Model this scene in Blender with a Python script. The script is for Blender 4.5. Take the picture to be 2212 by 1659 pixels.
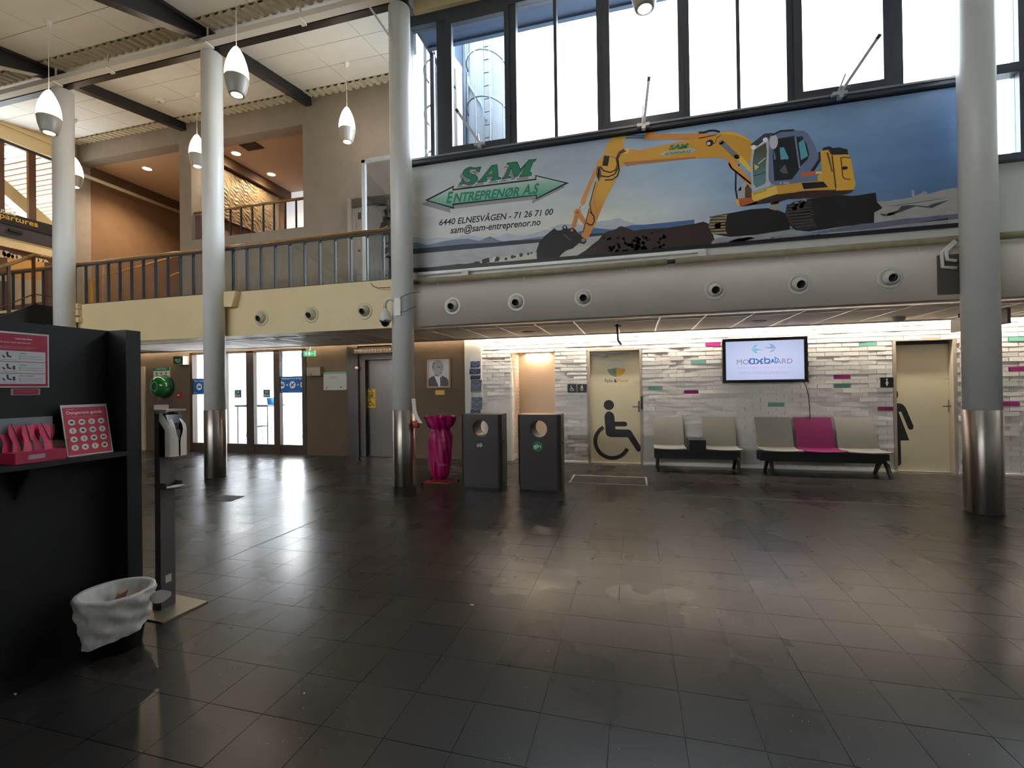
import bpy, math, random
from mathutils import Vector, Matrix, Quaternion
from mathutils.geometry import tessellate_polygon

for o in list(bpy.data.objects):
    bpy.data.objects.remove(o)
sc = bpy.context.scene
COL = sc.collection
random.seed(7)
PI = math.pi

# ------------------------------------------------------------------ camera
FPX, IW, IH = 996.0, 2212.0, 1659.0
CAM = Vector((0.0, 0.0, 1.45))
_yaw, _pit, _rol = math.radians(14.83), math.radians(0.32), math.radians(-0.78)
_fw = Vector((-math.sin(_yaw) * math.cos(_pit), math.cos(_yaw) * math.cos(_pit), math.sin(_pit)))
_r = Vector((math.cos(_yaw), math.sin(_yaw), 0))
_u = _r.cross(_fw)
_r2 = _r * math.cos(_rol) + _u * math.sin(_rol)
_u2 = -_r * math.sin(_rol) + _u * math.cos(_rol)
cam_data = bpy.data.cameras.new('camera')
cam_data.sensor_fit = 'HORIZONTAL'
cam_data.sensor_width = 36.0
cam_data.lens = 36.0 * FPX / IW
cam_data.clip_start = 0.02
cam_data.clip_end = 300
cam = bpy.data.objects.new('camera', cam_data)
COL.objects.link(cam)
_m = Matrix.Identity(4)
for i in range(3):
    _m[i][0], _m[i][1], _m[i][2], _m[i][3] = _r2[i], _u2[i], -_fw[i], CAM[i]
cam.matrix_world = _m
sc.camera = cam

# ------------------------------------------------------------------ sky and exposure
SKY = 7.0
world = bpy.data.worlds.new('overcast_sky')
sc.world = world
world.use_nodes = True
_nt = world.node_tree
_bg = _nt.nodes['Background']
_bg.inputs['Color'].default_value = (0.92, 0.96, 1.0, 1)
_bg.inputs['Strength'].default_value = SKY
sc.view_settings.view_transform = 'Standard'
sc.view_settings.look = 'None'
sc.view_settings.exposure = 1.15
sc.view_settings.gamma = 1.0
sc.view_settings.use_curve_mapping = False
sc.cycles.use_denoising = True
sc.cycles.max_bounces = 8
sc.cycles.diffuse_bounces = 5
sc.cycles.glossy_bounces = 4
sc.cycles.transmission_bounces = 4
sc.cycles.transparent_max_bounces = 12
sc.cycles.sample_clamp_indirect = 8.0
sc.cycles.caustics_reflective = False
sc.cycles.caustics_refractive = False
LAMP_WARM = (1.0, 0.80, 0.56)
TUBE_WHITE = (1.0, 0.92, 0.80)

# ------------------------------------------------------------------ where a point of the photograph lies on a plane of the place
def _ray(px, py):
    return _r2 * ((px - IW / 2) / FPX) - _u2 * ((py - IH / 2) / FPX) + _fw
def at(px, py, Y):
    d = _ray(px, py); return CAM + d * ((Y - CAM.y) / d.y)
def atX(px, py, X):
    d = _ray(px, py); return CAM + d * ((X - CAM.x) / d.x)
def atZ(px, py, Z):
    d = _ray(px, py); return CAM + d * ((Z - CAM.z) / d.z)
def px_size(P):
    """pixels per metre at a point, or 0 outside the picture"""
    d = Vector(P) - CAM; z = d.dot(_fw)
    if z < 0.2: return 0
    x = IW / 2 + FPX * d.dot(_r2) / z; y = IH / 2 - FPX * d.dot(_u2) / z
    if -60 < x < IW + 60 and -60 < y < IH + 60: return FPX / z
    return 0

# ------------------------------------------------------------------ materials
def lin(c):
    c = [x / 255.0 for x in c[:3]]
    return tuple(x / 12.92 if x <= 0.04045 else ((x + 0.055) / 1.055) ** 2.4 for x in c)
_MATS = {}
def mat(name, col, rough=0.6, metal=0.0, var=0.0, vscale=8.0, bump=0.0, bscale=60.0, spec=None, coat=0.0, rvar=0.0, aniso=None):
    if name in _MATS: return _MATS[name]
    m = bpy.data.materials.new(name); m.use_nodes = True
    nt = m.node_tree; N = nt.nodes; L = nt.links; b = N['Principled BSDF']
    rgb = lin(col)
    b.inputs['Base Color'].default_value = (*rgb, 1)
    b.inputs['Roughness'].default_value = rough
    b.inputs['Metallic'].default_value = metal
    if spec is not None: b.inputs['Specular IOR Level'].default_value = spec
    if coat: b.inputs['Coat Weight'].default_value = coat; b.inputs['Coat Roughness'].default_value = 0.1
    tc = N.new('ShaderNodeTexCoord')
    if var > 0 or rvar > 0:
        n = N.new('ShaderNodeTexNoise'); n.inputs['Scale'].default_value = vscale; n.inputs['Detail'].default_value = 6
        L.new(tc.outputs['Object'], n.inputs['Vector'])
        if var > 0:
            r = N.new('ShaderNodeValToRGB')
            r.color_ramp.elements[0].position = 0.3; r.color_ramp.elements[1].position = 0.7
            r.color_ramp.elements[0].color = (*[max(0, c * (1 - var)) for c in rgb], 1)
            r.color_ramp.elements[1].color = (*[min(1, c * (1 + var)) for c in rgb], 1)
            L.new(n.outputs['Fac'], r.inputs['Fac']); L.new(r.outputs['Color'], b.inputs['Base Color'])
        if rvar > 0:
            mr = N.new('ShaderNodeMapRange')
            mr.inputs['To Min'].default_value = max(0.02, rough - rvar); mr.inputs['To Max'].default_value = min(1, rough + rvar)
            L.new(n.outputs['Fac'], mr.inputs['Value']); L.new(mr.outputs['Result'], b.inputs['Roughness'])
    if bump > 0:
        n2 = N.new('ShaderNodeTexNoise'); n2.inputs['Scale'].default_value = bscale; n2.inputs['Detail'].default_value = 4
        L.new(tc.outputs['Object'], n2.inputs['Vector'])
        bp = N.new('ShaderNodeBump'); bp.inputs['Strength'].default_value = bump; bp.inputs['Distance'].default_value = 0.01
        L.new(n2.outputs['Fac'], bp.inputs['Height']); L.new(bp.outputs['Normal'], b.inputs['Normal'])
    _MATS[name] = m
    return m
def brushed(name, col, rough=0.3, axis='Z', amount=0.25):
    """metal drawn in one direction: streaks of roughness and tone along that axis"""
    if name in _MATS: return _MATS[name]
    m = mat(name, col, rough, 1.0); nt = m.node_tree; N = nt.nodes; L = nt.links; b = N['Principled BSDF']
    tc = N.new('ShaderNodeTexCoord'); mp = N.new('ShaderNodeMapping')
    s = {'Z': (40, 40, 0.6), 'X': (0.6, 40, 40), 'Y': (40, 0.6, 40)}[axis]
    mp.inputs['Scale'].default_value = s
    n = N.new('ShaderNodeTexNoise'); n.inputs['Scale'].default_value = 3.0; n.inputs['Detail'].default_value = 5
    L.new(tc.outputs['Object'], mp.inputs['Vector']); L.new(mp.outputs['Vector'], n.inputs['Vector'])
    mr = N.new('ShaderNodeMapRange'); mr.inputs['To Min'].default_value = max(.03, rough - amount * .5); mr.inputs['To Max'].default_value = rough + amount * .5
    L.new(n.outputs['Fac'], mr.inputs['Value']); L.new(mr.outputs['Result'], b.inputs['Roughness'])
    r = N.new('ShaderNodeValToRGB'); rgb = lin(col)
    r.color_ramp.elements[0].position = .3; r.color_ramp.elements[1].position = .7
    r.color_ramp.elements[0].color = (*[c * (1 - amount) for c in rgb], 1); r.color_ramp.elements[1].color = (*[min(1, c * (1 + amount)) for c in rgb], 1)
    L.new(n.outputs['Fac'], r.inputs['Fac']); L.new(r.outputs['Color'], b.inputs['Base Color'])
    return m
def spun(name, col, rough=0.35, amount=0.8):
    """steel rolled round a cylinder: highlights stretch up and down"""
    m = mat(name, col, rough, 1.0); nt = m.node_tree; N = nt.nodes; L = nt.links; b = N['Principled BSDF']
    tg = N.new('ShaderNodeTangent'); tg.direction_type = 'RADIAL'; tg.axis = 'Z'
    L.new(tg.outputs['Tangent'], b.inputs['Tangent'])
    b.inputs['Anisotropic'].default_value = amount; b.inputs['Anisotropic Rotation'].default_value = 0.25
    return m
def glow(name, col, strength):
    if name in _MATS: return _MATS[name]
    m = bpy.data.materials.new(name); m.use_nodes = True
    b = m.node_tree.nodes['Principled BSDF']
    b.inputs['Base Color'].default_value = (0.8, 0.8, 0.8, 1)
    b.inputs['Emission Color'].default_value = (*col, 1); b.inputs['Emission Strength'].default_value = strength
    _MATS[name] = m; return m
def pane_mat(name, tint=(0.92, 0.96, 1.0), gloss=0.08, rough=0.02, haze=0.0, hazecol=(1, 1, 1)):
    """clear sheet glass: lets light straight through and mirrors a little of the room"""
    if name in _MATS: return _MATS[name]
    m = bpy.data.materials.new(name); m.use_nodes = True; nt = m.node_tree; N = nt.nodes; L = nt.links
    N.remove(N['Principled BSDF']); out = N['Material Output']
    t = N.new('ShaderNodeBsdfTransparent'); t.inputs['Color'].default_value = (*tint, 1)
    g = N.new('ShaderNodeBsdfGlossy'); g.inputs['Roughness'].default_value = rough
    f = N.new('ShaderNodeFresnel'); f.inputs['IOR'].default_value = 1.5
    mx = N.new('ShaderNodeMixShader')
    mth = N.new('ShaderNodeMath'); mth.operation = 'MULTIPLY'; mth.inputs[1].default_value = gloss / 0.08
    geo = N.new('ShaderNodeNewGeometry'); inv = N.new('ShaderNodeMath'); inv.operation = 'SUBTRACT'; inv.inputs[0].default_value = 1.0
    L.new(geo.outputs['Backfacing'], inv.inputs[1])          # only the face towards the viewer mirrors
    m3 = N.new('ShaderNodeMath'); m3.operation = 'MULTIPLY'; m3.use_clamp = True
    L.new(f.outputs['Fac'], mth.inputs[0]); L.new(mth.outputs['Value'], m3.inputs[0]); L.new(inv.outputs['Value'], m3.inputs[1]); L.new(m3.outputs['Value'], mx.inputs['Fac'])
    L.new(t.outputs['BSDF'], mx.inputs[1]); L.new(g.outputs['BSDF'], mx.inputs[2])
    last = mx
    if haze > 0:
        d = N.new('ShaderNodeBsdfDiffuse'); d.inputs['Color'].default_value = (*hazecol, 1)
        m2 = N.new('ShaderNodeMixShader'); m2.inputs['Fac'].default_value = haze
        L.new(mx.outputs['Shader'], m2.inputs[1]); L.new(d.outputs['BSDF'], m2.inputs[2]); last = m2
    L.new(last.outputs['Shader'], out.inputs['Surface'])
    _MATS[name] = m; return m
def print_mat(name, rough=0.45, emit=0.0, var=0.0, vscale=3.0, gain=1.0):
    """flat print: the colours are stored on the printed shapes"""
    if name in _MATS: return _MATS[name]
    m = bpy.data.materials.new(name); m.use_nodes = True; nt = m.node_tree; N = nt.nodes; L = nt.links; b = N['Principled BSDF']
    a = N.new('ShaderNodeAttribute'); a.attribute_name = 'ink'
    b.inputs['Roughness'].default_value = rough
    src = a.outputs['Color']
    if var > 0:
        tc = N.new('ShaderNodeTexCoord'); mp = N.new('ShaderNodeMapping'); mp.inputs['Scale'].default_value = (0.55, 1, 1.6)
        n = N.new('ShaderNodeTexNoise'); n.inputs['Scale'].default_value = vscale; n.inputs['Detail'].default_value = 7; n.inputs['Roughness'].default_value = .6
        L.new(tc.outputs['Object'], mp.inputs['Vector']); L.new(mp.outputs['Vector'], n.inputs['Vector'])
        mr = N.new('ShaderNodeMapRange'); mr.inputs['From Min'].default_value = .3; mr.inputs['From Max'].default_value = .7
        mr.inputs['To Min'].default_value = (1 - var) * gain; mr.inputs['To Max'].default_value = (1 + var) * gain
        L.new(n.outputs['Fac'], mr.inputs['Value'])
        mul = N.new('ShaderNodeMixRGB'); mul.blend_type = 'MULTIPLY'; mul.inputs['Fac'].default_value = 1
        L.new(src, mul.inputs['Color1']); L.new(mr.outputs['Result'], mul.inputs['Color2']); src = mul.outputs['Color']
    L.new(src, b.inputs['Base Color'])
    if emit > 0:
        L.new(src, b.inputs['Emission Color']); b.inputs['Emission Strength'].default_value = emit
        b.inputs['Base Color'].default_value = (0.02, .02, .02, 1); nt.links.remove(b.inputs['Base Color'].links[0])
    _MATS[name] = m; return m

# ------------------------------------------------------------------ mesh builders
ORG = {}
def V(*a): return Vector(a)
class B:
    """collects faces for one mesh"""
    def __init__(s): s.v = []; s.f = []; s.mi = []; s.sm = []; s.cur = 0; s.smooth = False
    def add(s, vs, fs, smooth=None):
        n = len(s.v); s.v += [Vector(p) for p in vs]
        for f in fs:
            s.f.append([n + i for i in f]); s.mi.append(s.cur); s.sm.append(s.smooth if smooth is None else smooth)
        return s
    def m(s, i): s.cur = i; return s
    def box(s, x0, x1, y0, y1, z0, z1):
        if x0 > x1: x0, x1 = x1, x0
        if y0 > y1: y0, y1 = y1, y0
        if z0 > z1: z0, z1 = z1, z0
        vs = [(x0,y0,z0),(x1,y0,z0),(x1,y1,z0),(x0,y1,z0),(x0,y0,z1),(x1,y0,z1),(x1,y1,z1),(x0,y1,z1)]
        return s.add(vs, [(0,3,2,1),(4,5,6,7),(0,1,5,4),(1,2,6,5),(2,3,7,6),(3,0,4,7)], False)
    def obox(s, c, size, rot=None):
        """box about a centre, turned by a matrix"""
        hx, hy, hz = size[0]/2, size[1]/2, size[2]/2
        R = rot if rot is not None else Matrix.Identity(3)
        vs = [Vector(c) + R @ Vector(p) for p in ((-hx,-hy,-hz),(hx,-hy,-hz),(hx,hy,-hz),(-hx,hy,-hz),(-hx,-hy,hz),(hx,-hy,hz),(hx,hy,hz),(-hx,hy,hz))]
        return s.add(vs, [(0,3,2,1),(4,5,6,7),(0,1,5,4),(1,2,6,5),(2,3,7,6),(3,0,4,7)], False)
    def beam(s, a, b, w, h, up=(0,0,1)):
        """bar of section w x h from a to b"""
        a, b = Vector(a), Vector(b); d = (b - a); L = d.length; d.normalize()
        side = d.cross(Vector(up))
        if side.length < 1e-4: side = d.cross(Vector((0,1,0)))
        side.normalize(); u = side.cross(d)
        R = Matrix((d, side, u)).transposed()
        return s.obox((a + b) / 2, (L, w, h), R)
    def prism(s, loop, ext, holes=(), smooth=False):
        """extrude a planar loop (with holes) by a vector"""
        ext = Vector(ext); loops = [[Vector(p) for p in loop]] + [[Vector(p) for p in h] for h in holes]
        flat = [p for l in loops for p in l]
        if len(loops) == 1 and len(flat) <= 4: tris = [tuple(range(len(flat)))]
        else: tris = [tuple(t) for t in tessellate_polygon(loops)]
        n = len(flat); vs = flat + [p + ext for p in flat]
        fs = [t for t in tris] + [tuple(i + n for i in reversed(t)) for t in tris]
        s.add(vs, fs, False)
        k = 0; base = len(s.v) - 2 * n
        for l in loops:
            m = len(l)
            for i in range(m):
                a, b = k + i, k + (i + 1) % m
                s.f.append([base + a, base + b, base + b + n, base + a + n]); s.mi.append(s.cur); s.sm.append(smooth)
            k += m
        return s
    def tube(s, path, r, n=8, caps=True, closed=False):
        path = [Vector(p) for p in path]; rings = []; m = len(path); prev = None
        base = len(s.v)
        for i, p in enumerate(path):
            if closed: t = (path[(i+1) % m] - path[i-1])
            elif i == 0: t = path[1] - path[0]
            elif i == m-1: t = path[-1] - path[-2]
            else: t = (path[i+1] - p).normalized() + (p - path[i-1]).normalized()
            if t.length < 1e-9: t = Vector((0,0,1))
            t.normalize()
            if prev is None:
                a = t.cross(Vector((0,0,1)))
                if a.length < 1e-3: a = t.cross(Vector((0,1,0)))
                a.normalize()
            else:
                a = prev - t * prev.dot(t)
                if a.length < 1e-4: a = t.cross(Vector((0,0,1)))
                a.normalize()
            prev = a; c = t.cross(a)
            rr = r[i] if isinstance(r, (list, tuple)) else r
            for k in range(n):
                q = 2*PI*k/n; s.v.append(p + a*(math.cos(q)*rr) + c*(math.sin(q)*rr))
        cnt = m if closed else m-1
        for i in range(cnt):
            j = (i+1) % m
            for k in range(n):
                s.f.append([base+i*n+k, base+i*n+(k+1)%n, base+j*n+(k+1)%n, base+j*n+k]); s.mi.append(s.cur); s.sm.append(True)
        if caps and not closed:
            s.f.append([base+k for k in reversed(range(n))]); s.mi.append(s.cur); s.sm.append(False)
            s.f.append([base+(m-1)*n+k for k in range(n)]); s.mi.append(s.cur); s.sm.append(False)
        return s
    def lathe(s, prof, o, axis=(0,0,1), n=24, caps=(True, True), sx=1.0, sy=1.0):
        """turn (radius, height) pairs about an axis through o"""
        ax = Vector(axis).normalized(); a = ax.cross(Vector((0,1,0)))
        if a.length < 1e-3: a = ax.cross(Vector((1,0,0)))
        a.normalize(); c = ax.cross(a); o = Vector(o); base = len(s.v)
        for (r, h) in prof:
            for k in range(n):
                q = 2*PI*k/n; s.v.append(o + ax*h + a*(math.cos(q)*r*sx) + c*(math.sin(q)*r*sy))
        for i in range(len(prof)-1):
            for k in range(n):
                s.f.append([base+i*n+k, base+i*n+(k+1)%n, base+(i+1)*n+(k+1)%n, base+(i+1)*n+k]); s.mi.append(s.cur); s.sm.append(True)
        if caps[0] and prof[0][0] > 1e-5: s.f.append([base+k for k in reversed(range(n))]); s.mi.append(s.cur); s.sm.append(False)
        if caps[1] and prof[-1][0] > 1e-5: s.f.append([base+(len(prof)-1)*n+k for k in range(n)]); s.mi.append(s.cur); s.sm.append(False)
        return s
    def grid(s, fn, nu, nv, smooth=True, wrap_u=False):
        base = len(s.v)
        for j in range(nv+1):
            for i in range(nu + (0 if wrap_u else 1)): s.v.append(Vector(fn(i/nu, j/nv)))
        w = nu if wrap_u else nu+1
        for j in range(nv):
            for i in range(nu):
                s.f.append([base+j*w+i, base+j*w+(i+1)%w, base+(j+1)*w+(i+1)%w, base+(j+1)*w+i]); s.mi.append(s.cur); s.sm.append(smooth)
        return s
    def build(s, name, mats, parent=None, label=None, cat=None, group=None, kind=None, origin=None):
        if not isinstance(mats, (list, tuple)): mats = [mats]
        if parent is not None: org = ORG[parent]
        elif origin is not None: org = Vector(origin)
        else:
            xs = [p.x for p in s.v]; ys = [p.y for p in s.v]; zs = [p.z for p in s.v]
            org = Vector(((min(xs)+max(xs))/2, (min(ys)+max(ys))/2, min(zs)))
        me = bpy.data.meshes.new(name)
        me.from_pydata([p - org for p in s.v], [], s.f)
        for m in mats: me.materials.append(m)
        me.polygons.foreach_set('material_index', s.mi)
        me.polygons.foreach_set('use_smooth', s.sm)
        me.update()
        o = bpy.data.objects.new(name, me); COL.objects.link(o)
        ORG[o] = org
        if parent is not None: o.parent = parent
        else: o.location = org
        return tag(o, label, cat, group, kind)
def tag(o, label=None, cat=None, group=None, kind=None):
    if label: o['label'] = label
    if cat: o['category'] = cat
    if group: o['group'] = group
    if kind: o['kind'] = kind
    return o
def thing(name, label, cat, loc=(0,0,0), group=None, kind=None):
    o = bpy.data.objects.new(name, None); COL.objects.link(o); o.location = loc; ORG[o] = Vector(loc)
    o.empty_display_size = 0.1
    return tag(o, label, cat, group, kind)
def copy_tree(o, loc, label=None, parent=None, mult=None):
    c = o.copy(); COL.objects.link(c)
    if parent is None:
        c.location = loc; ORG[c] = Vector(loc)
        if label: c['label'] = label
    else: c.parent = parent
    for ch in list(o.children):
        copy_tree(ch, None, None, c)
    return c
def child_copy(me, name, parent, loc, rot=None):
    """a further piece sharing its mesh, placed at a world position under its parent"""
    o = bpy.data.objects.new(name, me); COL.objects.link(o); o.parent = parent
    o.location = Vector(loc) - ORG[parent]; ORG[o] = Vector(loc)
    if rot is not None: o.rotation_euler = rot
    return o
def rrect(w, h, r, n=4):
    """rounded rectangle about 0,0"""
    pts = []
    for cx_, cy_, a0 in ((w/2-r, h/2-r, 0), (-w/2+r, h/2-r, 90), (-w/2+r, -h/2+r, 180), (w/2-r, -h/2+r, 270)):
        for k in range(n+1):
            a = math.radians(a0 + 90*k/n); pts.append((cx_ + r*math.cos(a), cy_ + r*math.sin(a)))
    return pts
def circ(r, n=24, cx_=0.0, cy_=0.0, a0=0, a1=360):
    full = abs(a1-a0) >= 360
    return [(cx_ + r*math.cos(math.radians(a0+(a1-a0)*k/(n if full else n-1))), cy_ + r*math.sin(math.radians(a0+(a1-a0)*k/(n if full else n-1)))) for k in range(n)]
def lerp(a, b, t): return a + (b-a)*t

# ------------------------------------------------------------------ flat print
_TXT = {}
def text_tris(body, bold=0.0, shear=0.0, spacing=1.0):
    key = (body, bold, shear, spacing)
    if key in _TXT: return _TXT[key]
    cu = bpy.data.curves.new('lettering', 'FONT'); cu.body = body; cu.size = 1.0; cu.offset = bold; cu.shear = shear; cu.space_character = spacing
    cu.resolution_u = 3; cu.align_x = 'LEFT'; cu.fill_mode = 'FRONT' if hasattr(cu, 'fill_mode') else cu.fill_mode
    ob = bpy.data.objects.new('lettering', cu)
    me = bpy.data.meshes.new_from_object(ob)
    vs = [(p.co.x, p.co.y) for p in me.vertices]; fs = [tuple(p.vertices) for p in me.polygons if len(p.vertices) >= 3]
    bpy.data.objects.remove(ob); bpy.data.curves.remove(cu); bpy.data.meshes.remove(me)
    _TXT[key] = (vs, fs); return vs, fs
class D:
    """flat printed shapes on a plane: origin o, right u, up v (metres); every layer lies a hair in front of the one before"""
    def __init__(s, o, u, v, step=0.0006):
        s.o = Vector(o); s.u = Vector(u).normalized(); s.w = Vector(v).normalized(); s.n = s.u.cross(s.w); s.step = step
        s.vs = []; s.fs = []; s.cols = []; s.layer = 0
    def P(s, x, y, k=None):
        return s.o + s.u*x + s.w*y + s.n*(s.step*(1 + (s.layer if k is None else k)))
    def raw(s, pts, faces, colfn, k=None):
        base = len(s.vs); s.vs += [s.P(x, y, k) for x, y in pts]
        for f in faces:
            a = [pts[i] for i in f]
            area = sum(a[i][0]*a[(i+1) % len(a)][1] - a[(i+1) % len(a)][0]*a[i][1] for i in range(len(a)))
            if area < 0: f = tuple(reversed(f))
            s.fs.append([base+i for i in f]); s.cols.append([colfn(*pts[i]) for i in f])
    def poly(s, pts, col, k=None, holes=()):
        c = lin(col) if not callable(col) else None
        fn = col if callable(col) else (lambda x, y: c)
        loops = [[Vector((x, y, 0)) for x, y in pts]] + [[Vector((x, y, 0)) for x, y in h] for h in holes]
        flat = list(pts) + [p for h in holes for p in h]
        s.raw(flat, [tuple(t) for t in tessellate_polygon(loops)], fn, k); return s
    def rect(s, x0, y0, x1, y1, col, k=None): return s.poly([(x0,y0),(x1,y0),(x1,y1),(x0,y1)], col, k)
    def disc(s, x, y, r, col, k=None, n=24, ry=None):
        return s.poly([(x+r*math.cos(2*PI*i/n), y+(ry or r)*math.sin(2*PI*i/n)) for i in range(n)], col, k)
    def ring(s, x, y, r0, r1, col, a0=0, a1=360, k=None, n=40):
        pts = [(x+r1*math.cos(math.radians(a0+(a1-a0)*i/n)), y+r1*math.sin(math.radians(a0+(a1-a0)*i/n))) for i in range(n+1)]
        pts2 = [(x+r0*math.cos(math.radians(a0+(a1-a0)*i/n)), y+r0*math.sin(math.radians(a0+(a1-a0)*i/n))) for i in range(n+1)]
        c = lin(col); s.raw(pts+pts2, [(i, i+1, n+1+i+1, n+1+i) for i in range(n)], lambda a, b: c, k); return s
    def stroke(s, pts, w, col, k=None, caps=False):
        c = lin(col)
        for i in range(len(pts)-1):
            a, b = Vector(pts[i]), Vector(pts[i+1]); d = (b-a)
            if d.length < 1e-7: continue
            d.normalize(); q = Vector((-d.y, d.x))*(w/2)
            e = d*(w*0.25) if len(pts) > 2 else d*0
            p = [a-q-e, b-q+e, b+q+e, a+q-e]
            s.raw([(x.x, x.y) for x in p], [(0,1,2,3)], lambda x, y: c, k)
        if caps:
            for p in (pts[0], pts[-1]): s.disc(p[0], p[1], w/2, col, k, 12)
        return s
    def text(s, body, x0, y0, x1, y1, col, k=None, bold=0.0, shear=0.0, spacing=1.0, fit=True, warp=None):
        """lettering that fills the rectangle x0,y0 - x1,y1"""
        vs, fs = text_tris(body, bold, shear, spacing)
        if not vs: return s
        mx, Mx = min(p[0] for p in vs), max(p[0] for p in vs); my, My = min(p[1] for p in vs), max(p[1] for p in vs)
        sx = (x1-x0)/(Mx-mx); sy = (y1-y0)/(My-my)
        if not fit: sx = sy = min(sx, sy)
        pts = [(x0+(a-mx)*sx, y0+(b-my)*sy) for a, b in vs]
        if warp: pts = [warp(*p) for p in pts]
        c = lin(col) if not callable(col) else None
        s.raw(pts, fs, col if callable(col) else (lambda a, b: c), k); return s
    def up(s): s.layer += 1; return s
    def build(s, name, m, parent=None, label=None, cat=None, group=None):
        org = ORG[parent] if parent is not None else s.o
        me = bpy.data.meshes.new(name); me.from_pydata([p-org for p in s.vs], [], s.fs); me.materials.append(m)
        ca = me.color_attributes.new('ink', 'FLOAT_COLOR', 'CORNER'); i = 0
        flat = []
        for cs in s.cols:
            for c in cs: flat += [c[0], c[1], c[2], 1.0]
        ca.data.foreach_set('color', flat); me.update()
        o = bpy.data.objects.new(name, me); COL.objects.link(o); ORG[o] = org
        if parent is not None: o.parent = parent
        else: o.location = org
        return tag(o, label, cat, group)
PRINT = print_mat('printed_ink', 0.5)
# ================================================================== THE SETTING
YC, RC = 6.25, 0.16            # row of round columns
YF, YW = 6.40, 8.68            # face of duct and balcony edge; back wall
ZC, ZB = 2.385, 3.13           # underside of the low ceiling; balcony floor
XL, XR, YN = -14.0, 8.6, -7.0  # side walls, wall behind the camera
COLX = (-10.37, -6.85, -3.33, 3.71)
def wx(px, py=880): return at(px, py, YW).x
def wz(px, py, Y=YW): return at(px, py, Y).z
def roof(y): return 7.49 + 0.165 * (y - 6.25)

white_paint = mat('white_wall_paint', (226, 222, 214), 0.55, var=0.03, vscale=3, bump=0.05)
cream_paint = mat('cream_paint', (228, 206, 158), 0.5, var=0.03, vscale=3)
taupe = mat('taupe_textured_paint', (150, 140, 130), 0.75, var=0.06, vscale=5, bump=0.35, bscale=140)
brown_wall = mat('brown_stucco', (138, 106, 78), 0.7, var=0.08, vscale=3, bump=0.25, bscale=90)
pale_col = mat('pale_column_paint', (226, 224, 218), 0.38, var=0.02, vscale=2)
dark_steel = mat('black_painted_steel', (38, 36, 38), 0.4)
frame_grey = mat('dark_grey_window_frame', (66, 68, 76), 0.4)
steel = spun('brushed_stainless_steel', (186, 176, 166), 0.34, 0.85)
steel_x = brushed('brushed_steel_plate', (118, 111, 106), 0.34, 'Z', 0.14)
tile_white = mat('white_ceiling_board', (242, 230, 218), 0.8, var=0.03, vscale=20, bump=0.1, bscale=300)
roof_board = mat('roof_acoustic_board', (228, 226, 218), 0.85, var=0.03, vscale=2)
tbar_mat = mat('white_metal_bar', (244, 242, 238), 0.35)
bar_metal = mat('bright_ceiling_bar', (240, 238, 234), 0.3, 0.55)
glass = pane_mat('window_glass', (0.93, 0.97, 1.0), 0.08)
rail_glass = pane_mat('balustrade_glass', (0.86, 0.88, 0.88), 0.14)
wood_rail = mat('varnished_oak_handrail', (152, 112, 62), 0.3, var=0.2, vscale=14, coat=0.3)

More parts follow.
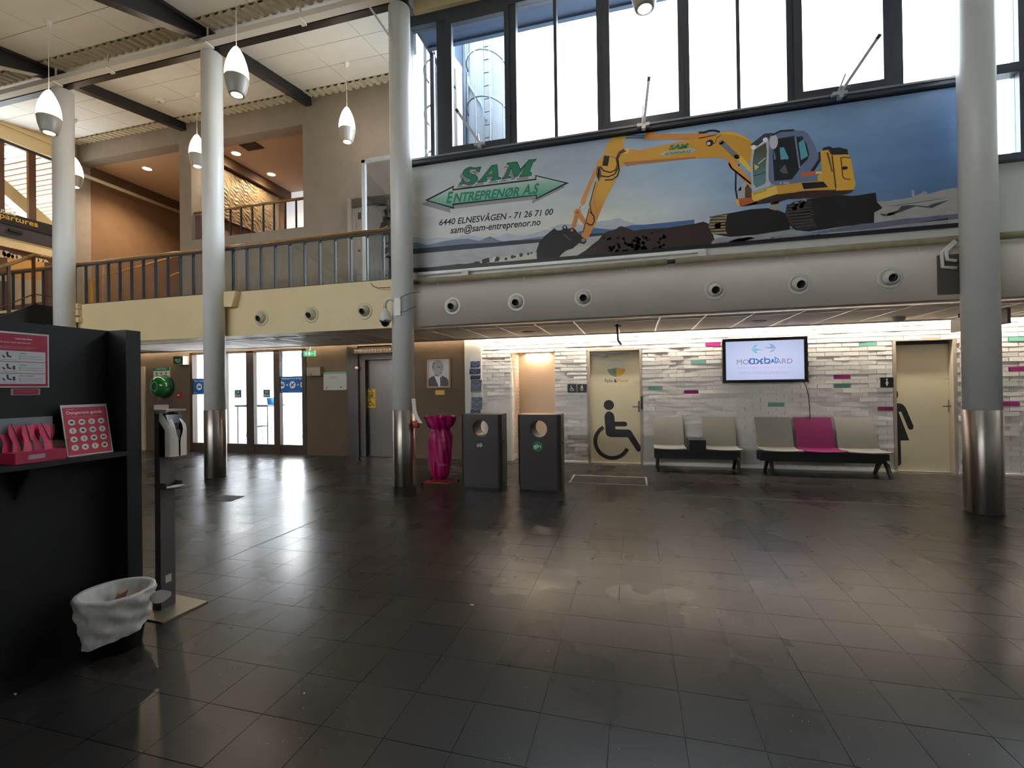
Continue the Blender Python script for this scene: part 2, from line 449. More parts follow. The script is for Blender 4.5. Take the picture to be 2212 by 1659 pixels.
# ---- floor of square granite tiles
PX_, PY_ = 0.3014, 0.3010
X0_, Y0_ = -0.121, 2.013
def granite():
    m = bpy.data.materials.new('dark_granite_tile'); m.use_nodes = True
    nt = m.node_tree; N = nt.nodes; L = nt.links; b = N['Principled BSDF']
    tc = N.new('ShaderNodeNewGeometry'); oi = N.new('ShaderNodeObjectInfo')
    add = N.new('ShaderNodeMath'); add.operation = 'ADD'; L.new(oi.outputs['Random'], add.inputs[0]); L.new(tc.outputs['Random Per Island'], add.inputs[1])
    fr = N.new('ShaderNodeMath'); fr.operation = 'FRACT'; L.new(add.outputs[0], fr.inputs[0])
    ramp = N.new('ShaderNodeValToRGB'); ramp.color_ramp.interpolation = 'LINEAR'
    cols = [(0.0, (33, 30, 30)), (0.35, (38, 35, 33)), (0.6, (43, 38, 35)), (0.8, (36, 34, 34)), (1.0, (47, 41, 38))]
    while len(ramp.color_ramp.elements) < len(cols): ramp.color_ramp.elements.new(0.5)
    for e, (p, c) in zip(ramp.color_ramp.elements, cols): e.position = p; e.color = (*lin(c), 1)
    L.new(fr.outputs[0], ramp.inputs['Fac'])
    n = N.new('ShaderNodeTexNoise'); n.inputs['Scale'].default_value = 160; n.inputs['Detail'].default_value = 3; L.new(tc.outputs['Position'], n.inputs['Vector'])
    mr = N.new('ShaderNodeMapRange'); mr.inputs['From Min'].default_value = .3; mr.inputs['From Max'].default_value = .7; mr.inputs['To Min'].default_value = 0.88; mr.inputs['To Max'].default_value = 1.14
    L.new(n.outputs['Fac'], mr.inputs['Value'])
    mul = N.new('ShaderNodeMixRGB'); mul.blend_type = 'MULTIPLY'; mul.inputs['Fac'].default_value = 1; L.new(ramp.outputs['Color'], mul.inputs['Color1']); L.new(mr.outputs['Result'], mul.inputs['Color2'])
    L.new(mul.outputs['Color'], b.inputs['Base Color'])
    n2 = N.new('ShaderNodeTexNoise'); n2.inputs['Scale'].default_value = 1.3; n2.inputs['Detail'].default_value = 4; L.new(tc.outputs['Position'], n2.inputs['Vector'])
    m2 = N.new('ShaderNodeMapRange'); m2.inputs['From Min'].default_value = .3; m2.inputs['From Max'].default_value = .7; m2.inputs['To Min'].default_value = 0.24; m2.inputs['To Max'].default_value = 0.33
    L.new(n2.outputs['Fac'], m2.inputs['Value']); L.new(m2.outputs['Result'], b.inputs['Roughness'])
    n3 = N.new('ShaderNodeTexNoise'); n3.inputs['Scale'].default_value = 9; n3.inputs['Detail'].default_value = 2; L.new(tc.outputs['Position'], n3.inputs['Vector'])
    bp = N.new('ShaderNodeBump'); bp.inputs['Strength'].default_value = 0.015; bp.inputs['Distance'].default_value = 0.004
    L.new(n3.outputs['Fac'], bp.inputs['Height']); L.new(bp.outputs['Normal'], b.inputs['Normal'])
    b.inputs['Specular IOR Level'].default_value = 0.5
    return m
granite_mat = granite()
grout = mat('pale_floor_grout', (84, 80, 76), 0.8, var=0.35, vscale=4)
floor = B().box(XL - 0.2, XR + 0.2, YN - 0.2, 9.9, -0.25, -0.0035).build('floor', grout, kind='structure', label='floor of dark square granite tiles with pale joints', origin=(0, 3, 0))
tile_me = None
cells = []
for i in range(-47, 30):
    for j in range(-31, 23):
        cx_, cy_ = X0_ + (i + .5) * PX_, Y0_ + (j + .5) * PY_
        if cx_ < XL or cx_ > XR or cy_ > YW: continue
        s_ = px_size((cx_, cy_, 0))
        d = Vector((cx_, cy_, -CAM.z))
        cells.append((s_ * s_ * CAM.z / d.length if s_ else 0, cx_, cy_))
cells.sort(reverse=True)
tb = B()
HX, HY = PX_/2 - 0.0014, PY_/2 - 0.0014
tb.box(-HX, HX, -HY, HY, -0.012, 0.0)
tile_me = bpy.data.meshes.new('tile'); tile_me.from_pydata([tuple(p) for p in tb.v], [], tb.f); tile_me.materials.append(granite_mat)
rt = random.Random(3)
def tilt(): return (rt.gauss(0, 0.0017), rt.gauss(0, 0.0017), 0)
for s_, cx_, cy_ in cells[:300]:
    child_copy(tile_me, 'tile', floor, (cx_, cy_, 0), tilt())
rest = B()
for s_, cx_, cy_ in cells[300:]:
    a, b_, _ = tilt()
    rest.obox((cx_, cy_, -0.006), (2*HX, 2*HY, 0.012), Matrix.Rotation(a, 3, 'X') @ Matrix.Rotation(b_, 3, 'Y'))
tag(rest.build('further_tiles', granite_mat, floor), kind='stuff')
B().box(-3.423, -3.413, 1.2, YW, -0.01, 0.0012).build('joint_strip', mat('dull_joint_metal', (96, 92, 88), 0.5, 0.6), floor)
fr_m = mat('pale_floor_metal', (168, 164, 156), 0.45, 0.5)
B().box(-0.97, 0.17, 6.90, 6.93, -0.01, 0.003).box(-0.97, 0.17, 7.48, 7.51, -0.01, 0.003).box(-0.97, -0.945, 6.93, 7.48, -0.01, 0.003).box(0.145, 0.17, 6.93, 7.48, -0.01, 0.003).build('hatch_frame', fr_m, floor)
B().box(0.6, 3.2, 6.385, 6.395, -0.01, 0.0015).build('threshold_strip', fr_m, floor)

# ---- lower back wall: entrance, lift, portrait wall
XE0, XE1 = wx(410), wx(663)             # entrance opening
XV0, XV1 = wx(752), wx(850)             # lift recess
XS0, XS1 = wx(1006), wx(1042)           # white strip beside the bricks
ZE = wz(560, 757)                       # head of the entrance
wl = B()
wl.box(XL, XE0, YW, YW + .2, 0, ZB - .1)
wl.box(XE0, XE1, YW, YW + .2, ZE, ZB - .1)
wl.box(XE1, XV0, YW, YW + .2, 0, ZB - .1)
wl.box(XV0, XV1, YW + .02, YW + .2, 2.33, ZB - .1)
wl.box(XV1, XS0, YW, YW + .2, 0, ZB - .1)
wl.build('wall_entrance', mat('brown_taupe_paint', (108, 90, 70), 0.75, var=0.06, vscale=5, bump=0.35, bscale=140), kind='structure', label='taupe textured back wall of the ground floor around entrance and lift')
B().box(XS0, XS1, YW - .03, YW + .2, 0, ZB - .1).build('wall_strip', white_paint, kind='structure', label='narrow white wall strip carrying the brochure rack')
x0 = wx(303) - .9
B().box(x0, wx(315), YW - .035, YW, 0, wz(310, 792)).build('trim_1', mat('pale_door_trim', (205, 186, 150), .5), kind='structure', label='pale upright trim beside the far taupe wall')

# ---- brick wall
brick_paint = mat('white_painted_brick', (226, 220, 212), 0.42, var=0.05, vscale=30, bump=0.3, bscale=45)
teal_paint = mat('teal_painted_brick', (104, 160, 146), 0.45, var=0.06, vscale=30)
mag_paint = mat('magenta_painted_brick', (140, 22, 100), 0.45, var=0.06, vscale=30)
XN0, XN1, ZN = wx(1105), wx(1199), wz(1150, 757)
XD0, XD1, ZD = wx(1270), wx(1388), wz(1330, 752)
XG0, XG1, ZG = wx(1930), wx(2068), wz(2000, 729)
opens = [(XN0, XN1, ZN), (XD0, XD1, ZD), (XG0, XG1, ZG)]
wb = B(); xs = XS1
for (a, b_, zt) in opens:
    wb.box(xs, a, YW + .012, YW + .25, 0, ZB - .05); wb.box(a, b_, YW + .012, YW + .25, zt, ZB - .05); xs = b_
wb.box(xs, XR, YW + .012, YW + .25, 0, ZB - .05)
wall_brick = wb.build('wall_brick', brick_paint, kind='structure', label='white painted brick wall with a few teal and magenta bricks')
BL, BH = 0.244, 0.075
bricks = []
rb = random.Random(11)
for k in range(0, 38):
    z0 = 0.004 + k * BH; off = (k % 2) * BL / 2
    n0 = int((XS1 - off) / BL) - 2
    for i in range(n0, n0 + 60):
        segs = [(off + i * BL, off + (i + 1) * BL)]
        if z0 + BH > ZB - .1: continue
        for (a, b_, zt) in [(-99, XS1, 9), (XR, 99, 9)] + opens:
            if z0 + BH * .5 > zt: continue
            ns = []
            for (p, q) in segs:
                if q <= a or p >= b_: ns.append((p, q)); continue
                if p < a: ns.append((p, a))
                if q > b_: ns.append((b_, q))
            segs = ns
        for (p, q) in segs:
            if q - p > 0.05: bricks.append((p, q, z0))
tint = {}
def near_brick(px, py):
    P = at(px, py, YW)
    return min(range(len(bricks)), key=lambda i: ((bricks[i][0]+bricks[i][1])/2-P.x)**2 + ((bricks[i][2]+BH/2-P.z)*2)**2 + (0 if bricks[i][1]-bricks[i][0] > .2 else 1))
for p in ((1417,835),(1507,780),(1669,870),(1822,840),(1874,749),(2204,728)): tint[near_brick(*p)] = teal_paint
for p in ((1537,742),(1493,844),(1804,811),(1916,889),(2184,794),(2202,871)): tint[near_brick(*p)] = mag_paint
bm_ = {}
def brick_mesh(m):
    if m.name not in bm_:
        q = B().box(-.5, .5, -.016, .03, 0, BH - .013)
        me = bpy.data.meshes.new('brick'); me.from_pydata([tuple(p) for p in q.v], [], q.f); me.materials.append(m); bm_[m.name] = me
    return bm_[m.name]
order = sorted(range(len(bricks)), key=lambda i: -(px_size(((bricks[i][0]+bricks[i][1])/2, YW, bricks[i][2])) if bricks[i][2] < 2.3 else 0) * (2 if i in tint else 1) * (bricks[i][1]-bricks[i][0]))
restb = B()
for n_, i in enumerate(order):
    p, q, z0 = bricks[i]; L_ = q - p - 0.012
    dy = rb.gauss(0, 0.003); rx, rz = rb.gauss(-0.02, 0.026), rb.gauss(0, 0.007); ry = rb.gauss(0, 0.004)
    c = ((p + q) / 2, YW + .012 + dy, z0)
    if n_ < 300 or i in tint:
        o = child_copy(brick_mesh(tint.get(i, brick_paint)), 'brick', wall_brick, c, (rx, ry, rz)); o.scale = (L_, 1, 1)
    else:
        R = Matrix.Rotation(rz, 3, 'Z') @ Matrix.Rotation(ry, 3, 'Y') @ Matrix.Rotation(rx, 3, 'X')
        restb.obox(Vector(c) + R @ Vector((0, .007, (BH-.013)/2)), (L_, .046, BH-.013), R)
tag(restb.build('further_bricks', brick_paint, wall_brick), kind='stuff')
# white skirting of the brick wall
bs = B(); xs = XN1
for (a, b_, zt) in opens[1:] + [(XR, XR, 0)]:
    bs.box(xs, a, YW - .022, YW, 0, 0.03); xs = b_
bs.build('baseboard_brick', white_paint, kind='structure', label='low white skirting under the white brick wall')

# ---- recess between the recycling bins (opening in the brick wall)
YR = atX(1121, 900, XN0).y
rec = B()
rec.box(XN0 - .25, XN0, YW + .25, YR, 0, ZN + .3); rec.box(XN1, XN1 + .25, YW + .25, YR, 0, ZN + .3)
rec.box(XN0 - .25, XN1 + .25, YR, YR + .15, 0, ZN + .3); rec.box(XN0 - .25, XN1 + .25, YW + .25, YR, ZN, ZN + .3)
recess = rec.build('wall_recess', mat('beige_recess_paint', (216, 194, 168), .6, var=.03, vscale=3), kind='structure', label='beige recess opening in the brick wall behind the bins')
q = B().box(0, .042, -.5, .5, 0, BH - .008); me = bpy.data.meshes.new('brick'); me.from_pydata([tuple(p) for p in q.v], [], q.f); me.materials.append(brick_paint)
for k in range(0, int(ZN / BH)):
    y = YW + .01 - (k % 2) * .12
    while y < YR - .02:
        a, b_ = max(y, YW + .012), min(y + BL, YR)
        if b_ - a > .04:
            o = child_copy(me, 'brick', recess, (XN0 - .03 + rb.gauss(0, .0018), (a+b_)/2, .004 + k*BH), (0, rb.gauss(0, .02), 0)); o.scale = (1, b_-a-.007, 1)
        y += BL

rl0 = thing('recess_light', 'flat light in the head of the beige recess', 'light', ((XN0+XN1)/2, YW + .55, ZN))
B().box((XN0+XN1)/2 - .25, (XN0+XN1)/2 + .25, YW + .5, YW + .6, ZN - .03, ZN).build('housing', mat('white_lamp_housing', (230, 228, 222), .5), rl0)
B().box((XN0+XN1)/2 - .23, (XN0+XN1)/2 + .23, YW + .51, YW + .59, ZN - .034, ZN - .03).build('diffuser', glow('recess_light_glow', (1.0, .80, .58), 34.0), rl0)

# ---- low ceiling of boards in white bars, with the light slot along the wall
YS = 8.47
ceil = B().box(XL, XR, 6.70, YS, ZC + .02, ZC + .06).box(XL, XR, YS, YS + .025, ZC - .012, ZC + .10).build('ceiling_low', tile_white, kind='structure', label='low suspended ceiling of boards and white bars under the balcony')
q = B().box(-.3 + .008, .3 - .008, -.5, .5, 0, .015); bd = bpy.data.meshes.new('ceiling_panel'); bd.from_pydata([tuple(p) for p in q.v], [], q.f); bd.materials.append(tile_white)
TX0 = -2.04; YX = 6.98
for k in range(-20, 19):
    xc = TX0 + .6 * k + .3
    if xc - .3 < XL or xc + .3 > XR: continue
    for (a, b_) in ((6.72, YX), (YX, YS)):
        o = child_copy(bd, 'ceiling_panel', ceil, (xc, (a+b_)/2, ZC + .004)); o.scale = (1, b_-a-.014, 1)
q = B().box(-.012, .012, 6.70, YS, ZC - .004, ZC + .012); 
bar0 = None
for k in range(-19, 19):
    xc = TX0 + .6 * k
    if bar0 is None:
        qq = B().box(-.011, .011, -(YS-6.70)/2, (YS-6.70)/2, -.004, .012); bar0 = bpy.data.meshes.new('ceiling_bar'); bar0.from_pydata([tuple(p) for p in qq.v], [], qq.f); bar0.materials.append(bar_metal)
    child_copy(bar0, 'ceiling_bar', ceil, (xc, (YS+6.70)/2, ZC))
B().box(XL, XR, YX - .011, YX + .011, ZC - .005, ZC + .012).build('cross_bar', bar_metal, ceil)
B().box(XL, XR, YS - .03, YS + .03, ZC - .016, ZC + .002).build('edge_trim', tbar_mat, ceil)
# slot above the wall edge, closed at the top
B().box(XL, XR, YS + .03, YW, 2.66, 2.72).build('ceiling_slot', white_paint, kind='structure', label='white closed top of the light slot along the back wall')
tube_m = glow('fluorescent_tube_glow', TUBE_WHITE, 105.0)
tube_dim = glow('dim_fluorescent_tube_glow', (1.0, 0.86, 0.66), 16.0)
fix_m = mat('white_lamp_housing', (230, 228, 222), .5)
ORD = ('first', 'second', 'third', 'fourth', 'fifth', 'sixth', 'seventh')
def slot_lights(x0, n, pitch, m, where, grp):
    first = None
    for i in range(n):
        xa = x0 + i * pitch
        t = thing('slot_light', ORD[i] + ' ' + where, 'light', (xa + pitch/2, YS + .11, 2.5), grp)
        B().box(xa + .03, xa + pitch - .03, YS + .07, YS + .15, 2.545, 2.662).build('housing', fix_m, t)
        B().tube([(xa + .05, YS + .11, 2.515), (xa + pitch - .05, YS + .11, 2.515)], .013, 8).build('tube', m, t)
slot_lights(XS1 + .02, 7, 1.5, tube_m, 'slot light over the white brick wall counted from the brochure rack', 'slot lights above the brick wall')
slot_lights(XL + .3, 7, 1.53, tube_dim, 'dim slot light over the taupe wall counted from the far end', 'slot lights above the taupe wall')

# ---- duct fascia, balcony slab
prof = [(YF, ZC - .004)] + [(YF, 2.80)] + [(YF + .24 - .24*math.cos(math.radians(a)), 2.80 + .25*math.sin(math.radians(a))) for a in range(10, 91, 10)] + [(6.70, 3.05), (6.70, ZC - .004)]
duct = B(); duct.prism([(XR, y, z) for y, z in prof], (-(XR + 3.36), 0, 0), smooth=True)
duct.build('wall_duct', mat('duct_white_paint', (226, 214, 200), .42, var=.03, vscale=2), kind='structure', label='white rounded air duct along the hall below the banner')
slab = B().box(XL, -3.36, YF, 6.72, ZC - .004, ZB).box(XL, -3.36, 6.72, YW + 6, ZB - .12, ZB)
slab.build('wall_balcony_edge', cream_paint, kind='structure', label='cream balcony edge with round air nozzles')

# ---- wall behind the banner and to its right
hall_white = mat('upper_white_paint', (216, 214, 208), .6, var=.02, vscale=2)
B().box(-3.5, 3.95, 6.625, 6.85, 2.9, 4.93).box(3.95, XR, 6.625, 6.85, 2.9, 3.99).build('wall_window', hall_white, kind='structure', label='white wall under the high windows')
eg = thing('window_7', 'glazed end of the balcony behind the middle column', 'window', (-3.43, 7.6, ZB), kind='structure')
for y0_, y1_ in ((6.62, 6.70), (7.62, 7.68), (8.60, YW)):
    B().box(-3.47, -3.39, y0_, y1_, ZB, 7.5).build('mullion', frame_grey, eg)
B().box(-3.47, -3.39, 6.70, 8.60, ZB, ZB + .08).box(-3.47, -3.39, 6.62, YW, 7.44, roof(8.68)).build('rail', frame_grey, eg)
for y0_, y1_ in ((6.70, 7.62), (7.68, 8.60)):
    B().box(-3.434, -3.426, y0_, y1_, ZB + .08, 7.44).build('pane', glass, eg)

# ---- upper taupe wall with two openings
UO = [(-13.9, -10.52, ZB, 7.42), (-10.16, -7.02, 5.05, 7.33)]
uw = B()
uw.box(-10.52, -10.16, YW, YW + .3, ZB, 7.42)
uw.box(-10.16, -7.02, YW, YW + .3, ZB, 5.05)
uw.box(-13.9, -7.02, YW, YW + .3, 7.42, 7.95); uw.box(-10.16, -7.02, YW, YW + .3, 7.33, 7.42)
uw.box(-7.02, -3.36, YW, YW + .3, ZB, 7.95)
uw.box(XL - .3, -13.9, YW - .1, YW + .3, ZB, 7.95)
uw.build('wall_upper', taupe, kind='structure', label='taupe upper wall with two openings behind the balcony')
# halls behind the openings
h = B()
h.box(XL - .3, XL, YW + .3, 14, ZB, 8.0)                        # left side wall of the stair hall
h.box(-10.52, -10.2, YW + .3, 14, ZB, 8.0)                       # wall between the halls
h.box(XL - .3, -10.2, 14, 14.2, ZB, 8.0)
h.build('wall_stair_hall', brown_wall, kind='structure', label='brown walls of the stair hall behind the balcony')
orange = mat('orange_wall_paint', (186, 92, 34), .65, var=.05, vscale=3)
B().box(-10.2, -5.2, 11.9, 12.1, 5.05, 8.0).box(-5.4, -5.2, YW + .3, 11.9, 5.05, 8.0).build('wall_landing', orange, kind='structure', label='orange end wall of the upper landing')
B().box(-10.2, -5.2, YW + .05, 12.1, 4.85, 5.045).build('floor_landing', mat('landing_carpet', (70, 62, 56), .9), kind='structure', label='floor of the upper landing')
B().box(XL, -5.2, YW + .3, 14.2, 7.46, 7.56).build('ceiling_halls', mat('pinkish_ceiling_paint', (210, 180, 152), .8), kind='structure', label='beige ceiling of the halls behind the balcony')
tr = mat('brown_beam_paint', (104, 78, 58), .7)
B().box(-10.2, -10.02, YW + .3, 11.9, 7.2, 7.46).build('trim_2', tr, kind='structure', label='dark brown beam over the relief wall of the landing')
B().box(XL, XL + .12, YW + .3, 14, 7.18, 7.46).build('trim_3', tr, kind='structure', label='dark brown beam at the top of the stair hall wall')

# ---- roof: boards, ribbed strips, rafters, beam along the columns
rf = B()
def roof_slab(b, x0, x1, y0, y1, t0, t1):
    b.prism([(x0, y0, roof(y0)+t0), (x0, y1, roof(y1)+t0), (x0, y1, roof(y1)+t1), (x0, y0, roof(y0)+t1)], (x1-x0, 0, 0))
roof_slab(rf, XL - .3, -3.36, YN, YW + .3, .03, .16)
roof_slab(rf, -3.36, XR, YN, 7.25, .03, .16)
ceil_up = rf.build('ceiling_upper', roof_board, kind='structure', label='sloping roof of pale acoustic boards on black rafters', origin=(0, 6.25, 7.49))
ang = math.atan(.165)
q = B().box(-.5, .5, -.5, .5, 0, .03); pm = bpy.data.meshes.new('roof_panel'); pm.from_pydata([tuple(p) for p in q.v], [], q.f); pm.materials.append(roof_board)
bays = [-13.9, -10.37, -6.85, -3.33, 0.19, 3.71, 7.23]
for a, b_ in zip(bays[:-1], bays[1:]):
    w = (b_ - a - .16) / 3
    rows = ([(6.46, 7.12), (7.12, 7.75), (7.75, 8.38)] if b_ < -3 else []) + [(5.2, 5.82), (4.58, 5.2), (3.96, 4.58), (3.34, 3.96), (2.72, 3.34), (2.1, 2.72)]
    for k in range(3):
        xa = a + .08 + k * w
        for (y0, y1) in rows:
            ym = (y0 + y1) / 2
            o = child_copy(pm, 'roof_panel', ceil_up, (xa + w/2, ym, roof(ym) - .004), (ang, 0, 0)); o.scale = (w - .012, (y1-y0)/math.cos(ang) - .012, 1)
def ribbed(x0, x1, y0, y1, name):
    b = B(); x = x0; t = 0
    prof_ = []
    while x < x1:
        prof_ += [(x, 0.02), (x + .05, 0.02), (x + .075, -.03), (x + .145, -.03), (x + .17, .02)]; x += .17
    for (xa, za), (xb, zb) in zip(prof_[:-1], prof_[1:]):
        b.add([(xa, y0, roof(y0)+za), (xb, y0, roof(y0)+zb), (xb, y1, roof(y1)+zb), (xa, y1, roof(y1)+za)], [(0,3,2,1)])
    b.build(name, mat('ribbed_roof_sheet', (206, 198, 174), .5), ceil_up)
ribbed(-13.9, -3.4, 8.4, YW, 'ribbed_sheet')
ribbed(-13.9, 8.4, 5.84, 6.14, 'ribbed_sheet')
for i, X in enumerate((-10.37, -6.85, -3.33, 0.19, 3.71)):
    r_ = B()
    y0, y1, y2 = 6.12, 4.35, YN
    pr = [(y0, roof(y0)), (y0, roof(y0) - .16), (y1, roof(y1) - .52), (y2, roof(y2) - .6), (y2, roof(y2))]
    r_.prism([(X - .02, y, z) for y, z in pr], (.04, 0, 0))
    for (ya, za), (yb, zb) in zip(pr[1:-1], pr[2:-1]):
        r_.beam((X, ya, za), (X, yb, zb), .17, .03)
    r_.beam((X, y0, roof(y0) - .03), (X, y2, roof(y2) - .03), .17, .05)
    if X < -3.5:
        r_.beam((X, 6.3, roof(6.3) - .09), (X, YW - .01, roof(YW) - .09), .15, .2)
        r_.box(X - .11, X + .11, 6.10, 6.40, roof(6.25) - .2, roof(6.25) - .01)
    r_.build('roof_rafter', dark_steel, ceil_up)
B().box(-13.9, -3.2, 6.19, 6.31, 7.20, 7.30).box(-13.9, -3.2, 6.235, 6.265, 7.30, 7.44).build('column_beam', dark_steel, ceil_up)
B().box(-3.2, XR, 6.45, 6.75, 7.22, roof(6.4) + .05).build('trim_4', cream_paint, kind='structure', label='cream lintel over the high windows')

# ---- columns
def column(X, label):
    t = thing('column', label, 'column', (X, YC, 0), 'round columns of the hall')
    B().lathe([(RC, 1.12), (RC, 7.14), (RC - .02, 7.16)], (X, YC, 0), n=40).build('shaft', pale_col, t)
    B().lathe([(RC + .006, 0), (RC + .006, 1.122), (RC, 1.125)], (X, YC, 0), n=40).build('steel_sleeve', steel, t)
    B().box(X - .05, X + .05, YC - .05, YC + .05, 7.15, 7.30).build('stub', dark_steel, t)
    return t
column(COLX[0], 'white round column left of the entrance, beside the dark counter')
column(COLX[1], 'white round column with steel sleeve in front of the glass entrance')
column(COLX[2], 'white round column carrying the dome camera, beside the banner end')
column(COLX[3], 'white round column by the restroom door, at the end of the banner')
# small white bracket boxes behind two columns
B().prism([(-6.69, 6.40, 3.12), (-6.69, 6.40, 2.86), (-6.52, 6.40, 2.86), (-6.44, 6.40, 3.12)], (0, -.12, 0)).build('trim_5', cream_paint, kind='structure', label='small cream bracket beside the column of the entrance')

# ---- rest of the hall, out of the picture
sw = B()
sw.box(XR, XR + .2, YN, YW + .3, 0, 9.0)
sw.build('wall_right', hall_white, kind='structure', label='white side wall of the hall')
swl = B().box(XL - .2, XL, YN, YW, 0, ZB).box(XL - .2, XL, YN, 6.3, ZB, 8.2)
swl.build('wall_left', taupe, kind='structure', label='taupe side wall of the hall')
wn = B()
wn.box(-3.0, XR, YN - .2, YN, 0, 6.4); wn.box(XL, -3.0, YN - .2, YN, 0, 3.6); wn.box(XL, -3.0, YN - .2, YN, 5.15, 6.4)  # unseen window band, added as fill light on banner and balcony edge
for x in (XL, -11.0, -8.0, -5.0): wn.box(x, x + .15, YN - .2, YN, 3.6, 5.15)
wn.build('wall_near', hall_white, kind='structure', label='white hall wall with an added high window band opposite the banner')

# ---- high windows
YG = 6.60
ZS, ZWT = 4.95, 7.06
win = thing('window_1', 'long row of high windows over the banner', 'window', (0, YG, 4.9), kind='structure')
sills = mat('light_grey_sill', (140, 142, 148), .4)
B().box(-3.36, 3.95, 6.52, 6.66, 4.93, 5.01).build('bottom_rail', frame_grey, win)
B().box(-3.36, 3.95, 6.50, 6.53, 4.975, 5.0).build('sill_strip', sills, win)
B().box(-3.36, XR, 6.52, 6.66, ZWT, 7.23).build('top_rail', frame_grey, win)
MUL = [(-3.36, -3.30), (-2.852, -2.70), (-1.70, -1.60), (-1.046, -.999), (-.439, -.36), (.70, .776), (1.347, 1.391), (1.929, 2.0), (3.03, 3.173), (3.72, 3.80)]
for a, b_ in MUL:
    B().box(a, b_, 6.53, 6.66, 5.0, ZWT).build('mullion', frame_grey, win)
for (a, b_) in ((-2.70, -1.70), (-.36, .70), (2.0, 3.03)):
    f = B(); e = .10
    f.box(a, a + e, 6.50, 6.58, 5.0, ZWT); f.box(b_ - .07, b_, 6.50, 6.58, 5.0, ZWT); f.box(a + e, b_ - .07, 6.50, 6.58, 5.0, 5.09); f.box(a + e, b_ - .07, 6.50, 6.58, ZWT - .1, ZWT)
    f.build('opening_sash', frame_grey, win)
edges = [m for m in MUL]
for (m0, m1) in zip(edges[:-1], edges[1:]):
    B().box(m0[1], m1[0], YG - .004, YG + .004, 5.0, ZWT).build('pane', glass, win)
win2 = thing('window_2', 'tall windows at the right end behind the column', 'window', (5, YG, 4), kind='structure')
B().box(3.80, XR, 6.52, 6.66, 3.96, 4.03).box(3.80, XR, 6.52, 6.66, 4.95, 5.06).build('rail', frame_grey, win2)
for a, b_ in ((3.80, 3.86), (4.28, 4.44), (5.3, 5.36), (6.2, 6.36), (7.3, 7.36)):
    B().box(a, b_, 6.53, 6.66, 4.0, ZWT).build('mullion', frame_grey, win2)
for a, b_ in ((3.86, 4.28), (4.44, 5.3), (5.36, 6.2), (6.36, 7.3), (7.36, XR)):
    B().box(a, b_, YG - .004, YG + .004, 4.03, 4.95).build('pane', glass, win2)
    B().box(a, b_, YG - .004, YG + .004, 5.06, ZWT).build('pane', glass, win2)
alu = mat('pale_aluminium', (196, 198, 202), .4, .3)
for lab, p0, p1, p2 in (('sash opener arm leaning left in the window beside the ladder', (1037, 310), (990, 243), (1032, 290)),
                        ('short upright sash opener arm in the middle high window', (1391, 268), (1401, 176), (1389, 230)),
                        ('sash opener arm leaning right in the high window near the column', (1816, 200), (1893, 86), (1826, 160))):
    a = at(*p0, 6.46); b_ = at(*p1, 6.30)
    t = thing('window_opener', lab, 'window opener', a, 'sash opener arms of the high windows')
    B().beam(a, b_, .035, .05, (0, -1, 0)).build('arm', alu, t)
    B().beam(b_, b_ + (b_ - a).normalized() * .05, .04, .055, (0, -1, 0)).build('end_cap', mat('dark_plastic', (58, 58, 62), .5), t)
    c = at(*p2, 6.47)
    B().beam(a + V(-.02, .02, .02), c, .02, .025, (0, -1, 0)).build('stay', alu, t)
    B().box(a.x - .09, a.x + .07, 6.44, 6.50, a.z - .03, a.z + .01).box(a.x - .03, a.x + .02, 6.43, 6.50, a.z - .07, a.z - .03).build('bracket', alu, t)

# ---- outside: eave, plant tower with a caged ladder, ground
ext_blue = mat('blue_grey_soffit', (64, 82, 108), .7)
B().box(-3.3, XR, 6.66, 7.24, 7.24, 7.34).box(-3.3, XR, 7.18, 7.26, 7.2, 7.6).build('roof_eave', ext_blue, kind='structure', label='blue grey eave outside the high windows')
YT = 9.6
tx0, tx1 = at(985, 300, YT).x - 1.2, at(1094, 200, YT).x
tower_m = mat('pale_render', (112, 120, 128), .8, var=.06, vscale=1.2)
tw = thing('plant_tower', 'pale rendered tower with a caged ladder outside the windows', 'building', (tx0, YT, 0))
B().box(tx0, tx1, YT, YT + 2, 0, 14).build('tower_wall', tower_m, tw)
B().box(tx0 - 2, at(1003, 300, YT).x, YT - .5, YT, 0, 9.3).build('lower_wall', mat('shade_toned_render', (62, 78, 100), .8), tw)  # building corner in shade, the shade put into its dark blue colour
galv = mat('galvanised_steel', (86, 94, 100), .5, .4)
lx0, lx1 = at(1050, 200, YT).x, at(1063, 200, YT).x + .06
lad = B()
for x in (lx0, lx1): lad.box(x - .02, x + .02, YT - .22, YT - .18, 3, 12)
lad.build('ladder_stile', galv, tw)
z = 4.0
while z < 11.5:
    B().beam((lx0, YT - .2, z), (lx1, YT - .2, z), .03, .03).build('ladder_rung', galv, tw); z += .28
hoop_x = (lx0 + lx1) / 2
for z in (4.4, 5.4, 6.35, 7.3, 8.25, 9.2, 10.1):
    B().tube([(hoop_x + .42 * math.cos(math.radians(a)), YT - .2 - .62 * math.sin(math.radians(a)), z) for a in range(-5, 186, 15)], .018, 6).build('cage_hoop', galv, tw)
for a in (20, 60, 100):
    x, y = hoop_x + .42 * math.cos(math.radians(a)), YT - .2 - .62 * math.sin(math.radians(a))
    B().box(x - .012, x + .012, y - .012, y + .012, 4.2, 10.3).build('cage_bar', galv, tw)
p = [at(*q, YT - .06) for q in ((1005, 60), (1008, 150), (1014, 185), (1040, 225), (1050, 260))]
B().tube(p, .025, 6).build('cable_pipe', mat('blue_grey_pipe', (120, 140, 162), .6), tw)
p = [at(*q, YT - .06) for q in ((1010, 60), (1010, 330))]
B().tube(p, .03, 6).build('drain_pipe', galv, tw)
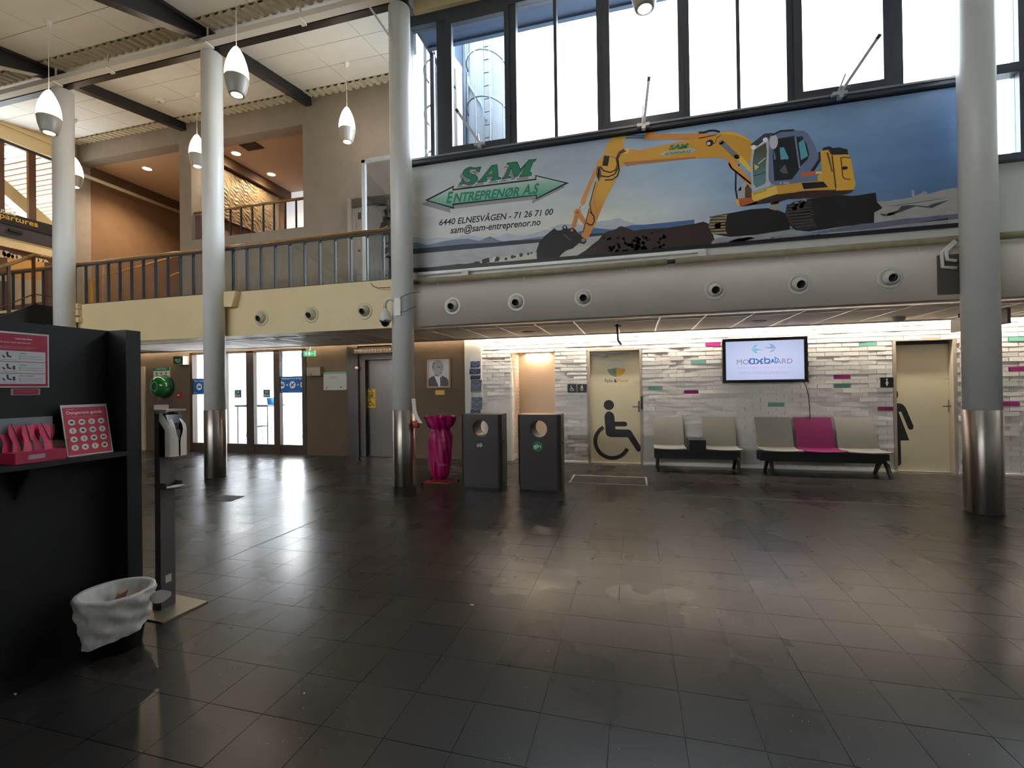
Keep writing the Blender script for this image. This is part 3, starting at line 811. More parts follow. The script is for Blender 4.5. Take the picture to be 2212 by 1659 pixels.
B().box(-60, 60, 15.5, 120, -.3, -.05).box(-60, 60, -120, YN - .3, -.3, -.05).build('ground_outside', mat('pale_concrete_ground', (150, 150, 146), .9), kind='structure', label='pale concrete ground outside')
B().box(-3.2, XR, 6.9, 14, 3.3, 3.5).build('roof_low', mat('roofing_felt', (150, 152, 154), .9), kind='structure', label='low flat roof outside under the windows')

# ---- glass entrance with the bright porch behind
bronze = mat('dark_bronze_frame', (78, 66, 58), .45, .3)
YD = YW + .06
ent = thing('door_1', 'glass sliding entrance in a dark bronze frame', 'door', ((XE0+XE1)/2, YD, 0), kind='structure')
def ex(px): return at(px, 880, YD).x
zb0, zb1 = wz(600, 962, YD), wz(600, 757, YD)
B().box(XE0, XE1, YD - .05, YD + .06, zb1 - .03, ZE + .01).box(XE0, XE1, YD - .05, YD + .06, 0, .02).build('head_rail', bronze, ent)
B().box(XE0, XE0 + .07, YD - .05, YD + .06, 0, zb1).build('jamb', bronze, ent)
for a, b_ in ((484, 491), (536, 552), (595, 608), (656, 664)):
    B().box(ex(a), ex(b_), YD - .05, YD + .05, .02, zb1).build('stile', bronze, ent)
ent_glass = pane_mat('entrance_glass', (.97, .985, 1.0), .08)
xs_ = [ex(414), ex(484), ex(491), ex(536), ex(552), ex(595), ex(608), ex(656)]
for a, b_ in ((xs_[0], xs_[1]), (xs_[2], xs_[3]), (xs_[4], xs_[5]), (xs_[6], xs_[7])):
    B().box(a, b_, YD - .035, YD + .035, .02, wz(600, 960, YD)).build('kick_plate', bronze, ent)
    B().box(a, b_, YD - .004, YD + .004, wz(600, 960, YD), zb1 - .03).build('pane', ent_glass, ent)
# porch
pw = mat('porch_white', (236, 238, 240), .6)
YPO = 11.6
B().box(XE0 - .3, XE0 - .1, YD + .1, YPO, 0, 2.7).box(XE1 + 1.2, XE1 + 1.35, YD + .1, YPO, 0, 2.7).build('wall_porch', pw, kind='structure', label='white side walls of the entrance porch')
B().box(XE0 - .3, XE1 + 1.35, YW + .2, YPO + .1, -.2, -.002).build('floor_porch', mat('porch_pale_floor', (206, 206, 208), .4), kind='structure', label='pale floor of the entrance porch')
B().box(XE0 - .3, XE1 + 1.35, YD + .1, YPO + .1, 2.5, 2.6).build('ceiling_porch', pw, kind='structure', label='white ceiling of the entrance porch')
ol = thing('window_3', 'outer glazing of the entrance porch', 'window', ((XE0+XE1)/2, YPO, 0), kind='structure')
x = XE0 - .1; n_ = 0
while x < XE1 + 1.3:
    B().box(x, x + .06, YPO - .03, YPO + .03, 0, 2.5).build('mullion', mat('pale_grey_frame', (176, 178, 182), .5), ol); x += 1.25
B().box(XE0 - .1, XE1 + 1.3, YPO - .03, YPO + .03, 0, .12).box(XE0 - .1, XE1 + 1.3, YPO - .03, YPO + .03, 2.38, 2.5).build('rail', mat('pale_grey_frame', (176, 178, 182), .5), ol)
B().box(XE0 - .1, XE1 + 1.3, YPO - .004, YPO + .004, .12, 2.38).build('pane', ent_glass, ol)
lamp_panel = glow('porch_light_glow', (1, .98, .95), 22.0)
for i, (xx, yy) in enumerate(((-9.6, 9.6), (-8.2, 9.6), (-9.0, 10.7), (-7.4, 10.7))):
    t = thing('porch_light', ('front left', 'front right', 'rear left', 'rear right')[i] + ' square light panel in the porch ceiling behind the entrance', 'light', (xx, yy, 2.5), 'light panels of the porch')
    B().box(xx - .3, xx + .3, yy - .3, yy + .3, 2.485, 2.5).build('rim', pw, t)
    B().box(xx - .27, xx + .27, yy - .27, yy + .27, 2.478, 2.487).build('diffuser', lamp_panel, t)
# table, two wire chairs and a blue tub in the porch
wire = mat('thin_dark_wire', (70, 72, 82), .4, .6)
YTB = 10.0
a, b_ = at(527, 874, YTB), at(597, 870, YTB)
tb_ = thing('porch_table', 'slim dark edged table seen through the entrance glass', 'table', (a.x, YTB, 0))
B().box(a.x, b_.x, YTB - .3, YTB + .3, a.z - .05, a.z).build('table_top', mat('dark_table_edge', (74, 74, 84), .5), tb_)
for x in (a.x + .05, b_.x - .05):
    for y in (YTB - .25, YTB + .25): B().tube([(x, y, 0), (x, y, a.z - .05)], .015, 6).build('leg', wire, tb_)
c = at(586, 868, YTB)
tub = thing('blue_tub', 'light blue plastic tub on the porch table', 'tub', (c.x, YTB, a.z))
B().lathe([(.09, 0), (.11, .17), (.115, .18), (.10, .18), (.085, .02)], (c.x, YTB, a.z), n=18, caps=(True, True)).build('tub_body', mat('light_blue_plastic', (70, 160, 214), .35), tub)
def wire_chair(px, py, yy, ang_, label):
    P = at(px, py, yy); P.z = 0
    t = thing('wire_chair', label, 'chair', P, 'wire chairs in the porch')
    R = Matrix.Rotation(ang_, 3, 'Z')
    def W(x, y, z): return P + R @ Vector((x, y, 0)) + V(0, 0, z)
    for sx in (-1, 1):
        B().tube([W(.22*sx, -.2, .45), W(.25*sx, -.24, .01), W(.25*sx, .24, .01), W(.22*sx, .2, .45)], .009, 6).build('leg', wire, t)
    B().tube([W(-.22, -.2, .45), W(.22, -.2, .45), W(.22, .2, .45), W(-.22, .2, .45)], .009, 6, closed=True).build('seat_frame', wire, t)
    s = B()
    for k in range(-3, 4): s.tube([W(.06*k, -.2, .45), W(.06*k, .2, .45), W(.06*k, .28, .8)], .005, 5)
    s.build('seat_wires', wire, t)
wire_chair(505, 930, 10.4, .5, 'wire chair left of the porch table behind the glass')
wire_chair(560, 928, 10.5, -.3, 'wire chair under the porch table behind the glass')

# ---- restroom doors
door_paint = mat('cream_door_paint', (220, 206, 172), .45, var=.015, vscale=2)
door_frame_m = mat('grey_beige_door_frame', (168, 156, 136), .45)
DARK = (38, 34, 36)
def restroom_door(name, xa, xb, zt, label, YDD):
    d = thing(name, label, 'door', ((xa+xb)/2, YDD, 0), kind='structure')
    f = B(); e = .045
    f.box(xa, xa + e, YW - .005, YDD + .06, 0, zt); f.box(xb - e, xb, YW - .005, YDD + .06, 0, zt); f.box(xa + e, xb - e, YW - .005, YDD + .06, zt - e, zt)
    f.build('door_frame', door_frame_m, d)
    B().box(xa + e, xb - e, YDD, YDD + .05, .012, zt - e).build('door_leaf', door_paint, d)
    B().box(xa + e, xb - e, YDD - .03, YDD + .05, 0, .012).build('threshold', mat('pale_threshold', (212, 206, 192), .5), d)
    B().box(xa - .02, xb + .02, YDD + .06, YDD + .3, 0, zt + .1).build('dark_reveal', mat('dark_reveal', (40, 38, 36), .8), d)
    return d
YD1 = YW + .10
d1 = restroom_door('door_2', XD0, XD1, ZD, 'cream restroom door with a big wheelchair figure', YD1)
def hardware(d, px, py, pl, Yd, side=-1):
    c = at(px, py, Yd)
    pl_ = B().box(c.x - .022, c.x + .022, Yd - .012, Yd, c.z - .1, c.z + .1).build('handle_plate', steel_x, d)
    B().tube([(c.x, Yd - .012, c.z), (c.x, Yd - .055, c.z), (c.x + side*.12, Yd - .055, c.z)], .010, 8).build('lever', steel_x, pl_)
    k = at(pl[0], pl[1], Yd)
    B().box(k.x - .045, k.x + .045, Yd - .006, Yd, k.z - .02, k.z + .03).box(k.x - .01, k.x + .01, Yd - .014, Yd, k.z - .07, k.z - .055).build('lock_cover', mat('pale_lock', (214, 206, 186), .4), d)
hardware(d1, 1381, 878, (1376, 822), YD1)
# closer at the top of the door
a, b_ = at(1275, 762, YD1 - .06), at(1357, 757, YD1 - .06)
B().box(a.x, b_.x, YD1 - .07, YD1 - .001, a.z - .03, a.z + .025).build('door_closer', mat('grey_closer', (178, 172, 160), .4, .3), d1)
c = at(1303, 767, YD1 - .08)
B().beam((c.x - .12, YD1 - .06, c.z + .01), (c.x + .04, YD1 - .10, c.z), .03, .015).box(c.x + .02, c.x + .07, YD1 - .1, YD1 - .001, c.z - .04, c.z - .01).build('closer_arm', steel_x, d1)
B().box(XD1 - .028, XD1 + .002, YW - .02, YW + .0, wz(1388, 884), wz(1388, 856)).build('push_pad', mat('black_pad', (30, 28, 30), .5), d1)
# figure on the door
def on_plane(D_, Y_):
    def f(px, py):
        P = at(px, py, Y_); return ((P - D_.o).dot(D_.u), (P - D_.o).dot(D_.w))
    return f
dd = D((XD0, YD1, 0), (1, 0, 0), (0, 0, 1)); T = on_plane(dd, YD1)
def T5(x, y): return T(1020 + x/5.027, 680 + y/5.027)
hc = T5(1484, 980); hr = (T5(1540, 980)[0] - hc[0])
dd.disc(hc[0], hc[1], hr, DARK)
dd.poly([T5(*p) for p in ((1436,1110),(1440,1085),(1455,1062),(1475,1050),(1500,1050),(1522,1062),(1538,1085),(1545,1110),(1548,1160),(1655,1160),(1675,1168),(1685,1188),(1678,1205),(1660,1212),(1553,1212),(1556,1243),(1700,1246),(1722,1256),(1735,1275),(1835,1440),(1840,1460),(1830,1480),(1808,1488),(1788,1478),(1690,1330),(1500,1328),(1465,1312),(1450,1285))], DARK)
wc = T5(1510, 1378); 
R1 = abs(T5(1310, 1378)[0] - wc[0]); R0 = R1 * .79
dd.ring(wc[0] + .01, wc[1], R0, R1, DARK, 119, 336)
# round badge of two colour fields and the lettering under it
bc = T5(1565, 575); br = abs(T5(1665, 575)[0] - bc[0])
dd.disc(bc[0], bc[1], br, (206, 200, 180), n=40)
dd.up()
dd.poly([bc] + [] + [(bc[0] + br*math.cos(math.radians(a)), bc[1] + br*math.sin(math.radians(a))) for a in range(190, 271, 8)], (118, 142, 122))
dd.poly([bc] + [(bc[0] + br*math.cos(math.radians(a)), bc[1] + br*math.sin(math.radians(a))) for a in range(270, 351, 8)], (212, 160, 52))
t0, t1 = T5(1440, 735), T5(1530, 695); dd.text('Felix', t0[0], t0[1], t1[0], t1[1], (96, 88, 76), bold=.008)
t0, t1 = T5(1540, 735), T5(1572, 697); dd.text('&', t0[0], t0[1], t1[0], t1[1], (40, 36, 34), bold=.03)
t0, t1 = T5(1582, 732), T5(1692, 695); dd.text('Fiona', t0[0], t0[1], t1[0], t1[1], (204, 146, 66), bold=.008)
dd.build('wheelchair_print', PRINT, d1, label='black wheelchair figure and lettering on the door')

YD2 = YW + .12
d2 = restroom_door('door_3', XG0, XG1, ZG, 'cream restroom door with half a woman figure', YD2)
hardware(d2, 2052, 877, (2047, 815), YD2)
a, b_ = at(1934, 737, YD2), at(2066, 733, YD2)
B().box(XG0 + .045, XG1 - .045, YD2 - .02, YD2, ZG - .10, ZG - .05).build('head_strip', mat('dark_head_strip', (70, 62, 54), .6), d2)
dd = D((XG0, YD2, 0), (1, 0, 0), (0, 0, 1)); T = on_plane(dd, YD2)
def T7(x, y): return T(1800 + x/3.318, 640 + y/3.318)
xl = XG0 + .047 - XG0
hc = T7(438, 705); hr = abs(T7(462, 705)[0] - xl)
dd.poly([(xl, hc[1] - .1)] + [(xl + .005 + (hr)*math.cos(math.radians(a)), hc[1] + .1*math.sin(math.radians(a))) for a in range(-90, 91, 10)] + [(xl, hc[1] + .1)], DARK)
body = [T7(*p) for p in ((480,768),(502,778),(520,800),(575,930),(574,948),(560,957),(545,955),(536,945),(487,828),(467,828),(545,1033),(482,1034),(487,1195),(480,1210),(465,1216),(452,1210))]
y_top, y_bot = T7(442, 766)[1], T7(452, 1210)[1]
dd.poly([(xl, y_top)] + body + [(xl, y_bot)], DARK)
dd.build('woman_print', PRINT, d2, label='black half figure of a woman on the door')

# ---- lift on the ground floor
lift = thing('elevator', 'steel elevator on the ground floor between notice board and portrait', 'elevator', ((XV0+XV1)/2, YW + .2, 0))
YV = YW + .16
xf0, xf1 = wx(775), wx(786)
ztop = wz(800, 777)
B().box(XV0, xf0, YW - .02, YV, 0, 2.36).build('frame_post', steel_x, lift)
B().box(XV1 - .03, XV1 + .03, YW - .02, YV, 0, 2.36).build('frame_post', steel_x, lift)
B().box(xf0, xf1 + .02, YW + .03, YV, 0, 2.3).build('control_post', steel_x, lift)
B().box(xf0, XV1, YW + .02, YV, ztop, 2.36).build('header', steel_x, lift)
B().box(xf1, XV1 + .25, YV - .03, YV, 0, ztop).build('lift_door', steel_x, lift)
B().box(xf0, XV1, YV, YV + .1, 0, 2.4).build('lift_back', mat('dark_shaft', (28, 26, 26), .8), lift)
B().box(xf1, XV1, YW + .05, YV - .03, 0, .012).build('sill', steel_x, lift)
a, b_ = at(762, 764, YW - .1), at(850, 752, YW - .1)
lc = B(); x = a.x; zt_, zb_ = b_.z, a.z
while x < b_.x + .02:
    lc.prism([(x, YW - .06, zb_), (x + .02, YW - .085, zb_), (x + .04, YW - .085, zb_), (x + .06, YW - .06, zb_)], (0, 0, zt_ - zb_)); x += .068
lc.box(a.x, b_.x + .05, YW - .065, YW - .02, zb_, zt_)
lc.build('ribbed_light_cover', mat('pale_ribbed_cover', (214, 202, 186), .3, .4), lift)
for px, py in ((775, 854), (776, 873)):
    c = at(px, py, YW + .03); B().box(c.x - .02, c.x + .02, YW + .022, YW + .031, c.z - .02, c.z + .02).build('call_button', mat('dark_red_button', (92, 26, 24), .4), lift)
sg = thing('elevator_sign', 'yellow elevator and wheelchair sign on the steel elevator door', 'sign', at(801, 861, YV - .03))
YSG = YV - .034
p0, p1, p2 = at(792, 881, YSG), at(811, 840, YSG), at(801, 861, YSG)
for z0, z1 in ((p0.z, p2.z - .005), (p2.z + .003, p1.z)):
    B().prism([(p2.x + x, YSG, (z0+z1)/2 + z) for x, z in rrect(p1.x - p0.x, z1 - z0, .012)], (0, .004, 0)).build('plate', mat('sign_yellow', (236, 190, 22), .45), sg)
dd = D((p0.x, YSG, p0.z), (1, 0, 0), (0, 0, 1)); W_, H_ = p1.x - p0.x, p1.z - p0.z
k = (30, 26, 24)
u = W_
dd.ring(.42*u, .42*u, .17*u, .24*u, k, 95, 345); dd.stroke([(.38*u, .86*u), (.40*u, .5*u), (.62*u, .5*u), (.78*u, .22*u), (.86*u, .25*u)], .06*u, k); dd.stroke([(.40*u, .68*u), (.58*u, .68*u)], .05*u, k); dd.disc(.38*u, .94*u, .06*u, k)
y1 = H_ * .54
dd.poly([(.25*u, y1), (.75*u, y1), (.75*u, y1 + .52*u), (.25*u, y1 + .52*u)], k, holes=[[(.31*u, y1 + .06*u), (.69*u, y1 + .06*u), (.69*u, y1 + .46*u), (.31*u, y1 + .46*u)]])
for i in range(3): dd.rect(.35*u + i*.11*u, y1 + .10*u, .43*u + i*.11*u, y1 + .34*u, k)
yy = y1 + .6*u
dd.stroke([(.4*u, yy), (.4*u, yy + .2*u)], .05*u, k); dd.poly([(.30*u, yy + .14*u), (.5*u, yy + .14*u), (.4*u, yy + .27*u)], k)
dd.stroke([(.6*u, yy + .06*u), (.6*u, yy + .26*u)], .05*u, k); dd.poly([(.50*u, yy + .1*u), (.7*u, yy + .1*u), (.6*u, yy - .03*u)], k)
dd.build('sign_print', PRINT, sg)

# ---- balcony railing
iron = mat('blue_black_railing_paint', (48, 54, 60), .4)
ZR = at(500, 533, YF + .06).z
YRL = YF + .07
rail = thing('balcony_railing', 'dark balcony railing with oak handrail above the cream balcony edge', 'railing', (-7, YRL, ZB))
xa, xb = -14.0, -3.42
zt0 = 3.90
B().tube([(xa, YRL, zt0 + .03), (xb, YRL, zt0 + .03)], .032, 10).build('handrail', wood_rail, rail)
B().box(xa, xb, YRL - .022, YRL + .022, zt0 - .025, zt0).build('top_bar', iron, rail)
B().box(xa, xb, YRL - .02, YRL + .02, ZB, ZB + .025).build('bottom_bar', iron, rail)
q = B().box(-.011, .011, -.022, .022, ZB + .02, zt0 - .02)
q.prism([(-.045, -.006, zt0 - .022), (-.011, -.006, zt0 - .07), (.011, -.006, zt0 - .07), (.045, -.006, zt0 - .022)], (0, .012, 0))
bal = bpy.data.meshes.new('baluster'); bal.from_pydata([(p.x, p.y, p.z - ZB) for p in q.v], [], q.f); bal.materials.append(iron)
x1, x2 = at(504, 575, YRL).x, at(829, 550, YRL).x; stp = (x2 - x1) / 10
x = x2 + stp if x2 + stp < xb else x2
k = 0
xs_b = []
while x > xa + .1:
    child_copy(bal, 'baluster', rail, (x, YRL, ZB)); xs_b.append(x); x -= stp
for (p, q_) in zip(xs_b[1:], xs_b[:-1]):
    B().box(p + .012, q_ - .012, YRL + .024, YRL + .030, ZB + .03, zt0 - .03).build('pane', rail_glass, rail)

# ---- landing railing in the right upper opening
lr = thing('landing_railing', 'small dark railing with oak handrail in the upper landing opening', 'railing', (-8.6, YW + .1, 5.05))
zq = 5.72
B().tube([(-10.16, YW + .08, zq), (-7.03, YW + .08, zq)], .032, 10).build('handrail', wood_rail, lr)
B().box(-10.16, -7.03, YW + .06, YW + .10, 5.05, 5.075).build('bottom_bar', iron, lr)
for px in (417, 498, 521, 545, 569, 592, 616, 640):
    x = at(px, 470, YW + .08).x
    B().box(x - .016, x + .016, YW + .065, YW + .095, 5.06, zq - .02).build('baluster', iron, lr)
c0 = at(414, 450, YW + .08).x
B().box(c0 + .03, at(433, 450, YW).x, YW + .1, YW + .11, 5.06, zq - .04).build('infill_panel', mat('dusky_pink_panel', (120, 92, 84), .6), lr)

# ---- stair hall: flight, oak handrail
st = thing('staircase', 'upper stair flight with oak handrail in the brown hall behind the balcony', 'staircase', (-12.4, YW + .4, ZB))
for k in range(10):
    y = 9.3 + .28 * k; z1 = ZB + .17 * (k + 1)
    B().box(-13.9, -11.2, y, y + .3, ZB + .17*k, z1).build('step', mat('stair_stone', (96, 84, 76), .6), st)
Y1, Y2 = 8.75, 10.85
xh = -12.9
a = at(195, 605, Y1); 
hs = [V(a.x, Y1, ZB), V(a.x, Y1, a.z), at(385, 553, 10.3)]
oak = mat('pale_oak_handrail', (186, 136, 66), .35, var=.15, vscale=12, coat=.3)
B().tube([hs[1], hs[2], hs[2] + (hs[2]-hs[1]) * .5], .03, 8).build('handrail', oak, st)
B().box(a.x - .035, a.x + .035, Y1 - .035, Y1 + .035, ZB, a.z + .02).build('newel', oak, st)
h2 = [at(368, 597, 9.6), at(386, 590, 9.8)]
B().tube([h2[0], h2[1] + (h2[1]-h2[0])*2], .03, 8).build('handrail', oak, st)
# white pipe under the ceiling of the stair hall, with its elbow
pp = [V(-13.70, 8.40, 7.62), V(-13.72, 8.42, 7.42), V(-13.74, 8.50, 7.22), V(-13.76, 8.62, 7.10), V(-13.78, 12.0, 7.10)]
B().tube(pp, [.09, .075, .06, .05, .05], 10).build('white_pipe', white_paint, label='white pipe running under the ceiling of the stair hall', cat='pipe')
B().box(XL + .02, XL + .16, YW - .28, YW - .12, ZB, 7.1).build('trim_6', mat('cream_steel_post', (196, 176, 142), .35, .2), kind='structure', label='slim cream post at the corner of the stair hall')

# ---- upper lift and glass screen
ul = thing('upper_elevator', 'steel elevator door on the balcony behind the glass screen', 'elevator', (-5.4, YW, ZB))
a, b_ = wx(755, 500), wx(762, 500)
zt = wz(757, 432)
B().box(a, b_, YW - .07, YW, ZB, zt).build('frame_post', mat('bright_steel_post', (190, 186, 180), .3, .8), ul)
B().box(b_, wx(845, 500), YW - .03, YW, wz(770, 447), zt).build('header', steel_x, ul)
B().box(b_, wx(845, 500), YW - .045, YW, ZB, wz(770, 447) - .05).build('lift_door', brushed('pale_brushed_steel', (176, 172, 166), .28, 'Z', .12), ul)
c = wx(779, 540); zc_ = wz(779, 543)
B().box(c - .03, c + .03, YW - .055, YW - .044, zc_ - .02, zc_ + .02).build('display', mat('dark_red_display', (110, 16, 20), .3), ul)
c = wx(779, 470); zc_ = wz(779, 468)
B().box(c - .03, c + .04, YW - .055, YW - .044, zc_ - .07, zc_ + .07).build('switch_box', mat('dark_plastic', (58, 58, 62), .5), ul)
YGS = 7.6
gs = thing('glass_screen', 'white framed glass screen on the balcony in front of the upper elevator', 'screen', (-4.5, YGS, ZB))
a = at(786, 350, YGS); xr_ = -3.52; wf = mat('white_screen_frame', (226, 226, 226), .4)
B().box(a.x - .035, a.x + .035, YGS - .03, YGS + .03, ZB, a.z + .03).box(a.x - .035, xr_, YGS - .03, YGS + .03, a.z - .03, a.z + .04).build('screen_frame', wf, gs)
B().box(a.x + .035, xr_, YGS - .004, YGS + .004, ZB + .1, a.z - .03).build('pane', pane_mat('screen_glass', (.82, .85, .88), .2), gs)
B().box(a.x + .035, xr_, YGS - .02, YGS + .02, ZB, ZB + .1).build('foot_rail', mat('dark_plastic', (58, 58, 62), .5), gs)

# ---- left partition of the upper departures hall
XP = XL + .05
lp = B()
lp.box(XL, XP + .1, 6.3, YW - .1, 7.28, 7.95)
lp.box(XL, XP + .14, 6.3, YW - .1, 7.58, 7.68)
lp.build('wall_partition', cream_paint, kind='structure', label='cream beam over the glazed partition of the upper hall')
wood_post = mat('brown_wood_post', (92, 58, 34), .5, var=.1, vscale=10)
w4 = thing('window_4', 'glazed partition with brown posts beside the departures sign', 'window', (XP, 7.5, 5), kind='structure')
for px in (0, 69):
    y = atX(px, 400, XP).y
    B().box(XP - .06, XP + .02, y - .07, y + .07, 5.5, 7.3).build('post', wood_post, w4)
B().box(XP - .012, XP - .004, 6.3, YW - .1, 5.6, 7.28).build('pane', glass, w4)
B().box(XP - .05, XP + .03, 6.3, YW - .1, 7.22, 7.30).build('head_rail', mat('dark_plastic', (58, 58, 62), .5), w4)
# sign beam and what is under it
p0 = atX(0, 455, XP + .1); p1 = atX(105, 485, XP + .1); zs1 = p0.z; zs0 = atX(0, 508, XP + .1).z
ds = thing('departures_sign', 'black departures sign with white and yellow lettering at the upper left', 'sign', (XP + .1, 7.3, zs0))
B().box(XP - .05, XP + .1, 6.3, YW - .35, (zs0+zs1)/2 + .02, zs1).build('sign_board', mat('sign_black', (24, 22, 26), .4), ds)
B().box(XP - .05, XP + .08, 6.3, YW - .35, zs0, (zs0+zs1)/2 + .02).build('lower_board', mat('charcoal_board', (58, 56, 62), .45), ds)
dd = D((XP + .1, 0, 0), (0, 1, 0), (0, 0, 1))
def TX(px, py):
    P = atX(px, py, XP + .1); return (P.y, P.z)
a_, b2 = TX(35, 470), TX(35, 459); e0, e1 = TX(83, 496), TX(83, 483)
yE = TX(33.5, 460)[0]; hh = .115
dd.text('Avgang utland', yE - 13/6.5 * .34, TX(33, 471)[1], yE, TX(33, 471)[1] + .16, (235, 232, 228), bold=.015)
yE = TX(82, 490)[0]
dd.text('International departures', yE - 2.02, TX(82, 495)[1], yE, TX(82, 495)[1] + .17, (214, 168, 48), bold=.015)
dd.build('sign_lettering', PRINT, ds)
c = TX(34, 500)
B().box(XP + .08, XP + .12, c[0] - .12, c[0] + .12, c[1] - .03, c[1] + .03).build('door_sensor', mat('sign_black', (24, 22, 26), .4), ds)
zz = zs0
B().box(XL, XP + .05, 6.3, YW - .1, zz - .22, zz).build('trim_7', cream_paint, kind='structure', label='cream strip under the departures sign')
wbx = B().box(XL, XP, 6.3, YW - .1, ZB, zz - .22).build('wall_gate', wood_post, kind='structure', label='brown wall with pale discs under the departures sign')
dd = D((XP, 0, 0), (0, 1, 0), (0, 0, 1))
def TP(px, py):
    P = atX(px, py, XP); return (P.y, P.z)
for px, py, r in ((3, 548, 5.5), (14, 549, 5), (22, 553, 4.5), (31, 555, 4), (41, 556, 3.5), (3, 601, 4.5), (12, 601, 5), (78, 562, 4), (88, 563, 4), (98, 566, 4)):
    c = TP(px, py); dd.disc(c[0], c[1], r / 996 * 15.5, (206, 190, 168), n=18)
dd.poly([TP(16, 556), TP(103, 568), TP(103, 606), TP(16, 602)], (206, 150, 78), 1)
dd.poly([TP(16, 602), TP(103, 606), TP(103, 650), TP(16, 662)], (186, 168, 146), 1)
dd.poly([TP(96, 566), TP(104, 567), TP(104, 650), TP(96, 650)], (84, 58, 40), 2)
dd.build('disc_print', PRINT, wbx)
# slatted ceiling of the departures hall beyond the glass
slat_m = mat('pale_wood_slat', (176, 132, 96), .6, var=.1, vscale=6)
sl = B().box(XL - 9, XL, 5.5, 16, 7.62, 7.68).build('ceiling_departures', mat('dark_slat_gap', (44, 24, 14), .9), kind='structure', label='dark backing of the slatted departures ceiling')
q = B().box(-4.5, 4.5, -.09, .09, 0, .02); sm = bpy.data.meshes.new('slat'); sm.from_pydata([tuple(p) for p in q.v], [], q.f); sm.materials.append(slat_m)
y = 6.3
while y < 15:
    child_copy(sm, 'slat', sl, (XL - 4.5, y, 7.59)); y += .23
dep_tube = glow('pink_fringed_tube_glow', (1.0, .86, .9), 1.7)
pinkm = mat('pink_lamp_side', (220, 120, 190), .5)
for i, (p, q_) in enumerate((((3, 337), (45, 325)), ((84, 431), (106, 427)), ((-8, 438), (8, 441)))):
    a, b_ = atZ(*p, 7.55), atZ(*q_, 7.55)
    yy = (a.y + b_.y) / 2
    t = thing('hall_light', ('long light strip with a pink side at the upper left edge', 'short light strip with a pink side close to the white column', 'small light strip just above the departures sign')[i], 'light', (a.x, yy, 7.5), 'light strips of the departures hall')
    B().box(a.x, b_.x, yy - .09, yy + .07, 7.53, 7.57).build('diffuser', dep_tube, t)
    B().box(a.x, b_.x, yy + .07, yy + .13, 7.53, 7.6).build('side', pinkm, t)
B().box(XL - 9, XL - 8.8, 5.5, 16, ZB, 8).box(XL - 9, XL, 16, 16.2, ZB, 8).box(XL - 9, XL, 5.3, 5.5, ZB, 8).build('wall_departures', cream_paint, kind='structure', label='cream walls of the departures hall beyond the glass')
pa, pb = atX(2, 405, XL - .6), atX(60, 455, XL - .6)
B().beam(pa + (pa-pb)*2, pb + (pb - pa)*2, .25, .3).build('trim_8', cream_paint, kind='structure', label='cream beam under the slatted ceiling')

# ---- stair going down at the far left, in front of the balcony
sd = thing('lower_staircase', 'dark stair with oak handrail descending from the balcony at the far left', 'staircase', (-11.5, 5, 0))
blk = mat('black_stair_panel', (26, 25, 28), .5)
top = V(-10.98, 6.1, ZB)
def dn(y): return ZB - max(0, (6.1 - y)) * .64
sd_b = B()
ye = 6.1 - ZB/.64
sd_b.prism([(-10.90, 6.38, ZB), (-10.90, 6.1, ZB), (-10.90, ye, 0.0), (-10.90, ye + .5, 0), (-10.90, 6.38, ZB - .45)], (-.06, 0, 0))
sd_b.build('stringer', blk, sd)
sd_b = B(); sd_b.prism([(-12.56, 6.38, ZB), (-12.56, 6.1, ZB), (-12.56, ye, 0.0), (-12.56, ye + .5, 0), (-12.56, 6.38, ZB - .45)], (-.06, 0, 0)); sd_b.build('stringer', blk, sd)
for k in range(17):
    z1 = ZB - .18 * k - .02; y1_ = 6.1 - .18 * k / .64
    if z1 < .1: break
    B().box(-12.56, -10.96, y1_ - .29, y1_, z1 - .22, z1 - .18).build('step', blk, sd)
rl = [V(-10.93, 6.36, 4.06), V(-10.93, 6.1, 4.05)] + [V(-10.93, 6.1 - .3*k, 4.02 - .3*k*.64) for k in range(1, 16) if 4.02 - .3*k*.64 > .95]
B().tube(rl, .032, 10).build('handrail', wood_rail, sd)
for k in range(0, 8):
    y = 6.1 - .36 * k; zt = 4.03 - .36 * k * .64
    B().box(-10.95, -10.91, y - .02, y + .02, dn(y) - .05, zt).build('post', wood_post, sd)
B().tube([V(-10.93, 6.36, 3.32), V(-10.93, 6.1, 3.32)] + [V(-10.93, 6.1 - .3*k, 3.30 - .3*k*.64) for k in range(1, 12)], .012, 6).build('lower_rail', wood_post, sd)
# ================================================================== THINGS
# ---- banner with the excavator print
YB = 6.598
bl, br_, tl = at(891, 583, YB), at(2068, 487, YB), at(890, 357, YB)
BX0, BX1 = -3.48, 3.90
BZ0, BZ1 = (bl.z + br_.z) / 2, tl.z
ban = thing('banner', 'wide advertising banner with a yellow excavator below the high windows', 'banner', (0, YB, BZ0))
B().box(BX0, BX1, YB, 6.615, BZ0, BZ1).build('banner_sheet', mat('white_vinyl', (200, 200, 200), .5), ban)
blk_tr = mat('black_banner_trim', (22, 24, 30), .4)
B().box(BX0, BX1, YB - .012, 6.615, BZ1 - .035, BZ1 + .035).build('trim_strip', blk_tr, ban)
B().box(BX0, BX1, YB - .012, 6.615, BZ0 - .03, BZ0 + .015).build('trim_strip', blk_tr, ban)
d = D((0, YB, 0), (1, 0, 0), (0, 0, 1), .00025)
def bt(px, py):
    P = at(px, py, YB); return (P.x, P.z)
def E5(x, y): return bt(880 + x/5.821, 330 + y/5.821)
def A1(x, y): return bt(1140 + x/5.53, 270 + y/5.53)
def B2(x, y): return bt(1380 + x/7.373, 260 + y/7.373)
def C3(x, y): return bt(1580 + x/7.373, 260 + y/7.373)
def D4(x, y): return bt(1500 + x/5.267, 400 + y/5.267)
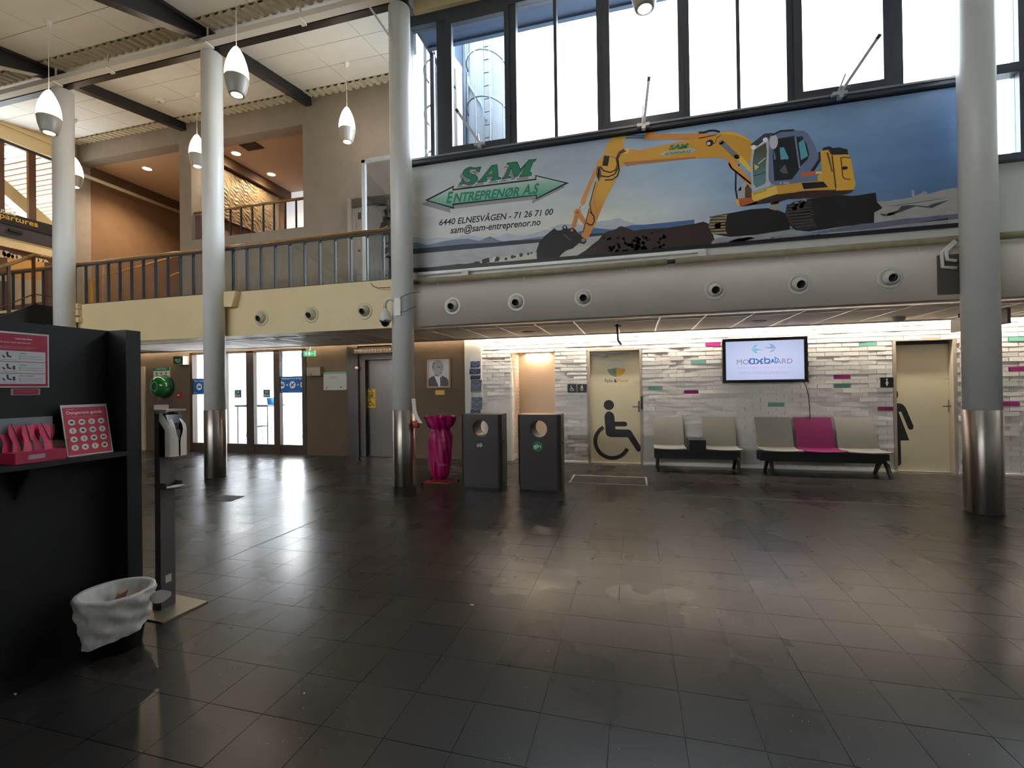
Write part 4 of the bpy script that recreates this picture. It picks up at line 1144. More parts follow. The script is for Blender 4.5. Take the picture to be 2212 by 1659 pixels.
def G7(x, y): return bt(1860 + x/9.759, 370 + y/9.759)
us = [0, .22, .42, .56, .76, 1]
rows_ = [(0.0, [(186,184,182),(192,190,186),(206,202,188),(194,197,194),(132,152,174),(98,118,148)]),
         (.30, [(196,194,190),(202,200,194),(210,208,194),(188,198,204),(108,142,180),(84,112,152)]),
         (.62, [(196,195,193),(190,192,194),(166,178,190),(160,184,208),(122,156,194),(94,128,172)]),
         (1.0, [(188,190,193),(180,186,193),(150,166,186),(154,178,204),(138,166,200),(124,152,188)])]
def skycol(x, z):
    u = min(1, max(0, (x - BX0) / (BX1 - BX0))); v = min(1, max(0, (z - BZ0) / (BZ1 - BZ0)))
    i = max(k for k in range(len(us)-1) if u >= us[k]); tu = (u - us[i]) / (us[i+1] - us[i])
    j = max(k for k in range(3) if v >= rows_[k][0]); tv = (v - rows_[j][0]) / (rows_[j+1][0] - rows_[j][0])
    f = lambda r: [lerp(a, b, tu) for a, b in zip(r[i], r[i+1])]
    return lin([lerp(a, b, tv) for a, b in zip(f(rows_[j][1]), f(rows_[j+1][1]))])
nu, nv = 40, 14; z0_, z1_ = BZ0 + .015, BZ1 - .035
pts = [(lerp(BX0, BX1, i/nu), lerp(z0_, z1_, j/nv)) for j in range(nv+1) for i in range(nu+1)]
d.raw(pts, [(j*(nu+1)+i, j*(nu+1)+i+1, (j+1)*(nu+1)+i+1, (j+1)*(nu+1)+i) for j in range(nv) for i in range(nu)], skycol)
d.build('sky_print', print_mat('banner_sky_ink', .5, var=.10, vscale=2.6, gain=1.3), ban)
def floorline(p): return [(p[0][0], z0_)] + p + [(p[-1][0], z0_)]
d = D((0, YB - .0006, 0), (1, 0, 0), (0, 0, 1), .00025)
# far mountains, forest line, water, shore on the left
snowm = (178, 184, 190)
m1 = [E5(*p) for p in ((-10,1080),(90,1060),(180,1075),(300,1080),(420,1060),(560,1075),(700,1040),(800,1035),(900,1060),(1030,1075),(1150,1050),(1260,1010),(1350,1035),(1480,1040),(1600,1010),(1720,970),(1900,960))] + [A1(*p) for p in ((250,1230),(400,1180),(600,1190),(760,1200),(850,1150),(960,1140),(1030,1125),(1090,1115),(1180,1150),(1300,1190),(1400,1200),(1659,1180))]
d.poly(floorline(m1), lambda x, z: lin((176, 182, 188)))
d.up()
m2 = [E5(*p) for p in ((-10,1120),(120,1130),(250,1160),(420,1120),(600,1090),(760,1080),(900,1110),(1040,1050),(1130,1095),(1240,1120),(1400,1100),(1550,1070),(1800,1040))]
d.poly(floorline(m2), (112, 126, 146))
m3 = [A1(*p) for p in ((560,1290),(640,1265),(780,1230),(900,1240),(1000,1250),(1100,1230),(1250,1195),(1400,1190),(1659,1165),(1990,1130))]
d.poly(floorline(m3), (76, 106, 146)); d.up()
fl_ = [E5(*p) for p in ((-10,1215),(140,1205),(400,1180),(700,1150),(1100,1130),(1300,1105),(1600,1090),(1800,1080))]
d.poly(fl_ + [E5(1800,1118), E5(-10,1285)], (44, 48, 60))
d.poly([A1(560,1310), A1(900,1290), A1(900,1322), A1(560,1345)], (46, 52, 66)); d.up()
w_ = [E5(-10,1283), E5(1800,1116)] + [A1(900,1320)]
d.poly(w_ + [(A1(900,1320)[0], z0_), (BX0, z0_)], lambda x, z: lin((172, 172, 174) if z > BZ0 + .25 else (160, 160, 162))); d.up()
sh = [E5(*p) for p in ((-10,1440),(520,1420),(640,1395),(700,1400),(820,1390),(860,1360),(1000,1370),(1300,1300),(1500,1280),(1700,1255))]
d.poly([E5(820,1400), E5(1100,1320), E5(1400,1275), E5(1700,1245)] + [A1(600,1450), A1(760,1440), (A1(760,1440)[0], z0_), (E5(820,1400)[0], z0_)], (190, 184, 170)); d.up()
d.poly([E5(*p) for p in ((-10,1455),(300,1440),(520,1415),(640,1398),(720,1400),(830,1385),(860,1365),(905,1370),(920,1388),(1040,1380),(1240,1372),(1700,1335),(1900,1318))] + [(E5(1900,1318)[0], z0_), (BX0, z0_)], (30, 28, 30))
d.poly([E5(*p) for p in ((938,1360),(945,1340),(1028,1318),(1035,1375),(945,1390))], (34, 32, 34))
d.poly([E5(*p) for p in ((1090,1368),(1120,1305),(1165,1318),(1150,1365))], (40, 38, 40)); d.poly([E5(*p) for p in ((1060,1370),(1092,1310),(1118,1306),(1090,1368))], (206, 206, 204))
for x, y, r in ((1240,1335,18),(1320,1310,20),(1430,1285,22),(1350,1308,14),(1520,1272,16),(1560,1262,12)): c = E5(x, y); d.disc(c[0], c[1], r/5.821*.0075, (52, 48, 48), n=9)
# earth heap and snow
d.up()
dirt = [A1(*p) for p in ((590,1560),(690,1500),(760,1440),(850,1370),(880,1330),(900,1300),(960,1270),(1050,1250),(1090,1215),(1130,1210),(1200,1235),(1260,1262),(1400,1245),(1659,1230))] + [D4(*p) for p in ((0,440),(100,415),(165,440),(260,700))]
d.poly(dirt + [(dirt[-1][0], z0_), (dirt[0][0], z0_)], (50, 33, 30))
for (x, y) in ((955,1365),(1130,1262),(1085,1420),(1090,1465),(1430,1380),(1250,1465),(1485,1290),(800,1485),(1560,1270),(1290,1350)): c = A1(x, y); d.disc(c[0], c[1], .012, (150, 118, 108), n=6)
for i in range(60):
    r_ = random.Random(i); c = A1(r_.uniform(900, 1650), r_.uniform(1330, 1520)); d.disc(c[0], c[1], r_.uniform(.008, .03), (36 + r_.randint(0, 40), 24 + r_.randint(0, 20), 22 + r_.randint(0, 16)), n=6)
snow = [G7(*p) for p in ((280,650),(600,620),(900,580),(1100,540),(1280,460),(1320,410),(1420,480),(1700,400),(1980,350),(2100,370))]
d.up()
d.poly([G7(-700,1000), G7(-300,760)] + snow + [(snow[-1][0], z0_), (G7(-700,1000)[0], z0_)], (168, 163, 156))
d.poly([G7(*p) for p in ((1060,395),(1115,400),(1130,535),(1075,540))], (176, 174, 172))
d.up()
d.poly([G7(*p) for p in ((780,820),(850,735),(1000,715),(1150,720),(1400,740),(1500,690),(1870,600),(1500,775),(1380,770),(1150,740),(820,860),(560,945),(450,945),(390,890),(540,905))], (74, 70, 76))
d.poly([G7(*p) for p in ((560,880),(740,850),(700,935),(550,945))], (136, 112, 90))
d.poly([G7(*p) for p in ((430,745),(760,715),(1200,650),(1600,590),(2050,530),(1700,585),(1200,665),(760,725))], (104, 98, 94))
d.poly([G7(*p) for p in ((-1200,1330),(0,1110),(300,1085),(560,1045),(800,1020),(960,995),(1300,975),(1600,935),(2060,895),(2060,1000),(1500,1060),(1000,1110),(500,1180),(0,1240))], (104, 106, 124))
near = [D4(*p) for p in ((185,690),(200,640),(260,600),(330,588),(420,600),(560,585),(700,570),(880,545),(1080,508),(1180,530),(1300,545),(1500,560),(1700,540),(2000,500),(2212,480))]
d.poly(near + [(near[-1][0] + .6, near[-1][1] + .05), (near[-1][0] + .6, z0_), (near[0][0], z0_)], lambda x, z: lin((150, 148, 152)))
d.poly([D4(*p) for p in ((380,650),(480,610),(620,590),(700,600),(560,640),(440,668))], (190, 182, 166))
for i in range(26):
    r_ = random.Random(i + 100); x = r_.uniform(240, 1500); c = D4(x, 655 - (x - 240) * .07 + r_.uniform(-18, 10)); d.disc(c[0], c[1], r_.uniform(.008, .022), random.Random(i).choice([(110, 108, 114), (196, 192, 188), (80, 78, 84)]), n=7, ry=.008)
d.build('landscape_print', print_mat('banner_land_ink', .5, var=.12, vscale=9, gain=1.25), ban)
# excavator
d = D((0, YB - .0024, 0), (1, 0, 0), (0, 0, 1), .00025)
YEL, YE2, ORA, BLK, GB = (206, 156, 58), (222, 184, 72), (206, 136, 64), (24, 22, 24), (102, 114, 142)
d.poly([D4(*p) for p in ((158,505),(165,440),(190,365),(240,345),(400,320),(560,290),(640,275),(840,262),(960,290),(1060,330),(1090,505),(700,565),(400,590),(240,560),(190,555))], (22, 17, 16))
d.poly([D4(*p) for p in ((1030,330),(1050,240),(1130,190),(1350,150),(1620,110),(1800,125),(2060,85),(2075,190),(2140,262),(2045,312),(2042,430),(1700,470),(1500,500),(1300,528),(1150,512),(1070,445))], (24, 20, 20)); d.up()
d.poly([D4(*p) for p in ((160,475),(175,410),(195,355),(375,335),(352,430),(352,500),(372,555),(200,555))], (140, 122, 90))
for k in range(6):
    y = 365 + k * 33; d.stroke([D4(170, y), D4(355, y - 8)], .012, (44, 34, 30))
d.poly([D4(*p) for p in ((230,440),(300,430),(296,490),(232,498))], (60, 46, 34))
d.poly([D4(*p) for p in ((1035,325),(1060,230),(1330,170),(1325,350),(1400,480),(1200,510),(1080,440))], (66, 58, 54))
for k in range(9):
    y = 215 + k * 34; d.stroke([D4(1045 + k*6, y + 12), D4(1325 + k*8, y - 18)], .01, (112, 104, 98) if k in (3, 4) else (36, 30, 28))
for x, y in ((1160,215),(1235,200),(1215,240),(1140,265),(1250,170)): c = D4(x, y); d.disc(c[0], c[1], .03, (150, 146, 144), n=7)
d.poly([D4(*p) for p in ((870,190),(960,180),(990,260),(930,288),(850,270))], (150, 146, 132)); d.stroke([D4(870, 215), D4(960, 200)], .02, (50, 40, 34))
d.poly([C3(*p) for p in ((380,1300),(720,1180),(1000,1140),(1640,1090),(1900,1150),(1640,1200),(1300,1240),(900,1260),(760,1300),(500,1330),(150,1375))], (58, 38, 32))
d.poly([C3(*p) for p in ((110,1250),(330,1228),(420,1320),(300,1355),(140,1368))], (172, 86, 44)); d.poly([C3(*p) for p in ((60,1300),(75,1260),(112,1248),(135,1370),(85,1350))], (214, 172, 84))
d.poly([C3(*p) for p in ((85,1240),(95,1130),(140,1040),(205,985),(255,1010),(215,1060),(205,1240))], (170, 168, 168)); d.poly([C3(*p) for p in ((105,1130),(125,1080),(155,1050),(155,1115))], (40, 44, 50))
d.poly([C3(*p) for p in ((215,1235),(215,1080),(255,1010),(320,1100),(325,1235))], (96, 66, 44))
d.stroke([C3(120,705), C3(70,840), C3(65,1100), C3(90,1240)], .02, (30, 36, 48))
# boom and cylinders
boom = [(1339,340.5),(1346,326),(1364,322),(1380,325),(1475,305),(1548,289),(1572.6,283.7),(1591.6,288.5),(1610.6,297.3),(1624,306.8),(1636,330),(1634,372),(1622.8,353.6),(1609,346),(1590,350),(1575,348),(1567,343),(1543,340.7),(1502,342.5),(1440,349),(1380,355),(1352,358.6),(1344,351)]
d.up(); d.poly([bt(*p) for p in boom], lambda x, z: lin((202, 148, 56)))
d.up(); d.poly([bt(*p) for p in ((1344,351),(1380,348),(1440,343),(1502,339),(1502,342.5),(1440,349),(1380,355),(1354,358.6))], (166, 110, 62))
d.poly([B2(*p) for p in ((80,240),(130,195),(235,190),(240,215),(880,215),(960,200),(1150,222),(1240,212),(1000,290),(700,312),(110,305))], ORA)
d.poly([B2(*p) for p in ((1250,215),(1420,178),(1560,205),(1700,272),(1800,342),(1700,300),(1560,245),(1400,225))], (222, 168, 70))
d.stroke([A1(1165,131), A1(1400,132)], .012, (60, 66, 84)); d.stroke([A1(1165,157), A1(1400,155)], .012, (60, 66, 84))
d.stroke([B2(960,198), B2(1040,195), B2(1120,168), B2(1200,162), B2(1280,185)], .028, (34, 34, 44))
d.stroke([B2(950,290), B2(1240,228)], .012, (96, 66, 40)); d.stroke([B2(1300,245), B2(1245,275), B2(1215,360), B2(1185,375)], .012, (120, 78, 36))
c = B2(1130, 362); d.disc(c[0], c[1], .045, (30, 26, 26)); d.up(); d.disc(c[0] - .015, c[1] - .005, .022, (200, 198, 194))
d.stroke([B2(1310,350), B2(1560,585)], .062, (112, 116, 122), caps=True)
d.poly([B2(*p) for p in ((1540,600),(1620,560),(1700,640),(1800,780),(1790,850),(1740,800))], YE2); d.up()
d.poly([B2(*p) for p in ((1415,680),(1440,640),(1500,620),(1560,700),(1790,960),(1790,1060),(1700,1000),(1540,830),(1430,740))], (212, 148, 66))
d.stroke([B2(1440,690), B2(1470,760), B2(1560,830), B2(1780,1010)], .02, (228, 190, 110))
# stick, its cylinder, bucket
d.poly([A1(*p) for p in ((1005,148),(1165,132),(1172,160),(1142,215),(1142,290),(1185,345),(1145,455),(1105,530),(1060,640),(960,830),(880,1000),(815,1170),(715,1365),(640,1330),(645,1300),(735,995),(735,950),(770,830),(832,660),(812,500),(830,450),(912,340),(935,255))], lambda x, z: lin((202, 152, 62) if z > BZ0 + .8 else (190, 130, 58)))
d.up()
d.poly([A1(*p) for p in ((800,520),(832,560),(692,890),(690,930),(652,970),(628,940),(642,880),(775,580))], (204, 138, 72))
d.stroke([A1(635,965), A1(612,1025)], .016, (130, 136, 140)); d.stroke([A1(595,1045), A1(545,1225)], .062, (186, 118, 62)); d.stroke([A1(600,1050), A1(705,1195)], .062, (192, 122, 64))
d.up(); c = A1(595, 1045); d.disc(c[0], c[1], .05, (196, 130, 68)); d.up(); d.disc(c[0], c[1], .022, (150, 92, 50))
d.poly([A1(*p) for p in ((110,1605),(105,1500),(140,1400),(200,1330),(280,1265),(315,1232),(355,1262),(415,1255),(415,1212),(440,1195),(470,1210),(478,1242),(540,1225),(580,1260),(600,1300),(650,1338),(700,1368),(700,1400),(672,1425),(615,1410),(540,1475),(460,1500),(410,1540),(368,1590))], (24, 21, 23)); d.up()
for p, r in (((527,1258),.022), ((663,1378),.028)): c = A1(*p); d.disc(c[0], c[1], r, (150, 104, 70), n=14)
c = A1(443, 1222); d.disc(c[0], c[1], .018, (160, 168, 176), n=12); d.stroke([A1(425,1305), A1(515,1380)], .018, (70, 70, 74))
for pts_ in (((870,500),(910,550),(990,568),(1050,540),(1072,480),(1060,400),(1090,330),(1150,295)), ((865,610),(960,622),(1040,590),(1088,500),(1076,400),(1112,335),(1172,312)), ((925,660),(1010,655),(1072,610),(1092,540),(1085,480)), ((745,1040),(790,1090),(795,1150),(770,1195),(735,1195),(705,1170))):
    d.stroke([A1(*p) for p in pts_], .018, (44, 36, 32))
d.stroke([A1(812,680), A1(740,950), A1(765,1050)], .016, (96, 68, 40)); d.stroke([A1(735,1000), A1(660,1290)], .012, (40, 34, 30)); d.stroke([A1(830,700), A1(790,900), A1(830,1040)], .01, (170, 120, 60))
d.poly([A1(*p) for p in ((912,368),(978,372),(955,492),(890,486))], (28, 27, 32)); d.stroke([A1(965,400), A1(948,460)], .012, (180, 180, 184)); d.stroke([A1(985,372), A1(1060,405)], .008, (130, 92, 44))
d.poly([A1(*p) for p in ((830,500),(870,495),(880,600),(850,680),(818,600))], (92, 76, 66)); d.stroke([A1(855,520), A1(840,640)], .014, (214, 206, 190)); d.poly([A1(*p) for p in ((1150,285),(1225,275),(1190,345),(1150,340))], (214, 178, 110))
# cab, body, engine hood, counterweight
d.up()
d.poly([C3(*p) for p in ((316,1165),(715,1038),(735,1172),(360,1292),(330,1262))], YE2)
d.poly([C3(*p) for p in ((712,1040),(1115,985),(1460,972),(1545,1068),(1660,1080),(1640,1110),(1150,1120),(1000,1152),(735,1182))], (200, 148, 56)); d.up()
d.poly([C3(*p) for p in ((1115,1000),(1460,978),(1538,1065),(1150,1100))], (30, 26, 26))
d.poly([C3(*p) for p in ((1408,490),(1540,472),(1590,552),(1655,1085),(1600,1095),(1545,1070),(1465,972),(1440,830))], (206, 156, 58))
d.poly([C3(*p) for p in ((1590,552),(1858,545),(1900,600),(1950,900),(1976,1020),(1940,1110),(1662,1122),(1650,960))], (214, 164, 58))
d.poly([C3(*p) for p in ((1640,1125),(1948,1106),(1900,1158),(1780,1190),(1600,1185))], (52, 36, 30))
d.poly([C3(*p) for p in ((1448,485),(1455,440),(1560,413),(1602,440),(1720,435),(1845,465),(1860,545),(1590,553),(1540,474))], (34, 30, 34)); d.up()
for k in range(12): d.stroke([C3(1512 + k*7, 525 + k*26), C3(1545 + k*6, 530 + k*26)], .016, (70, 46, 26))
d.stroke([C3(1740,600), C3(1770,900), C3(1800,935), C3(1890,945)], .014, (120, 84, 36)); d.stroke([C3(1740,600), C3(1780,590), C3(1890,600)], .014, (120, 84, 36)); d.stroke([C3(1600,560), C3(1660,1080)], .016, (90, 62, 34))
c = C3(1800, 763); d.disc(c[0], c[1], .035, (40, 30, 26), n=14, ry=.022)
d.poly([C3(*p) for p in ((1380,510),(1412,500),(1422,640),(1310,822),(1250,822),(1392,610))], (32, 30, 36)); d.poly([C3(*p) for p in ((1372,880),(1440,830),(1465,972),(1370,975))], (208, 160, 66))
d.poly([C3(*p) for p in ((298,720),(330,450),(560,330),(604,330),(592,960),(625,1000),(612,1052),(328,1130))], (182, 182, 184))
d.poly([C3(*p) for p in ((598,330),(640,280),(700,210),(980,160),(1150,170),(1222,220),(1312,380),(1392,600),(1250,822),(1120,880),(1370,890),(1370,975),(1110,992),(720,1042),(622,1000),(588,900))], GB); d.up()
gtop, gbot = C3(0, 400)[1], C3(0, 1050)[1]
def glasscol(x, z):
    t = min(1, max(0, (z - gbot) / (gtop - gbot))); return lin([lerp(a, b, t) for a, b in zip((88, 132, 134), (74, 64, 48))])
d.poly([C3(*p) for p in ((338,640),(365,470),(548,358),(562,500),(548,700),(548,980),(520,1020),(390,1080),(348,1010),(338,800))], glasscol)
d.poly([C3(*p) for p in ((655,600),(665,430),(715,300),(1012,248),(1050,500),(1082,780),(965,942),(682,970))], (28, 28, 34))
d.poly([C3(*p) for p in ((1028,265),(1130,258),(1200,390),(1238,545),(1212,622),(1090,745),(1060,500))], (30, 32, 40)); d.up()
d.poly([C3(*p) for p in ((765,440),(830,430),(905,590),(905,622),(782,626))], (86, 152, 172)); d.poly([C3(*p) for p in ((1068,360),(1150,298),(1216,572),(1105,636))], (84, 152, 168)); d.poly([C3(*p) for p in ((672,470),(700,560),(705,625),(672,630))], (80, 124, 150))
d.poly([C3(*p) for p in ((760,800),(850,700),(880,780),(900,850),(820,850))], (86, 88, 92)); d.stroke([C3(345,890), C3(550,830)], .012, (50, 70, 74)); d.stroke([C3(420,700), C3(540,600)], .012, (196, 190, 180))
d.poly([C3(*p) for p in ((365,700),(440,745),(370,800))], (214, 186, 90))
d.stroke([C3(1012,260), C3(1085,770)], .018, (120, 130, 150))
d.poly([C3(*p) for p in ((300,390),(520,215),(650,203),(600,290),(430,400),(340,410))], (54, 62, 84)); d.stroke([C3(650,240), C3(780,175), C3(985,160)], .025, (36, 42, 58))
c = C3(670, 345); d.disc(c[0], c[1], .05, (186, 186, 194), n=18, ry=.095); d.up()
for p in ((350, 432), (537, 312)): c = C3(*p); d.disc(c[0], c[1], .03, (232, 230, 226), n=12)
d.stroke([C3(440,400), C3(520,340)], .016, (200, 200, 206)); d.stroke([C3(1110,865), C3(1340,840)], .05, (196, 96, 52)); d.stroke([C3(1340,838), C3(1440,832)], .03, (220, 186, 96))
for x in (780, 840, 870, 905): c = C3(x, 1000); d.disc(c[0], c[1], .012, (170, 172, 184), n=8)
d.build('excavator_print', print_mat('banner_print_ink', .5, var=.05, vscale=6, gain=1.4), ban, label='yellow excavator printed on the banner')
# lettering and arrow
d = D((0, YB - .0016, 0), (1, 0, 0), (0, 0, 1), .0002)
GRN, SHD, INK = (40, 140, 104), (158, 156, 160), (38, 36, 38)
CAPH = max(p[1] for p in text_tris('H')[0])
def btext(body, fn, bl_, br__, tl_, col, bold=0.0, shear=0.0, spacing=1.0, k=None, dd_=None):
    """lettering whose base line runs bl-br and whose capitals reach tl"""
    dd_ = dd_ or d
    vs, fs = text_tris(body, bold, shear, spacing)
    mx, Mx = min(p[0] for p in vs), max(p[0] for p in vs)
    def w(a, b):
        s_, t_ = (a - mx) / (Mx - mx), b / CAPH
        return fn(bl_[0] + (br__[0]-bl_[0])*s_ + (tl_[0]-bl_[0])*t_, bl_[1] + (br__[1]-bl_[1])*s_ + (tl_[1]-bl_[1])*t_)
    c = lin(col); dd_.raw([w(*p) for p in vs], fs, lambda x, y: c, k)
arrow = [(218,598),(588,410),(582,455),(1610,325),(1606,280),(2035,380),(1612,590),(1615,540),(582,660),(590,708)]
inner = [(262,598),(570,440),(566,478),(1624,343),(1622,298),(1980,382),(1628,565),(1630,526),(566,640),(572,682)]
S_ = [(660,398),(690,330),(704,330),(712,355),(735,374),(765,376),(795,366),(803,345),(790,326),(735,305),(708,282),(700,250),(715,215),(755,190),(800,180),(838,190),(868,190),(880,183),(928,178),(905,240),(888,242),(880,222),(860,208),(830,205),(795,212),(772,228),(772,246),(790,260),(840,275),(875,295),(888,325),(875,360),(840,388),(790,402),(745,400),(712,392),(685,398)]
A_ = [(885,375),(890,355),(915,345),(1060,160),(1128,150),(1146,310),(1180,314),(1172,332),(1060,347),(1066,325),(1080,318),(1076,292),(1000,302),(980,326),(1002,332),(996,360)]
Ah = [(1020,270),(1070,262),(1060,215)]
M_ = [(1192,330),(1198,312),(1222,305),(1290,152),(1252,152),(1258,130),(1380,115),(1420,208),(1530,90),(1622,80),(1612,100),(1582,110),(1536,240),(1562,250),(1556,288),(1410,302),(1416,284),(1444,274),(1490,150),(1385,296),(1345,300),(1305,185),(1268,300),(1300,302),(1295,316)]
for L_ in (S_, A_, M_): d.poly([E5(x - 38, y + 42) for x, y in L_], SHD)
d.poly([E5(x - 44, y + 50) for x, y in arrow], SHD); d.up()
d.poly([E5(*p) for p in arrow], INK); d.up()
ytop = {440, 478, 343, 298}
def agrad(x, z):
    u = (x - E5(262,598)[0]) / (E5(1980,382)[0] - E5(262,598)[0]); zc_ = lerp(E5(262,598)[1], E5(1980,382)[1], u)
    t = min(1, max(0, .5 + (z - zc_) / .34)); return lin([lerp(a, b, t) for a, b in zip((84, 176, 140), (226, 224, 220))])
d.poly([E5(*p) for p in inner], agrad)
d.build('double_arrow', PRINT, ban, label='double arrow filled green below')
d = D((0, YB - .0024, 0), (1, 0, 0), (0, 0, 1), .0002)
for L_, h_ in ((S_, ()), (A_, (Ah,)), (M_, ())):
    d.poly([E5(*p) for p in L_], GRN, holes=[[E5(*p) for p in h] for h in h_])
    n_ = len(L_); d.up()
    d.stroke([E5(*p) for p in L_ + [L_[0]]], .009, (26, 70, 56)); d.layer -= 1
d.build('company_name', PRINT, ban, label='green slab letters SAM')
d = D((0, YB - .0026, 0), (1, 0, 0), (0, 0, 1), .0002)
btext('E', E5, (490,633), (560,625), (508,500), GRN, .03, .12); btext('NTREPREN\u00d8R', E5, (578,622), (1405,540), (595,515), GRN, .03, .12); btext('A.S', E5, (1440,532), (1640,508), (1462,412), GRN, .03, .12)
d.build('arrow_lettering', PRINT, ban)
d = D((0, YB - .0016, 0), (1, 0, 0), (0, 0, 1), .0002)
btext('6440 ELNESV\u00c5GEN - 71 26 71 00', E5, (400,916), (1832,778), (402,842), INK, .018, .18)
d.build('address_line', PRINT, ban)
d = D((0, YB - .0016, 0), (1, 0, 0), (0, 0, 1), .0002)
btext('sam@sam-entreprenor.no', E5, (540,1016), (1675,908), (542,934), INK, .018, .18)
d.build('mail_line', PRINT, ban)
d = D((0, YB - .007, 0), (1, 0, 0), (0, 0, 1), .0002)
# small sticker on the boom
d.poly([B2(*p) for p in ((325,545),(440,490),(440,510),(800,455),(800,438),(938,468),(815,535),(812,510),(440,562),(440,580))], (196, 206, 196)); d.up()
btext('SAM', B2, (475,472), (790,440), (480,405), GRN, .05, .2); btext('ENTREPREN\u00d8R A.S', B2, (415,562), (820,508), (418,525), GRN, .03, .1)
btext('NEW HOLLAND', C3, (350,1195), (560,1125), (350,1165), (150, 112, 40), .02)
d.build('boom_sticker', PRINT, ban)

# ---- pendant lamps
shade_glow = glow('opal_shade_glow', LAMP_WARM, 6.0)
spot_glow = glow('lamp_mouth_glow', (1.0, .93, .82), 18.0)
cup_m = mat('brushed_grey_lamp_cup', (196, 190, 178), .4, .1)
def pendant_parts(t, X, Y, zb, zc_):
    prof = [(0.0, .69)] + [(.150 * math.sin(PI / 2 * k / 12) ** .70, .69 - .43 * k / 12) for k in range(1, 13)]
    prof = [(r, h) for r, h in prof] + [(.149, .235)]
    B().lathe(list(reversed(prof)), (X, Y, zb), n=28, caps=(False, False)).build('shade', shade_glow, t)
    B().lathe([(.070, .0), (.098, 0.0), (.106, .015), (.135, .12), (.153, .235), (.150, .245), (.145, .235)], (X, Y, zb), n=28, caps=(False, False)).build('cup', cup_m, t)
    B().lathe([(.0, .012), (.070, .012), (.072, .0)], (X, Y, zb), n=20, caps=(False, False)).build('mouth', spot_glow, t)
    B().tube([(X, Y, zb + .68), (X, Y, zc_)], .004, 6).build('cord', tbar_mat, t)
    B().lathe([(.02, -.10), (.05, -.02), (.06, .02)], (X, Y, zc_), n=16).build('ceiling_rose', tbar_mat, t)
lamps = [(-8.80, 5.12, 5.52, 'pendant lamp in front of the leftmost column'), (-5.27, 5.2, 5.545, 'large pendant lamp beside the top of the column at the entrance'),
         (0.17, 5.15, 5.49, 'pendant lamp at the top edge in front of the high windows'),
         (-5.27, 7.76, 6.2, 'pendant lamp over the balcony before the taupe wall'), (-8.81, 7.67, 6.165, 'pendant lamp half behind the column at the entrance'), (-12.33, 7.65, 6.16, 'pendant lamp half hidden by the leftmost column')]
first = None
for X, Y, zb, lab in lamps:
    t = thing('pendant_lamp', 'bullet shaped white ' + lab, 'lamp', (X, Y, zb), 'bullet shaped pendant lamps')
    pendant_parts(t, X, Y, zb, roof(Y))

# ---- air nozzles in duct and balcony edge
noz_w = mat('white_nozzle', (214, 208, 198), .35); noz_c = mat('cream_nozzle', (206, 196, 166), .35); hole_m = mat('dark_nozzle_throat', (24, 21, 20), .7)
def nozzle(px, py, m, label, grp):
    P = at(px, py, YF); X, Z = P.x, P.z
    t = thing('air_nozzle', label, 'air nozzle', (X, YF, Z), grp)
    B().lathe([(.132, 0), (.132, .008), (.118, .014), (.108, .010), (.098, .016), (.092, .004)], (X, YF, Z), (0, -1, 0), 28, (False, False)).build('flange', m, t)
    th = math.radians(16); ax = V(0, -math.cos(th), -math.sin(th)); c = V(X, YF - .012, Z)
    prof = [(.088 * math.sin(math.radians(a)), .088 * math.cos(math.radians(a))) for a in range(100, 36, -6)] + [(.056, .080), (.050, .078), (.046, .0)]
    B().lathe(prof, c, ax, 28, (False, False)).build('ball', m, t)
    B().lathe([(.0, .01), (.047, .01), (.0475, .06)], c, ax, 20, (False, False)).build('throat', hole_m, t)
for (px, py), lab in zip(((565,687),(673,680),(788,672)), ('nearest the column at the entrance', 'the middle one of three', 'nearest the dome camera')):
    nozzle(px, py, noz_c, 'round cream air nozzle in the balcony edge, ' + lab, 'air nozzles of the balcony edge')
ords = ('first', 'second', 'third', 'fourth', 'fifth', 'sixth')
for (px, py), lab in zip(((978,661),(1116,653),(1261,643),(1544,626),(1726,614),(1922,600)), ords):
    nozzle(px, py, noz_w, 'round white air nozzle in the duct, %s from the dome camera' % lab, 'air nozzles of the white duct')

# ---- pipe along the duct, white conduit, hooks
pipe_m = mat('beige_lagged_pipe', (152, 142, 112), .6, var=.15, vscale=9)
YPp = 6.47
a, b_ = at(890, 606, YPp), at(2060, 523, YPp)
zz = (a.z + b_.z) / 2
lp_ = thing('lagged_pipe', 'beige lagged pipe running along the top of the white duct', 'pipe', (0, YPp, zz))
B().tube([(-3.28, YPp, zz), (-.6, YPp, zz), (.45, YPp, zz + .005)], .042, 10).tube([(.55, YPp, zz + .005), (XR - .02, YPp, zz)], .042, 10).build('lagging', pipe_m, lp_)
B().tube([(.43, YPp, zz + .005), (.57, YPp, zz + .005)], .03, 10).build('valve', mat('dark_plastic', (58, 58, 62), .5), lp_)
for px in (945, 1132, 1352, 1440, 1700, 1985):
    P = at(px, 590, YPp); x = P.x
    B().tube([(x, YPp, zz - .04), (x, YPp - .01, zz - .15), (x + .02, YPp + .0, zz - .17)], .005, 5).build('hanger', tbar_mat, lp_)
a, b_ = at(905, 592, 6.57), at(1522, 548, 6.57)
cd = thing('cable_trunking', 'thin white cable trunking under the black lower edge of the banner', 'trunking', (a.x, 6.57, a.z))
B().box(a.x, b_.x, 6.55, 6.62, a.z - .02, a.z + .02).build('channel', tbar_mat, cd)
for px, py in ((1005, 590), (1516, 549)):
    P = at(px, py, 6.54); B().box(P.x - .05, P.x + .05, 6.52, 6.56, P.z - .05, P.z + .04).build('clip_box', white_paint, cd)
